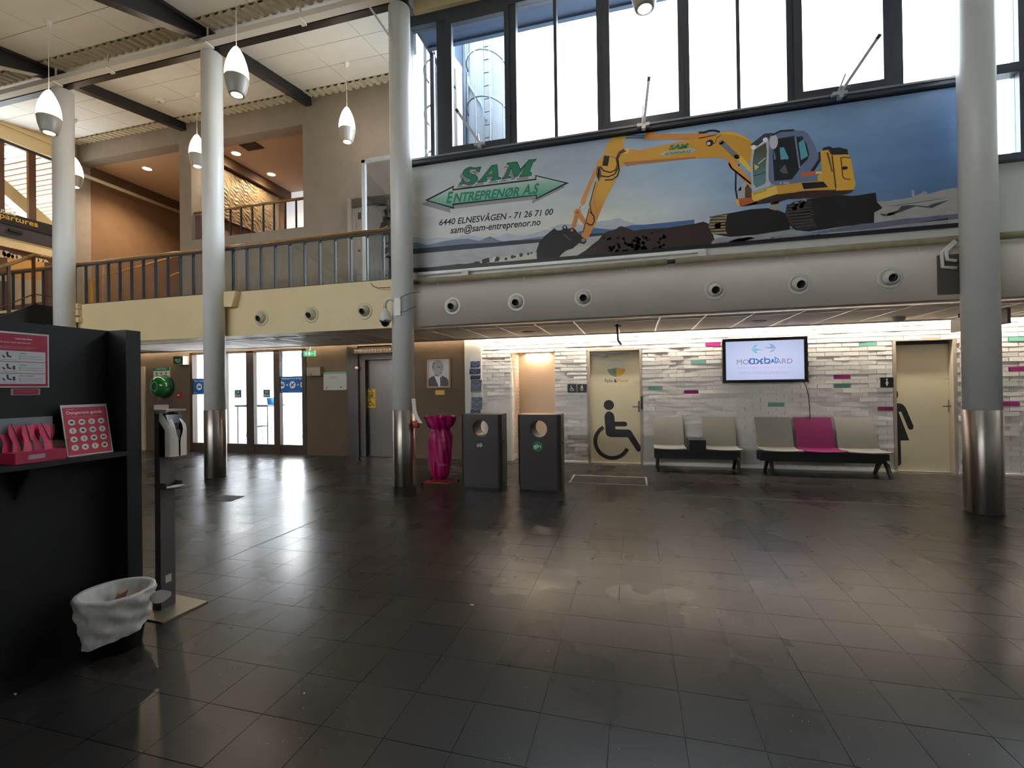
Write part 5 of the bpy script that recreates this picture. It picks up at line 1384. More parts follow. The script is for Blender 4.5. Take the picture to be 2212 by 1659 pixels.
# grey panel and bent white pipes at the right column
a, b_ = at(2025, 552, 6.385), at(2072, 634, 6.385)
gp = thing('duct_panel', 'dark grey panel with two bent white pipes beside the column by the restroom door', 'panel', (a.x, 6.39, b_.z))
B().box(a.x, b_.x + .02, 6.372, YF, b_.z, a.z).build('panel_plate', mat('dark_grey_panel', (92, 86, 78), .6), gp)
for off, (p0, p1, p2, p3) in ((0, ((2062, 520), (2034, 545), (2036, 577), (2066, 579))), (1, ((2066, 523), (2044, 543), (2046, 561), (2066, 563)))):
    B().tube([at(*p, 6.35 - .02*off) for p in (p0, p1, p2, p3)], .02, 8).build('bent_pipe', white_paint, gp)
# boxes on the leftmost column's right side
cb = thing('cable_boxes', 'small cream junction boxes beside the leftmost column on the balcony edge', 'junction box', at(170, 670, 6.38))
for (x0, y0, x1, y1) in ((162, 657, 174, 668), (163, 670, 175, 682), (168, 686, 176, 697)):
    a, b_ = at(x0, y0, 6.38), at(x1, y1, 6.38); B().box(a.x, b_.x, 6.33, YF, b_.z, a.z).build('box_body', cream_paint, cb)

# ---- dome camera on the column
cp = at(832, 690, 6.05)
dc = thing('dome_camera', 'white dome surveillance camera on an arm at the middle column', 'camera', (cp.x, 6.05, cp.z))
cam_w = mat('white_camera_plastic', (218, 214, 204), .35)
X, Z = cp.x, cp.z
R_ = .088
B().lathe([(.03, .16), (.045, .12), (.075, .09), (R_, .03), (R_ + .004, .0), (R_ + .004, -.012), (R_ - .004, -.016)], (X, 6.05, Z), n=24, caps=(True, False)).build('housing', cam_w, dc)
B().lathe([(R_ - .006, -.016), (R_ - .006, -.03), (R_ - .012, -.04), (.062, -.045)], (X, 6.05, Z), n=24, caps=(False, True)).build('silver_ring', mat('camera_silver', (170, 172, 176), .25, .7), dc)
B().lathe([(.062 * math.cos(math.radians(a)), -.045 - .062 * math.sin(math.radians(a))) for a in range(0, 91, 10)], (X, 6.05, Z), n=20, caps=(False, False)).build('bubble', mat('smoked_bubble', (12, 11, 12), .05), dc)
cx_, cy_ = -3.33 - .11, 6.13
B().tube([(X, 6.05, Z + .15), (X, 6.05, Z + .24), (X + .03, 6.06, Z + .29), (X + .09, 6.08, Z + .30), (X + .15, 6.1, Z + .25)], .026, 10).build('arm', cam_w, dc)
B().obox((X + .19, 6.10, Z + .18), (.10, .07, .26)).build('wall_box', cam_w, dc)
B().tube([(X + .22, 6.07, Z + .30), (X + .30, 6.06, Z + .33), (X + .36, 6.15, Z + .38), (X + .45, 6.3, Z + .42)], .006, 5).tube([(X + .22, 6.07, Z + .1), (X + .32, 6.06, Z + .1), (X + .42, 6.2, Z + .2)], .005, 5).build('cable', mat('grey_cable', (120, 116, 108), .6), dc)
B().tube([at(802, 612, 6.4), at(806, 618, 6.4), at(815, 622, 6.35), at(843, 621, 6.2)], .006, 5).build('cable', mat('dark_cable', (60, 54, 46), .6), dc)

# ---- television with its cable
YTV = 8.56
tvc = [at(*p, YTV) for p in ((1560, 733), (1744, 726), (1745, 824), (1562, 829))]
x0, x1, z1, z0 = tvc[0].x, tvc[2].x, (tvc[0].z + tvc[1].z)/2, (tvc[2].z + tvc[3].z)/2
tv = thing('television', 'wall television showing a company logo on a pale blue screen', 'television', ((x0+x1)/2, YTV, z0))
bez = mat('black_bezel', (20, 18, 20), .3)
B().box(x0, x1, YTV, YTV + .07, z0, z1).build('back_case', bez, tv)
e = .05
B().box(x0, x0 + e, YTV - .02, YTV, z0, z1).box(x1 - e, x1, YTV - .02, YTV, z0, z1).box(x0 + e, x1 - e, YTV - .02, YTV, z0, z0 + e).box(x0 + e, x1 - e, YTV - .02, YTV, z1 - e, z1).build('bezel', bez, tv)
B().box((x0+x1)/2 - .2, (x0+x1)/2 + .2, YTV + .07, YW, (z0+z1)/2 - .15, (z0+z1)/2 + .15).build('wall_bracket', bez, tv)
d = D((x0 + e, YTV - .004, z0 + e), (1, 0, 0), (0, 0, 1), .0004); SW, SH = x1 - x0 - 2*e, z1 - z0 - 2*e
SCR = print_mat('screen_light', .2, emit=.44)
def S8(x, y): return ((x - 130) / (2010 - 130) * SW, (1110 + (x-130)/(1880)*(-20) - y + (x - 1070) * -.0) / (1110 - 150) * SH) if False else ((x - 130) / 1890 * SW, (1140 - (x - 130) * .021 - y) / (940 + (x - 130) * .018) * SH)
gx, gz = 8, 6
pts = [(SW*i/gx, SH*j/gz) for j in range(gz+1) for i in range(gx+1)]
def scol(x, y):
    t = min(1, ((x/SW - .5)**2 * 1.5 + (y/SH - .5)**2 * 1.6) * 1.4); return lin([lerp(a, b, t) for a, b in zip((204, 210, 240), (178, 190, 226))])
d.raw(pts, [(j*(gx+1)+i, j*(gx+1)+i+1, (j+1)*(gx+1)+i+1, (j+1)*(gx+1)+i) for j in range(gz) for i in range(gx)], scol); d.up()
for pl, c in ((((775,345),(860,265),(935,262),(880,325)), (150,176,214)), (((760,380),(830,352),(920,360),(1060,385),(900,405),(890,430),(935,465),(860,470)), (130,188,218)),
              (((1060,320),(1240,318),(1245,300),(1195,245),(1275,245),(1365,325),(1300,362),(1180,352)), (140,172,214)), (((1195,450),(1270,385),(1365,365),(1270,440)), (136,184,216))):
    d.poly([S8(*p) for p in pl], c)
btext('MOLDEGAARD', S8, (405,752), (1750,718), (405,632), (128, 126, 160), 0, 0, 1.0, dd_=d)
btext('MARITIME LOGISTICS AS', S8, (412,858), (1745,828), (412,822), (168, 174, 204), 0, 0, 1.6, dd_=d)
btext('WWW.MOLDEGAARD.NO', S8, (450,995), (1660,975), (450,925), (170, 176, 206), 0, 0, 1.0, dd_=d); d.up()
BLU, BL2 = (44, 100, 182), (70, 150, 222)
w_ = .018
def sq(pts_, c): d.stroke([S8(*p) for p in pts_], w_, c)
sq(((735,615),(835,610),(835,725),(740,730),(710,675),(735,615)), BLU); sq(((880,610),(950,665),(895,725)), BLU); sq(((1035,605),(970,665),(1030,722)), BLU)
sq(((1090,570),(1092,715),(1190,712),(1215,660),(1190,615),(1100,620)), BLU); sq(((1275,610),(1275,690)), BLU); sq(((1340,555),(1345,690),(1410,690)), BL2); sq(((1345,600),(1410,596)), BL2)
d.build('screen_picture', SCR, tv, label='pale blue screen with overlapping logos')
a = at(1743, 826, YTV + .04); b_ = at(1751, 893, 8.64)
B().tube([(x1 - .06, YTV + .04, z0 + .02), (a.x + .0, 8.64, a.z - .06), lerp(a, b_, .5) + V(.01, .03, 0), (b_.x, 8.645, b_.z - .25)], .006, 6).build('tv_cable', bez, label='thin black cable hanging from the television to the seats', cat='cable')

# ---- wall signs
def plate(name, x0, y0, x1, y1, Y, m, parent, th=.006):
    a, b_ = at(x0, y1, Y), at(x1, y0, Y)
    o = B().box(a.x, b_.x, Y, Y + th, a.z, b_.z).build(name, m, parent)
    return D((a.x, Y, a.z), (1, 0, 0), (0, 0, 1)), b_.x - a.x, b_.z - a.z
sgn_blk = mat('black_sign_plate', (26, 24, 26), .4); WHT = (226, 222, 216)
YSN = YW - .03
t = thing('restroom_sign', 'black sign with wheelchair and baby symbols beside the wheelchair door', 'sign', at(1247, 848, YSN))
plate('plate', 1226, 829.5, 1245.5, 848, YSN, sgn_blk, t); dd, W_, H_ = plate('plate', 1247, 829.5, 1267, 848, YSN, sgn_blk, t)
x = W_*.5
dd.disc(x, H_*.78, H_*.09, WHT); dd.poly([(x - W_*.18, H_*.48), (x + W_*.18, H_*.48), (x + W_*.08, H_*.68), (x - W_*.08, H_*.68)], WHT); dd.ring(x, H_*.40, H_*.10, H_*.18, WHT, 190, 350); dd.stroke([(x - W_*.04, H_*.25), (x - W_*.04, H_*.34)], W_*.05, WHT); dd.stroke([(x + W_*.04, H_*.25), (x + W_*.04, H_*.34)], W_*.05, WHT)
ox = -W_ * 1.075
dd.ring(ox + W_*.45, H_*.36, H_*.13, H_*.18, WHT, 100, 350); dd.stroke([(ox + W_*.42, H_*.7), (ox + W_*.44, H_*.45), (ox + W_*.62, H_*.45), (ox + W_*.72, H_*.22)], W_*.06, WHT); dd.disc(ox + W_*.42, H_*.78, H_*.07, WHT); dd.stroke([(ox + W_*.43, H_*.58), (ox + W_*.58, H_*.58)], W_*.05, WHT)
dd.build('sign_print', PRINT, t)
t = thing('women_sign', 'black sign with a woman symbol beside the restroom door', 'sign', at(1915, 837, YSN))
dd, W_, H_ = plate('plate', 1902, 815, 1930, 837, YSN, sgn_blk, t)
x = W_*.5; dd.disc(x, H_*.80, H_*.08, WHT); dd.poly([(x, H_*.72), (x + W_*.12, H_*.45), (x + W_*.06, H_*.30), (x + W_*.04, H_*.14), (x - W_*.04, H_*.14), (x - W_*.06, H_*.30), (x - W_*.12, H_*.45)], WHT); dd.build('sign_print', PRINT, t)

# portrait and plaque
YPT = YW - .035
t = thing('portrait', 'framed black and white portrait of a man in a suit on the taupe wall', 'picture', at(947, 840, YPT))
a, b_ = at(921, 840, YPT), at(973, 772, YPT); fr_w = mat('brown_picture_frame', (92, 58, 34), .4, var=.1, vscale=20)
x0, x1, z0, z1 = a.x, b_.x, a.z, b_.z; e = .035
B().box(x0, x0 + e, YPT, YW, z0, z1).box(x1 - e, x1, YPT, YW, z0, z1).box(x0 + e, x1 - e, YPT, YW, z0, z0 + e).box(x0 + e, x1 - e, YPT, YW, z1 - e, z1).build('frame', fr_w, t)
e2 = .012
B().box(x0 + e - .004, x0 + e + e2, YPT - .004, YPT + .02, z0 + e, z1 - e).box(x1 - e - e2, x1 - e + .004, YPT - .004, YPT + .02, z0 + e, z1 - e).box(x0 + e, x1 - e, YPT - .004, YPT + .02, z0 + e - .004, z0 + e + e2).box(x0 + e, x1 - e, YPT - .004, YPT + .02, z1 - e - e2, z1 - e + .004).build('gilt_slip', mat('gilt_slip', (160, 124, 70), .35, .4), t)
dd = D((x0 + e, YPT + .018, z0 + e), (1, 0, 0), (0, 0, 1)); W_, H_ = x1 - x0 - 2*e, z1 - z0 - 2*e
def Q(u, v): return (u * W_, v * H_)
dd.rect(0, 0, W_, H_, lambda x, y: lin([lerp(186, 214, y/H_)] * 3)); dd.up()
dd.poly([Q(*p) for p in ((0,0),(0,.27),(.12,.36),(.3,.42),(.62,.42),(.86,.33),(.95,.24),(.97,0))], (58, 56, 58)); dd.up(); dd.poly([Q(*p) for p in ((.28,.43),(.62,.43),(.66,.0),(.50,.0))], (216, 214, 212)); dd.up()
dd.poly([Q(*p) for p in ((.555,.36),(.61,.36),(.64,.2),(.65,.0),(.57,.0),(.575,.2))], (40, 38, 40))
dd.poly([Q(*p) for p in ((.3,.44),(.29,.56),(.22,.62),(.19,.74),(.24,.88),(.4,.96),(.56,.97),(.68,.9),(.72,.8),(.73,.66),(.70,.58),(.67,.48),(.6,.42),(.5,.38),(.38,.39))], (168, 164, 162)); dd.up()
dd.poly([Q(*p) for p in ((.19,.72),(.24,.88),(.34,.94),(.30,.84),(.26,.76),(.27,.66))], (120, 117, 116)); dd.poly([Q(*p) for p in ((.24,.6),(.3,.62),(.3,.7),(.25,.7))], (146, 142, 140))
dd.poly([Q(*p) for p in ((.45,.73),(.58,.75),(.58,.715),(.46,.70))], (86, 82, 82)); dd.poly([Q(*p) for p in ((.64,.74),(.72,.75),(.71,.715),(.65,.71))], (86, 82, 82)); dd.poly([Q(*p) for p in ((.6,.7),(.66,.6),(.6,.58))], (130, 126, 124)); dd.poly([Q(*p) for p in ((.54,.525),(.66,.53),(.64,.505),(.55,.50))], (104, 98, 98)); dd.poly([Q(*p) for p in ((.3,.44),(.38,.39),(.5,.38),(.48,.43),(.38,.47))], (124, 120, 118))
dd.build('photo_print', PRINT, t)
a, b_ = at(940, 853, YW - .02), at(960, 843, YW - .02)
B().box(a.x, b_.x, YW - .012, YW, a.z, b_.z).build('brass_plaque', mat('aged_brass', (150, 116, 56), .35, .7), label='small brass plaque under the framed portrait', cat='plaque')

# brochure rack and brochures
YBR = YW - .05
rk = thing('brochure_rack', 'thin wire brochure rack on the narrow white wall strip', 'rack', at(1027, 895, YBR))
gw = mat('rack_wire', (150, 150, 150), .4, .7)
for px in (1019, 1036): B().tube([at(px, 776, YBR + .01), at(px + 1, 985, YBR + .01)], .005, 6).build('upright', gw, rk)
bro = mat('navy_brochure', (22, 36, 76), .4); bro2 = mat('dark_photo_brochure', (30, 34, 46), .4)
spots_ = [((1016, 780), (1036, 795), bro, 'topmost'), ((1014, 796), (1037, 809), bro, 'second from the top'), ((1016, 811), (1037, 820), bro2, 'third from the top, the darkest'), ((1017, 821), (1040, 846), bro, 'fourth from the top, with a tall photo'), ((1018, 858), (1041, 884), bro, 'below the gap'), ((1016, 885), (1037, 896), bro, 'lowest above the bin')]
for (p0, p1, m, lab) in spots_:
    a, b_ = at(p0[0], p1[1], YBR - .03), at(p1[0], p0[1], YBR - .03)
    B().tube([(a.x, YBR + .012, a.z + .01), (a.x, YBR - .045, a.z), (b_.x, YBR - .045, a.z), (b_.x, YBR + .012, a.z + .01)], .004, 5).build('pocket_wire', gw, rk)
    t = thing('brochure', 'dark blue brochure in the wire rack, ' + lab, 'brochure', ((a.x+b_.x)/2, YBR - .03, a.z), 'brochures in the wall rack')
    B().prism([(a.x, YBR - .038, a.z), (b_.x, YBR - .038, a.z), (b_.x, YBR - .012, b_.z), (a.x, YBR - .012, b_.z)], (0, .008, 0)).build('cover', m, t)
    w2, h2 = b_.x - a.x, math.hypot(b_.z - a.z, .026)
    dd = D((a.x, YBR - .0385, a.z), (1, 0, 0), (0, .026, b_.z - a.z))
    dd.stroke([(w2*.1, min(h2*.75, .16)), (w2*.5, min(h2*.35, .08)), (w2*.9, min(h2*.75, .16))], .008, (150, 160, 182)); dd.stroke([(w2*.3, h2*.85), (w2*.7, h2*.85)], .012, (120, 140, 190)); dd.build('cover_print', PRINT, t)

# ---- exit sign, notice board, dispenser box, red call point, AED things, stickers
YX_ = YW - .06
t = thing('exit_sign', 'small green lit exit sign over the right edge of the entrance', 'sign', at(668, 770, 8.5))
a, b_ = at(656.5, 770, 8.5), at(680.5, 757.5, 8.5)
B().box(a.x, b_.x, 8.48, 8.52, a.z, b_.z).build('light_box', glow('exit_green_glow', lin((40, 176, 110)), .45), t)
B().box((a.x+b_.x)/2 - .015, (a.x+b_.x)/2 + .015, 8.49, 8.51, b_.z, ZC + .0).build('hanger', tbar_mat, t)
dd = D((a.x, 8.48, a.z), (1, 0, 0), (0, 0, 1)); W_, H_ = b_.x - a.x, b_.z - a.z
dd.rect(W_*.45, H_*.2, W_*.62, H_*.8, (226, 250, 236)); dd.disc(W_*.28, H_*.72, H_*.09, (226, 250, 236)); dd.stroke([(W_*.16, H_*.5), (W_*.3, H_*.58), (W_*.24, H_*.36), (W_*.34, H_*.2)], W_*.05, (226, 250, 236)); dd.stroke([(W_*.7, H_*.5), (W_*.9, H_*.5)], W_*.05, (226, 250, 236)); dd.build('exit_print', print_mat('lit_print', .4, emit=.5), t)
t = thing('notice_board', 'white notice board with a green stripe on the taupe wall', 'notice board', at(723, 843, YX_))
dd, W_, H_ = plate('board', 699, 803, 748, 843, YX_ + .02, mat('white_board', (206, 202, 192), .35), t, .04)
dd.rect(0, H_*.91, W_, H_*.985, (120, 176, 120)); 
for k in range(5): dd.stroke([(W_*.25, H_*(.75 - .03*k)), (W_*(.6 + .03*(k % 3)), H_*(.75 - .03*k))], .004, (150, 148, 144))
for u, v in ((.1, .08), (.15, .16), (.72, .12), (.76, .14)): dd.rect(W_*u, H_*v, W_*(u + .05), H_*(v + .05), (84, 82, 80))
dd.build('board_print', PRINT, t)
t = thing('steel_box', 'small steel paper box on the taupe wall over the notice board corner', 'box', at(680, 812, YW - .1))
a, b_ = at(662, 812, YW - .12), at(691, 793, YW - .12)
B().box(a.x, b_.x, YW - .12, YW, a.z, b_.z).build('box_body', brushed('beige_steel', (182, 168, 146), .3, 'X', .1), t); B().lathe([(.012, 0), (.012, .012)], (a.x + (b_.x-a.x)*.35, YW - .12, a.z + .03), (0, -1, 0), 10).build('lock', steel_x, t)
t = thing('call_point', 'small red fire call point on the taupe wall under the heart sign', 'call point', at(386, 855, YW - .03))
a, b_ = at(382, 859, YW - .03), at(391, 848, YW - .03)
B().box(a.x, b_.x, YW - .04, YW, a.z, b_.z).build('call_box', mat('signal_red', (176, 44, 28), .4), t)
dd = D((a.x, YW - .04, a.z), (1, 0, 0), (0, 0, 1)); dd.rect((b_.x-a.x)*.25, (b_.z-a.z)*.35, (b_.x-a.x)*.75, (b_.z-a.z)*.65, (230, 210, 200)); dd.build('call_print', PRINT, t)
t = thing('alarm_lamp', 'small red and white alarm lamp on the elevator frame', 'lamp', at(771, 796, YW - .02))
a = at(771, 796, YW); B().box(a.x - .07, a.x + .05, YW - .03, YW + .03, a.z - .02, a.z + .03).build('lamp_base', mat('signal_red', (176, 44, 28), .4), t); B().lathe([(.0, .06), (.03, .045), (.035, 0)], (a.x + .03, YW - .03, a.z + .005), (0, -1, 0), 14, (False, True)).build('lamp_lens', tbar_mat, t)
t = thing('heart_sign', 'green projecting heart and flash sign on the taupe wall', 'sign', at(386, 788, YW - .1))
a, b_ = at(374, 788, YW - .16), at(395, 769, YW - .16)
B().prism([(a.x, YW - .16, a.z), (b_.x, YW - .16, a.z), (b_.x, YW - .16, b_.z), (a.x, YW - .16, b_.z)], (0, .16, 0)).build('sign_box', mat('white_sign_box', (210, 204, 186), .45), t)
dd = D((a.x, YW - .16, a.z), (1, 0, 0), (0, 0, 1)); W_, H_ = b_.x - a.x, b_.z - a.z
dd.rect(W_*.05, H_*.05, W_*.95, H_*.95, (16, 120, 66)); dd.up()
dd.poly([(W_*u, H_*v) for u, v in ((.5,.16),(.2,.45),(.18,.62),(.28,.72),(.42,.7),(.5,.6),(.58,.7),(.7,.72),(.8,.62),(.78,.45))], (226, 228, 214)); dd.up()
dd.poly([(W_*u, H_*v) for u, v in ((.5,.6),(.42,.45),(.5,.45),(.44,.28),(.58,.48),(.5,.48),(.56,.6))], (16, 120, 66)); dd.stroke([(W_*.75, H_*.85), (W_*.92, H_*.85)], W_*.05, (226, 228, 214)); dd.stroke([(W_*.835, H_*.77), (W_*.835, H_*.93)], W_*.05, (226, 228, 214)); dd.build('sign_print', PRINT, t)
t = thing('first_aid_board', 'white first aid board with a green header behind the green case', 'sign', at(349, 830, YW - .03))
dd, W_, H_ = plate('board', 331.5, 793, 366, 832, YW - .02, mat('white_board', (206, 202, 192), .35), t, .02)
dd.rect(0, H_*.8, W_, H_, (20, 120, 80)); dd.up(); dd.text('HJERTESTARTER', W_*.2, H_*.86, W_*.78, H_*.94, (226, 226, 220), bold=.02)
for k in range(3): dd.disc(W_*(.22 + .28*k), H_*.66, W_*.05, (60, 58, 58), n=10); dd.rect(W_*(.17 + .28*k), H_*.5, W_*(.29 + .28*k), H_*.56, (80, 78, 76))
dd.build('board_print', PRINT, t)
a = at(345, 835, YW - .1)
t = thing('defibrillator_case', 'round glossy green defibrillator case on the taupe wall', 'case', (a.x, YW, a.z))
gcase = mat('glossy_green_plastic', (26, 104, 50), .12, coat=.6); rr = abs(at(366, 835, YW - .1).x - at(324, 835, YW - .1).x) / 2 * .86
ax = V(-.12, -1, .0)
B().lathe([(rr, 0), (rr * 1.02, .06), (rr * .95, .16), (rr * .86, .22), (rr * .55, .25), (.0, .255)], (a.x + .05, YW, a.z), ax, 28, (True, False)).build('dome', gcase, t)
B().lathe([(rr * 1.06, .0), (rr * 1.08, .045), (rr * 1.0, .05)], (a.x + .05, YW, a.z), (0, -1, 0), 28, (True, False)).build('back_dish', mat('dark_green_plastic', (16, 44, 26), .4), t)
B().lathe([(.10, .252), (.115, .256), (.12, .25)], (a.x + .05, YW, a.z), ax, 20, (False, False)).build('ring', mat('pale_green_ring', (150, 190, 150), .3), t)
blue = mat('bus_sticker_blue', (26, 104, 178), .45)
YST = YD - .012
for (x0, y0, x1, y1, n_, lab) in ((599, 812, 664, 849, 3, 'blue bus and plane sticker on the right entrance pane'), (415.5, 817, 470, 852, 2, 'blue bus sticker on the left entrance pane, partly behind the column')):
    t = thing('bus_sticker', lab, 'sticker', at((x0+x1)/2, y1, YST))
    dd, W_, H_ = plate('sheet', x0, y0, x1, y1, YST, blue, t, .003)
    dd.text('Ta rutebussen til og fr\u00e5 flyplassen', W_*.05, H_*.79, W_*(.97 if n_ == 3 else 1.6), H_*.93, (226, 234, 242), bold=.02) if n_ == 3 else dd.text('Ta rutebussen', W_*.08, H_*.80, W_*.82, H_*.91, (226, 234, 242), bold=.02)
    for k in range(n_):
        cx_ = W_*(.15 + .36*k) if n_ == 3 else W_*(.28 + .5*k)
        if cx_ > W_: continue
        dd.disc(cx_, H_*.48, H_*.22, (232, 236, 240)); dd.up()
        if k == 1 and n_ == 3: dd.stroke([(cx_ - H_*.13, H_*.37), (cx_ + H_*.13, H_*.6)], H_*.06, (40, 60, 90)); dd.stroke([(cx_ - H_*.1, H_*.56), (cx_ + H_*.1, H_*.42)], H_*.05, (40, 60, 90))
        else: dd.rect(cx_ - H_*.13, H_*.42, cx_ + H_*.13, H_*.52, (60, 70, 96)); dd.rect(cx_ - H_*.1, H_*.56, cx_ + H_*.12, H_*.59, (120, 130, 150))
        dd.layer -= 1
        px_ = cx_ + W_*.18 if n_ == 3 else cx_ + W_*.25
        if k < n_ - 1: dd.stroke([(px_ - H_*.07, H_*.48), (px_ + H_*.07, H_*.48)], H_*.05, (232, 236, 240)); dd.stroke([(px_, H_*.41), (px_, H_*.55)], H_*.05, (232, 236, 240))
    dd.stroke([(W_*.05, H_*.1), (W_*.18, H_*.1)], H_*.05, (150, 180, 210)); dd.stroke([(W_*.35, H_*.1), (W_*.75, H_*.1)], H_*.04, (110, 150, 200)); dd.build('sticker_print', PRINT, t)
for (x0, y0, x1, y1, lab) in ((507, 842, 521, 859, 'left'), (569, 841.5, 583, 858.5, 'right')):
    t = thing('exit_sticker', 'small green Ut Exit sticker on the %s sliding door pane' % lab, 'sticker', at(x0, y1, YST))
    dd, W_, H_ = plate('sheet', x0, y0, x1, y1, YST, mat('exit_sticker_green', (36, 96, 84), .45), t, .003)
    dd.text('Ut', W_*.28, H_*.56, W_*.72, H_*.88, (224, 230, 220), bold=.02); dd.text('Exit', W_*.14, H_*.12, W_*.86, H_*.44, (224, 230, 220), bold=.02); dd.build('sticker_print', PRINT, t)
# ---- recycling bins with a hole through the head
bin_m = mat('graphite_bin_steel', (64, 58, 57), .34, .5, rvar=.05, vscale=3); bin_in = mat('dark_bin_inside', (30, 28, 28), .5)
def recycling_bin(xa, xb, label, stick, draw):
    y0, y1, zb, zt, r = 6.30, 6.66, .06, 1.055, .055
    xc, w, dp = (xa+xb)/2, xb - xa, y1 - y0
    t = thing('recycling_bin', label, 'bin', (xc, (y0+y1)/2, 0), 'recycling bins with round holes')
    b = B(); hz, hr, n = .855, .118, 36
    plan = rrect(w, dp, r, 6)
    # rounded sides
    for k in range(len(plan)):
        p, q = plan[k], plan[(k+1) % len(plan)]
        flat_fb = abs(p[1] - q[1]) < 1e-6 and abs(abs(p[1]) - dp/2) < 1e-6
        if flat_fb: continue
        yc = (y0+y1)/2
        b.add([(xc+p[0], yc+p[1], zb), (xc+q[0], yc+q[1], zb), (xc+q[0], yc+q[1], zt), (xc+p[0], yc+p[1], zt)], [(0,1,2,3)], True)
    # front and back with the hole
    hx0, hx1 = xc - w/2 + r, xc + w/2 - r
    hole = [(xc + hr*math.cos(2*PI*i/n), hz + hr*math.sin(2*PI*i/n)) for i in range(n)]
    for y, s in ((y0, 1), (y1, -1)):
        loops = [[V(hx0, zb, 0), V(hx1, zb, 0), V(hx1, zt, 0), V(hx0, zt, 0)], [V(p[0], p[1], 0) for p in hole]]
        flat = [(p.x, y, p.y) for l in loops for p in l]
        tr_ = tessellate_polygon(loops)
        b.add(flat, [tuple(f) if s == 1 else tuple(reversed(f)) for f in tr_], False)
    b.add([(xc+p[0], (y0+y1)/2+p[1], zt) for p in plan], [tuple(range(len(plan)))], False)
    b.add([(xc+p[0], (y0+y1)/2+p[1], zb) for p in plan], [tuple(reversed(range(len(plan))))], False)
    b.build('bin_body', bin_m, t)
    B().lathe([(hr, 0), (hr, dp)], (xc, y0, hz), (0, 1, 0), n, (False, False)).build('chute', bin_in, t)
    B().lathe([(hr + .028, -.001), (hr + .012, .006), (hr, -.004), (hr - .002, .03)], (xc, y0, hz), (0, 1, 0), n, (False, False)).build('rim', bin_m, t)
    B().prism([(xc + x, (y0+y1)/2 + y, 0) for x, y in rrect(w - .02, dp - .02, r - .01, 5)], (0, 0, zb)).build('plinth', mat('dark_bin_plinth', (52, 50, 50), .5), t)
    B().lathe([(.014, 0), (.014, .02)], (xb, 6.42, .66), (1, 0, 0), 10).build('lock', steel_x, t)
    dd = D((xc - .02, y0, .61), (1, 0, 0), (0, 0, 1)); dd.disc(0, 0, .073, stick, n=32); dd.up(); draw(dd)
    dd.build('round_label', PRINT, t)
def paper_icon(dd):
    dd.poly([(-.05, -.015), (-.03, .03), (-.005, .022), (.035, .038), (.05, -.005), (.02, -.03), (-.005, -.02), (-.03, -.028)], (150, 150, 152))
def food_icon(dd):
    dd.disc(-.012, .002, .028, (196, 206, 196), n=16); dd.poly([(.02, 0), (.05, .025), (.045, 0), (.052, -.022)], (196, 206, 196)); dd.stroke([(-.045, .01), (-.05, -.02), (-.02, -.035)], .012, (196, 206, 196)); dd.up(); dd.stroke([(-.02, .03), (.0, -.03)], .008, (24, 110, 70))
recycling_bin(-2.45, -1.84, 'graphite recycling bin with a dark paper label, beside the pink sack', (34, 34, 38), paper_icon)
recycling_bin(-1.60, -.985, 'graphite recycling bin with a green food label, before the recess', (24, 112, 70), food_icon)

# ---- pink sack on a red wheeled stand, red cup with a paper strip
sx, sy = -2.83, 6.42
red_wire = mat('red_wire', (186, 28, 44), .35)
t = thing('sack_stand', 'red wire sack stand on four small black wheels', 'stand', (sx, sy, 0))
zf = .055
B().tube([(sx - .2, sy - .16, zf), (sx + .2, sy - .16, zf), (sx + .2, sy + .16, zf), (sx - .2, sy + .16, zf)], .008, 8, closed=True).build('base_frame', red_wire, t)
B().tube([(sx - .2, sy - .05, zf), (sx + .2, sy - .05, zf)], .007, 6).tube([(sx - .05, sy - .16, zf), (sx - .05, sy + .16, zf)], .007, 6).build('cross_wire', red_wire, t)
B().tube([(sx - .03, sy - .158, zf), (sx - .03, sy - .158, .36)], .008, 8).build('upright', red_wire, t)
B().tube([(sx + .2*math.cos(a*PI/12), sy + .155*math.sin(a*PI/12), .955) for a in range(24)], .007, 6, closed=True).build('top_hoop', red_wire, t)
for x in (-.22, .22):
    for y in (-.17, .17): B().lathe([(.010, 0), (.026, .002), (.026, .018), (.010, .02)], (sx + x - .01, sy + y, .027), (1, 0, 0), 14).build('wheel', mat('black_rubber_wheel', (22, 20, 22), .5), t)
rs = random.Random(5)
ph = [rs.uniform(0, 6.28) for _ in range(8)]
def sack(u, v):
    a = 2*PI*u; z = .075 + .945 * v
    base = 0.13 + .05 * math.sin(PI * min(1, v * 1.05)) if v < .82 else lerp(.165, .235, (v - .82) / .18)
    if v > .72: base = lerp(base, .165, .0)
    wob = .012 * math.sin(3*a + ph[0] + 4*v) + .009 * math.sin(7*a + ph[1] - 6*v) + .006 * math.sin(13*a + ph[2] + 9*v)
    if v > .78: wob += .012 * math.sin(11*a + ph[3] + 20*v)
    pin = -.018 * math.exp(-((v - .78) / .05) ** 2)
    r = base + wob * (0.4 + v) + pin
    if v < .08: r *= .6 + .4 * v / .08
    return (sx + r * math.cos(a), sy + r * math.sin(a) * .88, z + .012 * math.sin(5*a + ph[4]) * max(0, v - .85) * 6)
def pink_mat():
    m = mat('translucent_magenta_plastic', (168, 14, 92), .28, bump=.25, bscale=18)
    b = m.node_tree.nodes['Principled BSDF']; b.inputs['Transmission Weight'].default_value = .12; b.inputs['Specular IOR Level'].default_value = .6
    return m
t = thing('plastic_sack', 'crumpled magenta plastic sack hanging open in the wire stand', 'sack', (sx, sy, .07))
B().grid(sack, 72, 60, True, True).build('sack_body', pink_mat(), t)
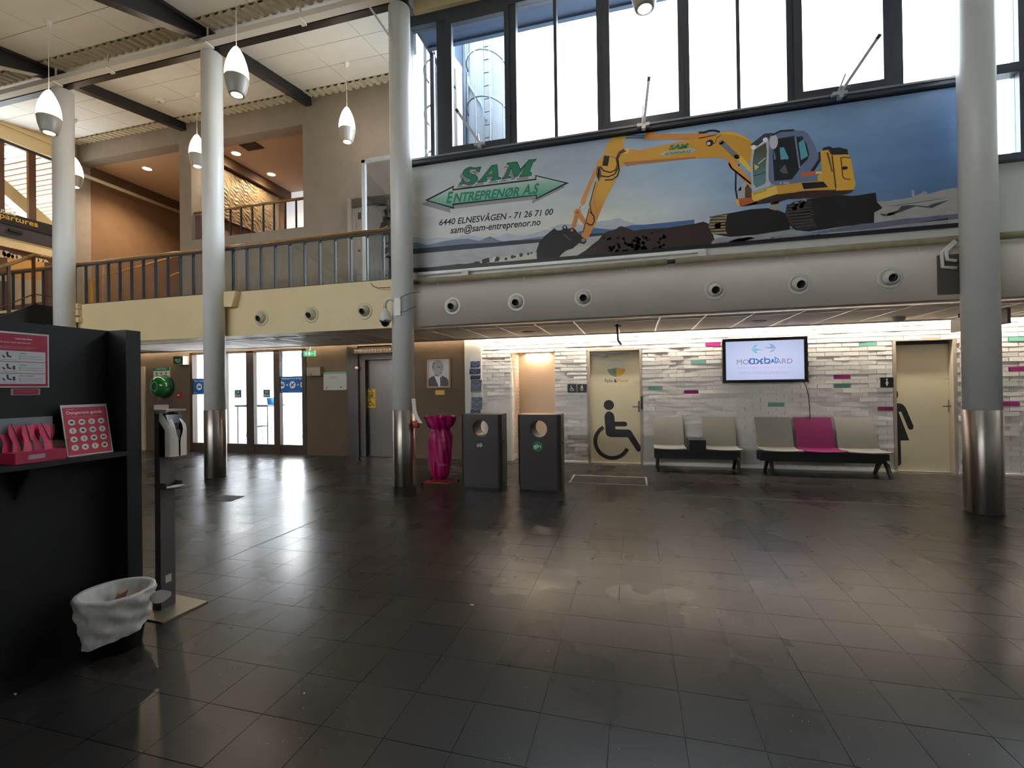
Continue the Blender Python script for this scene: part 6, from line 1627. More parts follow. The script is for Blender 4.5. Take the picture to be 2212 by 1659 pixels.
dd = D((sx + .07, sy - .168, 0), (math.cos(.45), math.sin(.45), 0), (0, 0, 1)); dd.text('LUKK', -.02, .66, .085, .70, (206, 110, 160), bold=.01); dd.build('faint_lettering', PRINT, t); dd = D(dd.o, dd.u, dd.w); dd.text('DREN', -.02, .30, .085, .335, (206, 110, 160), bold=.01); dd.build('faint_lettering', PRINT, t)
P = at(897, 917, 6.12)
t = thing('red_cup_holder', 'dull red cup holder fixed to the column beside the sack', 'holder', (P.x, 6.14, P.z))
B().lathe([(.035, -.05), (.05, .05), (.046, .05), (.03, -.04)], (P.x, 6.14, P.z), n=16, caps=(True, True)).build('cup', mat('dull_red_plastic', (176, 76, 70), .4), t)
B().box(P.x - .02, P.x + .02, 6.18, 6.22, P.z - .05, P.z + .1).build('bracket', mat('dull_red_plastic', (176, 76, 70), .4), t)
pts_ = [at(*q, 6.10) for q in ((889, 861), (891, 885), (894, 896), (899, 906), (905, 914))]
st_ = B(); 
for a, b_ in zip(pts_[:-1], pts_[1:]):
    st_.add([a, b_, b_ + V(.055, .01, 0), a + V(.055, .01, 0)], [(0, 1, 2, 3)], True)
    st_.add([a + V(0, .002, 0), b_ + V(0, .002, 0), b_ + V(.055, .012, 0), a + V(.055, .012, 0)], [(3, 2, 1, 0)], True)
st_.build('paper_strip', mat('white_paper', (222, 216, 206), .7), label='curling white paper strip above the red cup holder', cat='paper strip')

# ---- seats along the brick wall
seat_g = mat('pale_grey_seat_laminate', (124, 121, 112), .45, var=.02, vscale=3); seat_m = mat('magenta_seat_laminate', (112, 14, 74), .42); blk_b = mat('black_bench_metal', (12, 11, 12), .5)
def seat_shell(xc, w, m, t, zs, Y0):
    """curved seat pan and backrest of one place"""
    def pan(u, v):
        x = (u - .5) * w; y = Y0 + .44 * v
        z = zs + .012 * (1 - v) - .02 * math.sin(PI * v) - .03 * max(0, .15 - v) ** 1 * 4 + .012 * ((2*u - 1) ** 2)
        return (xc + x, y, z)
    b = B(); b.grid(pan, 8, 8); b.grid(lambda u, v: V(*pan(1 - u, v)) - V(0, 0, .016), 8, 8)
    e = [pan(0, v/8) for v in range(9)]; f = [pan(1, v/8) for v in range(9)]; g = [pan(u/8, 0) for u in range(9)]
    for L_, s in ((e, 1), (f, -1), (g, -1)):
        for p, q in zip(L_[:-1], L_[1:]):
            ring = [p, q, (q[0], q[1], q[2] - .016), (p[0], p[1], p[2] - .016)]
            b.add(ring, [(0, 1, 2, 3) if s == 1 else (3, 2, 1, 0)], True)
    b.build('seat', m, t)
    wb, hb = w * .965, .50
    prof = rrect(wb, hb, .03, 3)
    loop = []
    for x, z in prof:
        v = (z + hb/2) / hb; loop.append(V(xc + x, Y0 + .42 + .165 * v - .02 * math.sin(PI * v), zs - .0 + hb * v * .97))
    b = B(); rows_b = 8
    def back(u, v): return V(xc + (u - .5) * wb, Y0 + .42 + .165 * v - .02 * math.sin(PI * v) + .01 * (1 - (2*u - 1)**2), zs + .0 + hb * .97 * v)
    b.grid(back, 6, 8); b.grid(lambda u, v: back(1 - u, v) + V(0, .016, 0), 6, 8)
    for u in (0, 1):
        for k in range(8):
            p, q = back(u, k/8), back(u, (k+1)/8); b.add([p, q, q + V(0, .016, 0), p + V(0, .016, 0)], [(0, 1, 2, 3) if u == 0 else (3, 2, 1, 0)], True)
    for k in range(6):
        p, q = back(k/6, 1), back((k+1)/6, 1); b.add([p, q, q + V(0, .016, 0), p + V(0, .016, 0)], [(0, 1, 2, 3)], True)
    b.build('backrest', m, t)
def bench_frame(xa, xb, Y0, zs, t, legs):
    B().box(xa, xb, Y0 + .08, Y0 + .34, zs - .175, zs - .035).build('beam', blk_b, t)
    for x in legs:
        for (ya, yb) in ((Y0 + .12, Y0 - .03), (Y0 + .30, Y0 + .46)):
            B().prism([(x - .02, ya - .05, zs - .17), (x - .02, ya + .05, zs - .17), (x - .02, yb + .018, 0), (x - .02, yb - .018, 0)], (.04, 0, 0)).build('leg', blk_b, t)
        B().prism([(x - .02, Y0 + .02, zs - .17), (x - .02, Y0 + .42, zs - .17), (x - .02, Y0 + .38, zs - .13), (x - .02, Y0 + .06, zs - .13)], (.04, 0, 0)).build('leg_bridge', blk_b, t)
Y0 = 8.06; zs = at(1440, 968, Y0 + .05).z
def bx(px, Y=Y0 + .02): return at(px, 970, Y).x
t = thing('bench', 'two seat grey waiting bench with a black table between the seats', 'bench', ((bx(1412)+bx(1605))/2, Y0 + .2, 0), 'waiting benches by the brick wall')
bench_frame(bx(1414), bx(1601), Y0, zs, t, (bx(1421), bx(1596)))
pw_ = .56
seat_shell((bx(1414) + bx(1484))/2, bx(1484) - bx(1414), seat_g, t, zs, Y0); seat_shell((bx(1526) + bx(1604))/2 , bx(1604) - bx(1526), seat_g, t, zs, Y0)
a, b_ = at(1489, 975, Y0), at(1525, 951, Y0)
B().box(a.x, b_.x, Y0 + .0, Y0 + .4, zs - .05, b_.z).build('side_table', blk_b, t)
t = thing('bench', 'three seat waiting bench with a magenta middle seat', 'bench', ((bx(1643)+bx(1927))/2, Y0 + .2, 0), 'waiting benches by the brick wall')
bench_frame(bx(1645), bx(1926), Y0, zs, t, (bx(1668), bx(1921)))
w3 = (bx(1930) - bx(1647)) / 3
for k, m in enumerate((seat_g, seat_m, seat_g)): seat_shell(bx(1647) + (k + .5) * w3, w3 * .96, m, t, zs, Y0)

# ---- ceiling fittings
def disc_fit(px, py, r, h, label, name='ceiling_speaker', cat='speaker', grp='round ceiling speakers'):
    P = atZ(px, py, ZC); t = thing(name, label, cat, (P.x, P.y, ZC), grp)
    B().lathe([(r, 0), (r, -.008), (r*.9, -h), (r*.3, -h*1.1)], (P.x, P.y, ZC), n=24, caps=(False, True)).build('cover', fix_m, t)
    B().lathe([(r*.75, -h - .001), (r*.7, -h*1.2), (0, -h*1.3)], (P.x, P.y, ZC), n=20, caps=(False, False)).build('grille', mat('grey_grille', (150, 144, 136), .6), t)
disc_fit(1142, 717, .11, .012, 'round ceiling speaker above the recess in the brick wall')
disc_fit(1640, 694, .11, .012, 'round ceiling speaker above the television')
disc_fit(727, 733, .11, .012, 'round ceiling speaker in the grey ceiling before the elevator')
disc_fit(1940, 685, .09, .05, 'domed smoke detector on the low ceiling near the restroom door', 'smoke_detector', 'smoke detector', None)
P = at(343, 213, 7.6)
t = thing('smoke_detector', 'flat round smoke detector on the sloping roof', 'smoke detector', (P.x, 7.6, roof(7.6)))
B().lathe([(.10, .02), (.10, -.02), (.07, -.05), (.03, -.055)], (P.x, 7.6, roof(7.6) - .005), n=20).build('cover', fix_m, t); B().lathe([(.03, -.056), (.02, -.066), (0, -.068)], (P.x, 7.6, roof(7.6) - .005), n=12, caps=(False, False)).build('sensor', mat('grey_grille', (150, 144, 136), .6), t)
P = atZ(1333, 700, ZC)
t = thing('hanging_bracket', 'black bent bracket hanging from the low ceiling before the wheelchair door', 'bracket', (P.x, P.y, ZC))
q1, q2 = at(1335, 735, P.y), at(1342, 745, P.y)
B().beam((P.x, P.y, ZC), (q1.x, P.y, q1.z), .03, .06, (0, 1, 0)).beam((q1.x, P.y, q1.z), (q2.x, P.y, q2.z), .03, .06, (0, 1, 0)).build('bar', mat('black_bracket', (30, 28, 32), .4), t)
for k, px in enumerate((1327, 1341)):
    c = at(px, 704, P.y); B().tube([(P.x, P.y, c.z), (c.x, P.y, c.z)], .012, 8).build('bolt', steel_x, t)
X = at(2184, 698, 6.95).x; a = atX(2184, 698, X); b_ = atX(2060, 717, X); zt = atX(2184, 664, X).z
t = thing('hanging_sign', 'dark hanging sign box behind the column by the restroom door, seen edge on', 'sign', (X, 7.4, a.z))
B().box(X - .035, X + .0, a.y, b_.y, a.z, zt).build('sign_box', mat('dark_sign_box', (78, 72, 70), .45), t)
for y in (a.y + .15, b_.y - .15): B().tube([(X - .018, y, zt), (X - .018, y, ZC)], .01, 6).build('hanger', dark_steel, t)

# ---- downlights in the upper halls
warm_glow = glow('downlight_glow', (1.0, .78, .52), 30.0)
for i, (px, py, lab) in enumerate(((510, 331, 'round downlight in the landing ceiling near the column'), (586, 376, 'round downlight in the landing ceiling near the orange wall'), (318, 364, 'round downlight in the stair hall ceiling'))):
    P = atZ(px, py, 7.46); t = thing('downlight', lab, 'light', (P.x, P.y, 7.46), 'downlights of the upper halls')
    B().lathe([(.13, 0), (.13, -.012), (.10, -.014), (.095, -.002)], (P.x, P.y, 7.46), n=24, caps=(False, False)).build('rim', tbar_mat, t)
    B().lathe([(.095, -.003), (.04, -.004), (0, -.004)], (P.x, P.y, 7.46), n=20, caps=(False, False)).build('lamp_face', warm_glow, t)
    ld = bpy.data.lights.new('downlight_beam', 'SPOT'); ld.energy = (90, 90, 260)[i]; ld.color = LAMP_WARM; ld.spot_size = 2.4; ld.spot_blend = .8; ld.shadow_soft_size = .1
    lo = bpy.data.objects.new('downlight_beam', ld); COL.objects.link(lo); lo.parent = t; lo.location = (0, 0, -.03)
# ceiling vent of the landing
P, Q_ = atZ(501, 303, 7.46), atZ(549, 305, 7.46)
t = thing('ceiling_vent', 'dark square vent in the landing ceiling', 'vent', (P.x, P.y, 7.45))
B().box(P.x, Q_.x, P.y, P.y + .5, 7.44, 7.46).build('vent_frame', mat('dark_vent', (66, 46, 34), .7), t)
for k in range(5): B().box(P.x + .02, Q_.x - .02, P.y + .06 + .09*k, P.y + .09 + .09*k, 7.43, 7.44).build('slat', mat('dark_vent', (66, 46, 34), .7), t)
# relief mural on the landing wall
rm = random.Random(2)
waves = [(rm.uniform(5, 22), rm.uniform(5, 22), rm.uniform(0, 6)) for _ in range(9)]
def relief(u, v):
    y = 9.15 + 2.3 * u; z = 5.85 + 1.3 * v
    h = sum(math.sin(a*y*1.3 + b*z*1.7 + c + 1.7*math.sin(b*y)) for a, b, c in waves) / 9
    return (-10.13 + .035 * abs(h) ** .7, y, z)
t = thing('relief_mural', 'crinkled silver relief mural on the landing wall', 'mural', (-10.17, 10.3, 5.85))
B().grid(relief, 130, 76).build('relief_sheet', mat('silver_beige_relief', (150, 132, 104), .4, .4), t)
B().box(-10.2, -10.13, 9.15, 11.45, 5.85, 7.15).build('backing_board', fr_w, t)
P, Q_ = at(415, 333, YW + .35), at(415, 431, YW + .35)
t = thing('landing_picture', 'dark picture in a copper frame beside the landing opening', 'picture', (-10.17, 9.0, 5.9))
B().box(-10.2, -10.15, 8.985, 9.13, 6.0, 7.1).build('canvas', mat('dark_canvas', (70, 66, 66), .5, var=.4, vscale=6), t)
B().box(-10.2, -10.13, 8.98, 8.995, 5.98, 7.12).box(-10.2, -10.13, 8.995, 9.13, 5.98, 6.0).build('frame', mat('copper_frame', (176, 104, 58), .35, .5), t)
# pale window in the landing end wall
P, Q_ = at(614, 408, 11.88), at(672, 500, 11.88)
B().box(P.x, Q_.x, 11.86, 11.9, 5.06, P.z).build('window_5', glow('dull_evening_window_glow', (.62, .66, .74), .35), kind='structure', label='pale window in the orange end wall of the landing')
# dark leafy plant behind the glass screen
P = at(836, 600, 8.1)
t = thing('potted_plant', 'dark leafy plant behind the glass screen on the balcony', 'plant', (P.x, 8.1, ZB))
B().lathe([(.13, 0), (.17, .32), (.15, .32), (.14, .28)], (P.x + .05, 8.1, ZB), n=16, caps=(True, True)).build('pot', mat('dark_pot', (40, 36, 34), .5), t)
lf = mat('dark_green_leaf', (52, 58, 46), .5, var=.3, vscale=5); rl_ = random.Random(9)
B().tube([(P.x + .05, 8.1, ZB + .2), (P.x + .07, 8.1, ZB + 1.2), (P.x + .04, 8.1, ZB + 2.0)], .02, 6).build('stem', mat('brown_stem', (70, 54, 40), .7), t)
for k in range(46):
    z = ZB + .35 + rl_.random() * 1.75; a = rl_.uniform(0, 6.28); L_ = rl_.uniform(.16, .3); o = V(P.x + .06, 8.1, z); di = V(math.cos(a), math.sin(a), rl_.uniform(-.3, .4)).normalized(); sd_ = di.cross(V(0, 0, 1)).normalized() * L_ * .3
    e_ = o + di * L_ * 1.1
    B().add([o, o + di*L_*.5 + sd_, e_ - V(0, 0, .04), o + di*L_*.5 - sd_, o + di*L_*.5 + V(0, 0, .02)], [(0, 1, 4), (1, 2, 4), (2, 3, 4), (3, 0, 4)], True).build('leaf', lf, t)
# white cable tray along the columns
tr_ = thing('cable_tray', 'white cable tray running along the column tops under the roof', 'cable tray', (-7, 6.05, 7.2))
B().box(-13.9, -3.3, 5.98, 6.10, 7.14, 7.23).build('tray', white_paint, tr_)
for x in (-12.2, -10.2, -8.9, -6.7, -4.9): B().box(x - .01, x + .01, 6.03, 6.05, 7.23, roof(6.04)).box(x - .03, x + .05, 5.96, 6.12, 7.12, 7.14).build('hanger', white_paint, tr_)
a, b_ = at(797, 13, 6.0), at(848, 88, 6.12)
B().beam((a.x, 6.0, a.z), (b_.x, 6.1, b_.z), .03, .05, (0, -1, 0)).build('brace', white_paint, tr_)

# ================================================================== counter with shelf, near the camera
XPN, XPF = -3.17, -3.02
navy = mat('navy_black_laminate', (9, 8, 12), .6, var=.08, vscale=30)
yA, yB_ = 2.135, 2.222
ct = thing('counter', 'tall navy black counter panel with an end post and a shelf', 'counter', (XPN, 1.5, 0))
B().box(XPN - .12, XPN, -.6, yB_, 0, 1.832).build('panel', navy, ct)
B().box(XPN, XPF, yA, yB_, 0, 1.832).build('end_post', navy, ct)
ZSH = 1.085
B().box(XPN, XPF + .02, .2, yA, ZSH - .025, ZSH).build('shelf', navy, ct)
B().box(XPN - .45, XPN - .12, .2, yB_ + .1, ZSH - .03, ZSH).build('rear_shelf', mat('pale_counter_top', (196, 184, 160), .4), ct)
for y in (1.68,): B().prism([(XPN, y, ZSH - .025), (XPF - .02, y, ZSH - .025), (XPN, y, ZSH - .2)], (0, .012, 0)).build('shelf_bracket', dark_steel, ct)
# posters on the panel
def XT(X_):
    def f(px, py): P = atX(px, py, X_); return (P.y, P.z)
    return f
X_ = XPN + .002
f6 = XT(X_)
def F(x, y): return f6(x/5.028, 700 + y/5.028)
t = thing('poster', 'red and white baggage poster in a clear sleeve taped to the dark counter', 'poster', (XPN, 1.7, 1.48))
y1_, z0_, z1_ = F(535, 690)[0], F(0, 690)[1], F(0, 72)[1]
y0_ = y1_ - .235
B().box(XPN, X_, y0_, y1_, z0_, z1_).build('sleeve', mat('poster_paper', (208, 204, 202), .3), t)
dd = D((X_, y0_, z0_), (0, 1, 0), (0, 0, 1), .0003); W_, H_ = y1_ - y0_, z1_ - z0_
def G(x, y): p = F(x, y); return (p[0] - y0_, p[1] - z0_)
RED, DRK = (168, 24, 58), (70, 66, 72)
dd.rect(W_*.03, H_*.02, W_*.97, H_*.97, RED); dd.up()
for a, b_ in ((.66, .47), (.46, .26), (.25, .065)): dd.rect(W_*.07, H_*b_, W_*.93, H_*a, (206, 202, 204))
dd.up()
dd.text('norwegian', W_*.38, H_*.86, W_*.68, H_*.90, (232, 220, 222), bold=.02)
dd.text('Will your hand baggage fit?', W_*.07, H_*.79, W_*.66, H_*.825, (226, 190, 198), bold=.02)
for k in range(3): dd.rect(W_*.07, H_*(.735 - .018*k), W_*(.8 - .07*k), H_*(.740 - .018*k), (206, 140, 154))
for b_, tx in ((.47, 'LowFare'), (.26, 'LowFare+'), (.065, 'Flex or Premium')):
    dd.text(tx, W_*.45, H_*(b_ + .135), W_*(.45 + .018*len(tx)), H_*(b_ + .16), DRK, bold=.02)
    for k in range(2): dd.rect(W_*.47, H_*(b_ + .09 - .04*k), W_*.88, H_*(b_ + .097 - .04*k), (128, 124, 130)); dd.disc(W_*.455, H_*(b_ + .094 - .04*k), W_*.012, DRK, n=8)
    dd.disc(W_*.24, H_*(b_ + .15), W_*.022, DRK, n=10); dd.stroke([(W_*.24, H_*(b_ + .13)), (W_*.25, H_*(b_ + .09)), (W_*.3, H_*(b_ + .08))], W_*.035, DRK); dd.stroke([(W_*.16, H_*(b_ + .1)), (W_*.2, H_*(b_ + .06))], W_*.03, DRK)
    if b_ < .4: dd.rect(W_*.33, H_*(b_ + .06), W_*.375, H_*(b_ + .13), DRK)
    dd.rect(W_*.15, H_*(b_ + .025), W_*.4, H_*(b_ + .032), (140, 136, 140))
dd.build('poster_print', PRINT, t)
t = thing('red_label', 'small red label in a grey holder under the poster', 'label', (XPN, 1.73, 1.44))
a, b_ = F(118, 775), F(437, 700)
B().box(XPN, X_, a[0], b_[0], a[1], b_[1]).build('holder', mat('grey_label_holder', (150, 140, 144), .4), t)
dd = D((X_, a[0], a[1]), (0, 1, 0), (0, 0, 1), .0003); W_, H_ = b_[0] - a[0], b_[1] - a[1]
dd.poly([(W_/2 + x, H_/2 + y) for x, y in rrect(W_*.86, H_*.8, H_*.1)], (160, 26, 58)); dd.up(); dd.text('norwegian', W_*.2, H_*.42, W_*.8, H_*.64, (206, 96, 116), bold=.01); dd.build('label_print', PRINT, t)
# dangerous goods stand on the shelf
lean = .03
ps = [Vector((XPN + .075, *p)) for p in ((1.872, ZSH), (2.100, ZSH), (2.086, ZSH + .292), (1.845, ZSH + .296))]
t = thing('goods_stand', 'acrylic stand with a red Dangerous goods sheet on the dark shelf', 'sign stand', (XPN + .08, 1.98, ZSH))
Yc0, Yc1 = 1.858, 2.092
acr = pane_mat('acrylic', (.93, .94, .95), .12)
up_ = V(-.055, 0, .29)
o_ = V(XPN + .10, Yc0, ZSH + .004)
B().prism([o_, o_ + V(0, Yc1 - Yc0, 0), o_ + V(0, Yc1 - Yc0, 0) + up_, o_ + up_], (-.004, 0, -.0007)).build('sheet_holder', mat('pale_sheet_edge', (206, 198, 200), .35), t)
B().box(XPN + .02, XPN + .13, Yc0, Yc1, ZSH, ZSH + .004).build('foot', acr, t)
dd = D(o_, (0, 1, 0), up_, .0003); W_, H_ = Yc1 - Yc0, up_.length
dd.rect(0, 0, W_, H_, (206, 198, 200)); dd.up(); dd.rect(W_*.025, H_*.02, W_*.975, H_*.95, (196, 36, 62)); dd.up()
dd.rect(W_*.1, H_*.905, W_*.28, H_*.91, (236, 190, 196)); dd.text('Dangerous goods', W_*.1, H_*.80, W_*.87, H_*.875, (238, 206, 208), bold=.025)
for r_ in range(2): dd.rect(W_*.1, H_*(.765 - .018*r_), W_*(.8 - .2*r_), H_*(.770 - .018*r_), (216, 110, 126))
ik = (52, 60, 62)
for r_ in range(4):
    for c_ in range(4):
        x, y = W_*(.18 + .215*c_), H_*(.655 - .165*r_); dd.disc(x, y, W_*.075, (226, 214, 210), n=20)
dd.up()
for r_ in range(4):
    for c_ in range(4):
        x, y = W_*(.18 + .215*c_), H_*(.655 - .165*r_); k = (r_*4 + c_) % 5; s = W_*.035
        if k == 0: dd.rect(x - s, y - s*.7, x + s, y + s*.7, ik); dd.rect(x - s*.4, y + s*.7, x + s*.4, y + s, ik)
        elif k == 1: dd.rect(x - s*1.1, y - s*.6, x + s*1.1, y + s*.6, ik)
        elif k == 2: dd.rect(x - s*.6, y - s, x - s*.1, y + s, ik); dd.rect(x + s*.2, y - s*.7, x + s*.6, y + s*.5, ik)
        elif k == 3: dd.poly([(x - s, y - s*.8), (x + s, y - s*.8), (x + s*.4, y + s*.3), (x, y + s), (x - s*.4, y + s*.3)], ik)
        else: dd.rect(x - s*.25, y - s*1.1, x + s*.25, y + s*1.1, ik)
dd.build('sheet_print', PRINT, t)
# acrylic holder with pink bag tags
t = thing('tag_holder', 'clear acrylic holder for bag tags on the dark shelf', 'holder', (XPN + .08, 1.74, ZSH))
ya, yb = 1.600, 1.835
B().box(XPN + .02, XPN + .024, ya - .02, yb, ZSH, ZSH + .235).build('back_sheet', mat('grey_clear_plastic', (134, 142, 150), .15), t)
B().box(XPN + .15, XPN + .153, ya, yb, ZSH, ZSH + .11).box(XPN + .024, XPN + .153, yb - .003, yb, ZSH, ZSH + .11).box(XPN + .024, XPN + .153, ya, yb, ZSH, ZSH + .003).build('front_tray', acr, t)
pk = mat('hot_pink_card', (222, 44, 92), .5, var=.06, vscale=20)
B().box(XPN + .03, XPN + .145, ya + .01, yb - .01, ZSH + .004, ZSH + .06).build('tag_box', pk, t)
B().box(XPN + .145, XPN + .147, ya + .06, ya + .13, ZSH + .022, ZSH + .045).build('box_label', mat('pink_white_label', (216, 190, 196), .6), t)
rg = random.Random(4)
for k in range(7):
    y = ya + .028 + k * .030; x = XPN + .045 + (k % 3) * .022; an = rg.uniform(-.18, .18); zt = ZSH + .205 - rg.uniform(0, .02)
    tg = thing('bag_tag', ORD[k] + ' hot pink bag tag in the acrylic holder, counted towards the red sheet', 'tag', (x, y, ZSH + .06), 'bag tags in the holder')
    sh_ = [(-.018, 0), (.018, 0), (.013, .05), (.026, .09), (.026, .135), (-.026, .135), (-.026, .09), (-.013, .05)]
    R = Matrix.Rotation(an, 3, 'X')
    B().prism([V(x, y, ZSH + .06) + R @ V(.0 - .03 * (v/.135), u, v) for u, v in sh_], (-.002, 0, 0)).build('card', pk, tg)
    B().tube([V(x + .002, y, ZSH + .06) + R @ V(-.03 * (v/.135), .012 * math.sin(v*30), v) for v in (.135, .15, .14, .10, .05)], .002, 5).build('loop', mat('grey_elastic', (110, 100, 102), .6), tg)

# ---- sanitiser stand: faces the hall (+X), its narrow side towards the camera
t = thing('sanitizer_stand', 'grey steel floor stand with drip tray beside the dark counter', 'stand', (-3.0, 2.38, 0))
gst = mat('grey_powder_steel', (104, 98, 100), .4, .5); gpl = mat('beige_grey_plate', (150, 141, 120), .38, .5)
B().prism([(-3.16, 2.236, 0), (-2.862, 2.226, 0), (-2.84, 2.52, 0), (-3.15, 2.55, 0)], (0, 0, .010)).build('base_plate', gpl, t)
XB_, YA_, YB2 = -3.03, 2.345, 2.445
secs = [(.075, .010), (.058, .10), (.05, .20), (.047, .34), (.045, 1.30)]
b = B()
def ring_(w, z): return [(XB_ - w, YA_, z), (XB_, YA_, z), (XB_, YB2, z), (XB_ - w, YB2, z)]
for (w, z), (w2, z2) in zip(secs[:-1], secs[1:]):
    b.add(ring_(w, z) + ring_(w2, z2), [(0,1,5,4), (1,2,6,5), (2,3,7,6), (3,0,4,7)])
b.add(ring_(*secs[-1]), [(0,1,2,3)])
b.build('column', gst, t)
B().box(XB_, XB_ + .002, YA_ + .03, YA_ + .07, .175, .225).build('white_tag', mat('white_board', (206, 202, 192), .35), t)
zt = .81
B().box(XB_, XB_ + .13, YA_ - .005, YB2 + .005, zt - .006, zt).box(XB_, XB_ + .06, YA_ - .005, YA_ - .002, zt, zt + .035).box(XB_, XB_ + .06, YB2 + .002, YB2 + .005, zt, zt + .035).build('drip_tray', gst, t)
B().box(XB_ - .05, XB_ + .08, YA_ - .02, YB2 + .02, 1.318, 1.330).box(XB_ - .05, XB_ - .045, YA_, YB2, 1.30, 1.36).build('top_bracket', mat('pale_bracket_steel', (176, 170, 164), .35, .6), t)
B().prism([(XB_ + .01, YA_ + .0, zt + .001), (XB_ + .07, YA_ - .004, zt + .003), (XB_ + .127, YA_ + .03, zt + .010), (XB_ + .11, YA_ + .085, zt + .013), (XB_ + .03, YA_ + .09, zt + .006)], (0, 0, .003)).build('paper_napkin', mat('white_paper', (222, 216, 206), .7), label='crumpled white napkin on the drip tray', cat='napkin')
t = thing('sanitizer_dispenser', 'white and black hand sanitizer dispenser at the top of the steel stand', 'dispenser', (XB_ + .06, (YA_ + YB2) / 2, 1.02))
dw = mat('glossy_white_plastic', (226, 214, 202), .2, coat=.4); dbk = mat('glossy_black_plastic', (16, 14, 15), .12)
z0, z1 = 1.02, 1.315; ym = (YA_ + YB2) / 2; hw = .062
# side profile in X (depth) and Z, front leans back at the top
B().prism([(XB_ + x, ym - hw + .006, z0 + z) for x, z in ((.002, .0), (.085, .0), (.092, .12), (.085, .22), (.06, .275), (.02, .29), (.002, .285))], (0, 2*hw - .012, 0)).build('black_body', dbk, t)
def shell(sgn, nm):
    """one white half: wraps from the front over the flank, leaving a dark seam"""
    b = B(); n1, n2 = 12, 10
    def f(u, v):
        z = z0 + .29 * v
        front = .108 if v < .62 else lerp(.108, .035, ((v - .62) / .38) ** 1.5)
        seam = .006 if v < .38 else (.006 + .020 * math.sin(min(1, (v - .38) / .3) * PI / 2) if v < .8 else .026)
        # u 0 at the seam, 1 back on the flank
        flank = .060 if v < .62 else lerp(.060, .012, min(1, (v - .62) / .16))
        a = u * PI / 2
        if u < .6: y = lerp(seam, hw, u / .6); x = front - .012 * (u / .6) ** 2
        else: y = hw; x = lerp(front - .012, min(front - .012, flank), (u - .6) / .4)
        return (XB_ + x, ym + sgn * y, z)
    if sgn > 0: b.grid(f, n1, n2)
    else: b.grid(lambda u, v: f(1 - u, v), n1, n2)
    b.build(nm, dw, t)
shell(-1, 'shell'); shell(1, 'shell')
B().prism([(XB_ + .0925, ym + y, z0 + z) for y, z in ((-.008, .10), (.008, .10), (.014, .14), (.012, .175), (-.012, .175), (-.014, .14))], (.006, 0, 0)).build('window', mat('grey_window', (104, 102, 104), .2), t)

# ---- waste basket with white liner
bxc, byc = -2.875, 1.965
t = thing('waste_basket', 'black waste basket with a crinkled white liner beside the counter', 'basket', (bxc, byc, 0))
hB = .315
B().lathe([(.115, 0), (.168, hB - .01), (.16, hB - .01), (.108, .012)], (bxc, byc, 0), n=32, caps=(True, True)).build('basket_body', mat('black_basket', (18, 16, 18), .4), t)
rw = random.Random(8); pw2 = [rw.uniform(0, 6.28) for _ in range(8)]
def liner(u, v):
    a = 2*PI*u
    crk = .004 * math.sin(9*a + 14*v + pw2[0]) + .003 * math.sin(17*a - 22*v + pw2[1]) + .0035 * math.sin(5*a + 30*v + pw2[2])
    if v < .55:
        k = v / .55; zlo = .095 + .05 * math.sin(a + .4) + .012 * math.sin(3*a + pw2[3]); z = lerp(zlo, hB + .004, k)
        r = lerp(.115, .168, z / hB) + .016 + crk * (1.2 if k < .98 else .4)
    elif v < .62: k = (v - .55) / .07; z = hB + .008; r = lerp(.184, .156, k)
    else: k = (v - .62) / .38; z = lerp(hB + .004, .12, k); r = lerp(.154, .07, k) + crk * .5
    return (bxc + r*math.cos(a), byc + r*math.sin(a), z)
B().grid(liner, 96, 50, True, True).build('liner', mat('thin_white_plastic', (206, 200, 194), .4, bump=.4, bscale=40), t)
ear = B(); e0 = V(bxc + .155, byc + .075, hB - .06)
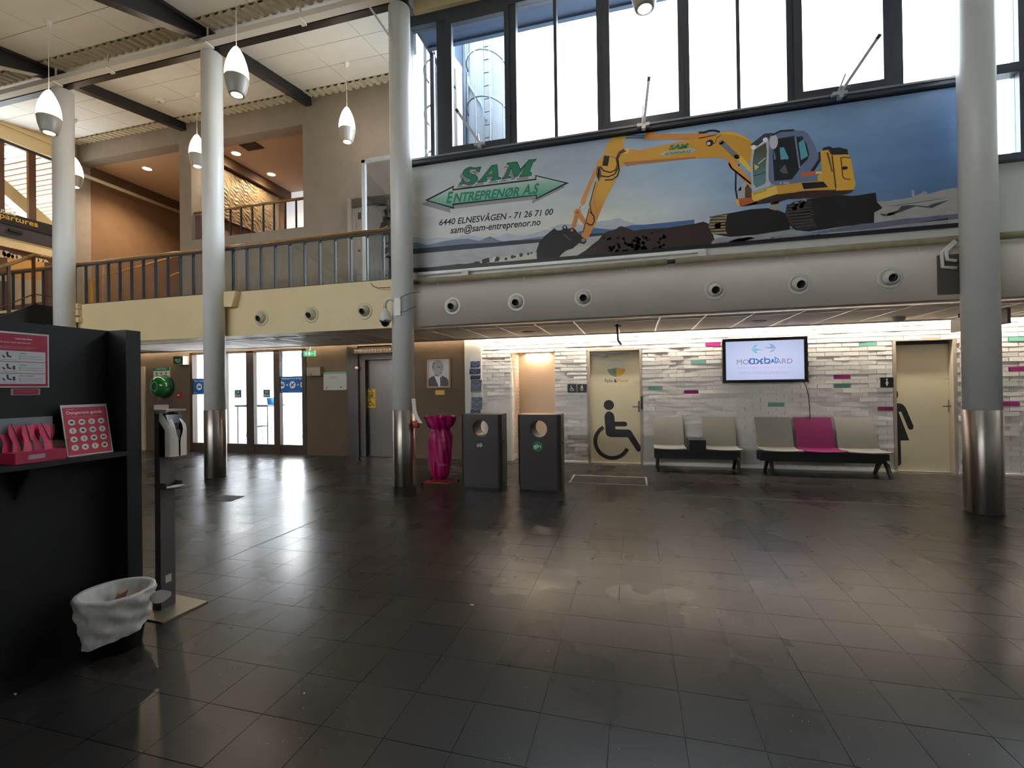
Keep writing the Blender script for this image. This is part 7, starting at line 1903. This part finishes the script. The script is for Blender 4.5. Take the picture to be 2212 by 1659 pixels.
ear.grid(lambda u, v: e0 + V(.105 * u, .045 * u, .02 * u) + V(.0, 0, 1) * ((v - .5) * (.02 + .055 * math.sin(PI * min(1, u * 1.0)) ** .8)) + V(.0, -.01 * math.sin(PI*u), 0), 10, 6); ear.build('liner_knot', mat('thin_white_plastic', (206, 200, 194), .4), t)
rr_ = random.Random(3)
for k, (c, lab) in enumerate((((176, 130, 110), 'pale pink carton scrap in the waste basket'), ((150, 112, 84), 'brown carton scrap in the waste basket'), ((196, 180, 156), 'cream paper scrap in the waste basket'))):
    o_ = V(bxc - .02 + .045 * k, byc + .03 + .02 * k, .20)
    b = B(); R = Matrix.Rotation(.5 + .3 * k, 3, 'Y') @ Matrix.Rotation(.3 * k, 3, 'Z')
    b.obox(o_ + V(.0, 0, .045), (.012 + .004*k, .05 + .01*k, .13), R); b.obox(o_ + V(.015, .0, .05), (.004, .06, .12), R @ Matrix.Rotation(.25, 3, 'Z'))
    b.build('paper_scrap', mat('scrap_%d' % k, c, .7), label=lab, cat='scrap')

# ---- floor odds and ends
B().prism([(-5.42, 4.855, .0), (-5.115, 4.88, 0), (-5.17, 5.16, 0), (-5.50, 5.145, 0)], (0, 0, .004)).build('floor_cover', mat('brown_rubber_cover', (70, 60, 50), .75), label='dull brown floor cover in the reflection of the entrance', cat='floor cover')
for i, (px, py, s, lab) in enumerate(((1020, 1307, .012, 'white paper shred on the dark floor tiles'), (33, 1500, .006, 'tiny white crumb on the floor before the counter'), (657, 1498, .004, 'tiny white crumb among the floor tiles near the front'))):
    P = atZ(px, py, 0)
    B().prism([(P.x + s*math.cos(a)*(1 + .3*(a % 2)), P.y + s*.7*math.sin(a), .0005) for a in (0, 1, 2.1, 3, 4.2, 5.3)], (0, 0, .003)).build('paper_shred', mat('white_paper', (222, 216, 206), .7), label=lab, cat='paper shred')
crumbs = B(); rc = random.Random(21)
for i in range(170):
    P = atZ(rc.uniform(350, 2200), rc.uniform(1250, 1655), 0); s = rc.uniform(.0004, .0010)
    crumbs.obox((P.x, P.y, .0008), (s*2, s*1.6, .0012), Matrix.Rotation(rc.uniform(0, 3), 3, 'Z'))
crumbs.build('floor_dust', mat('pale_dust', (200, 196, 190), .8), label='fine pale dust specks scattered over the dark floor', kind='stuff', cat='dust')
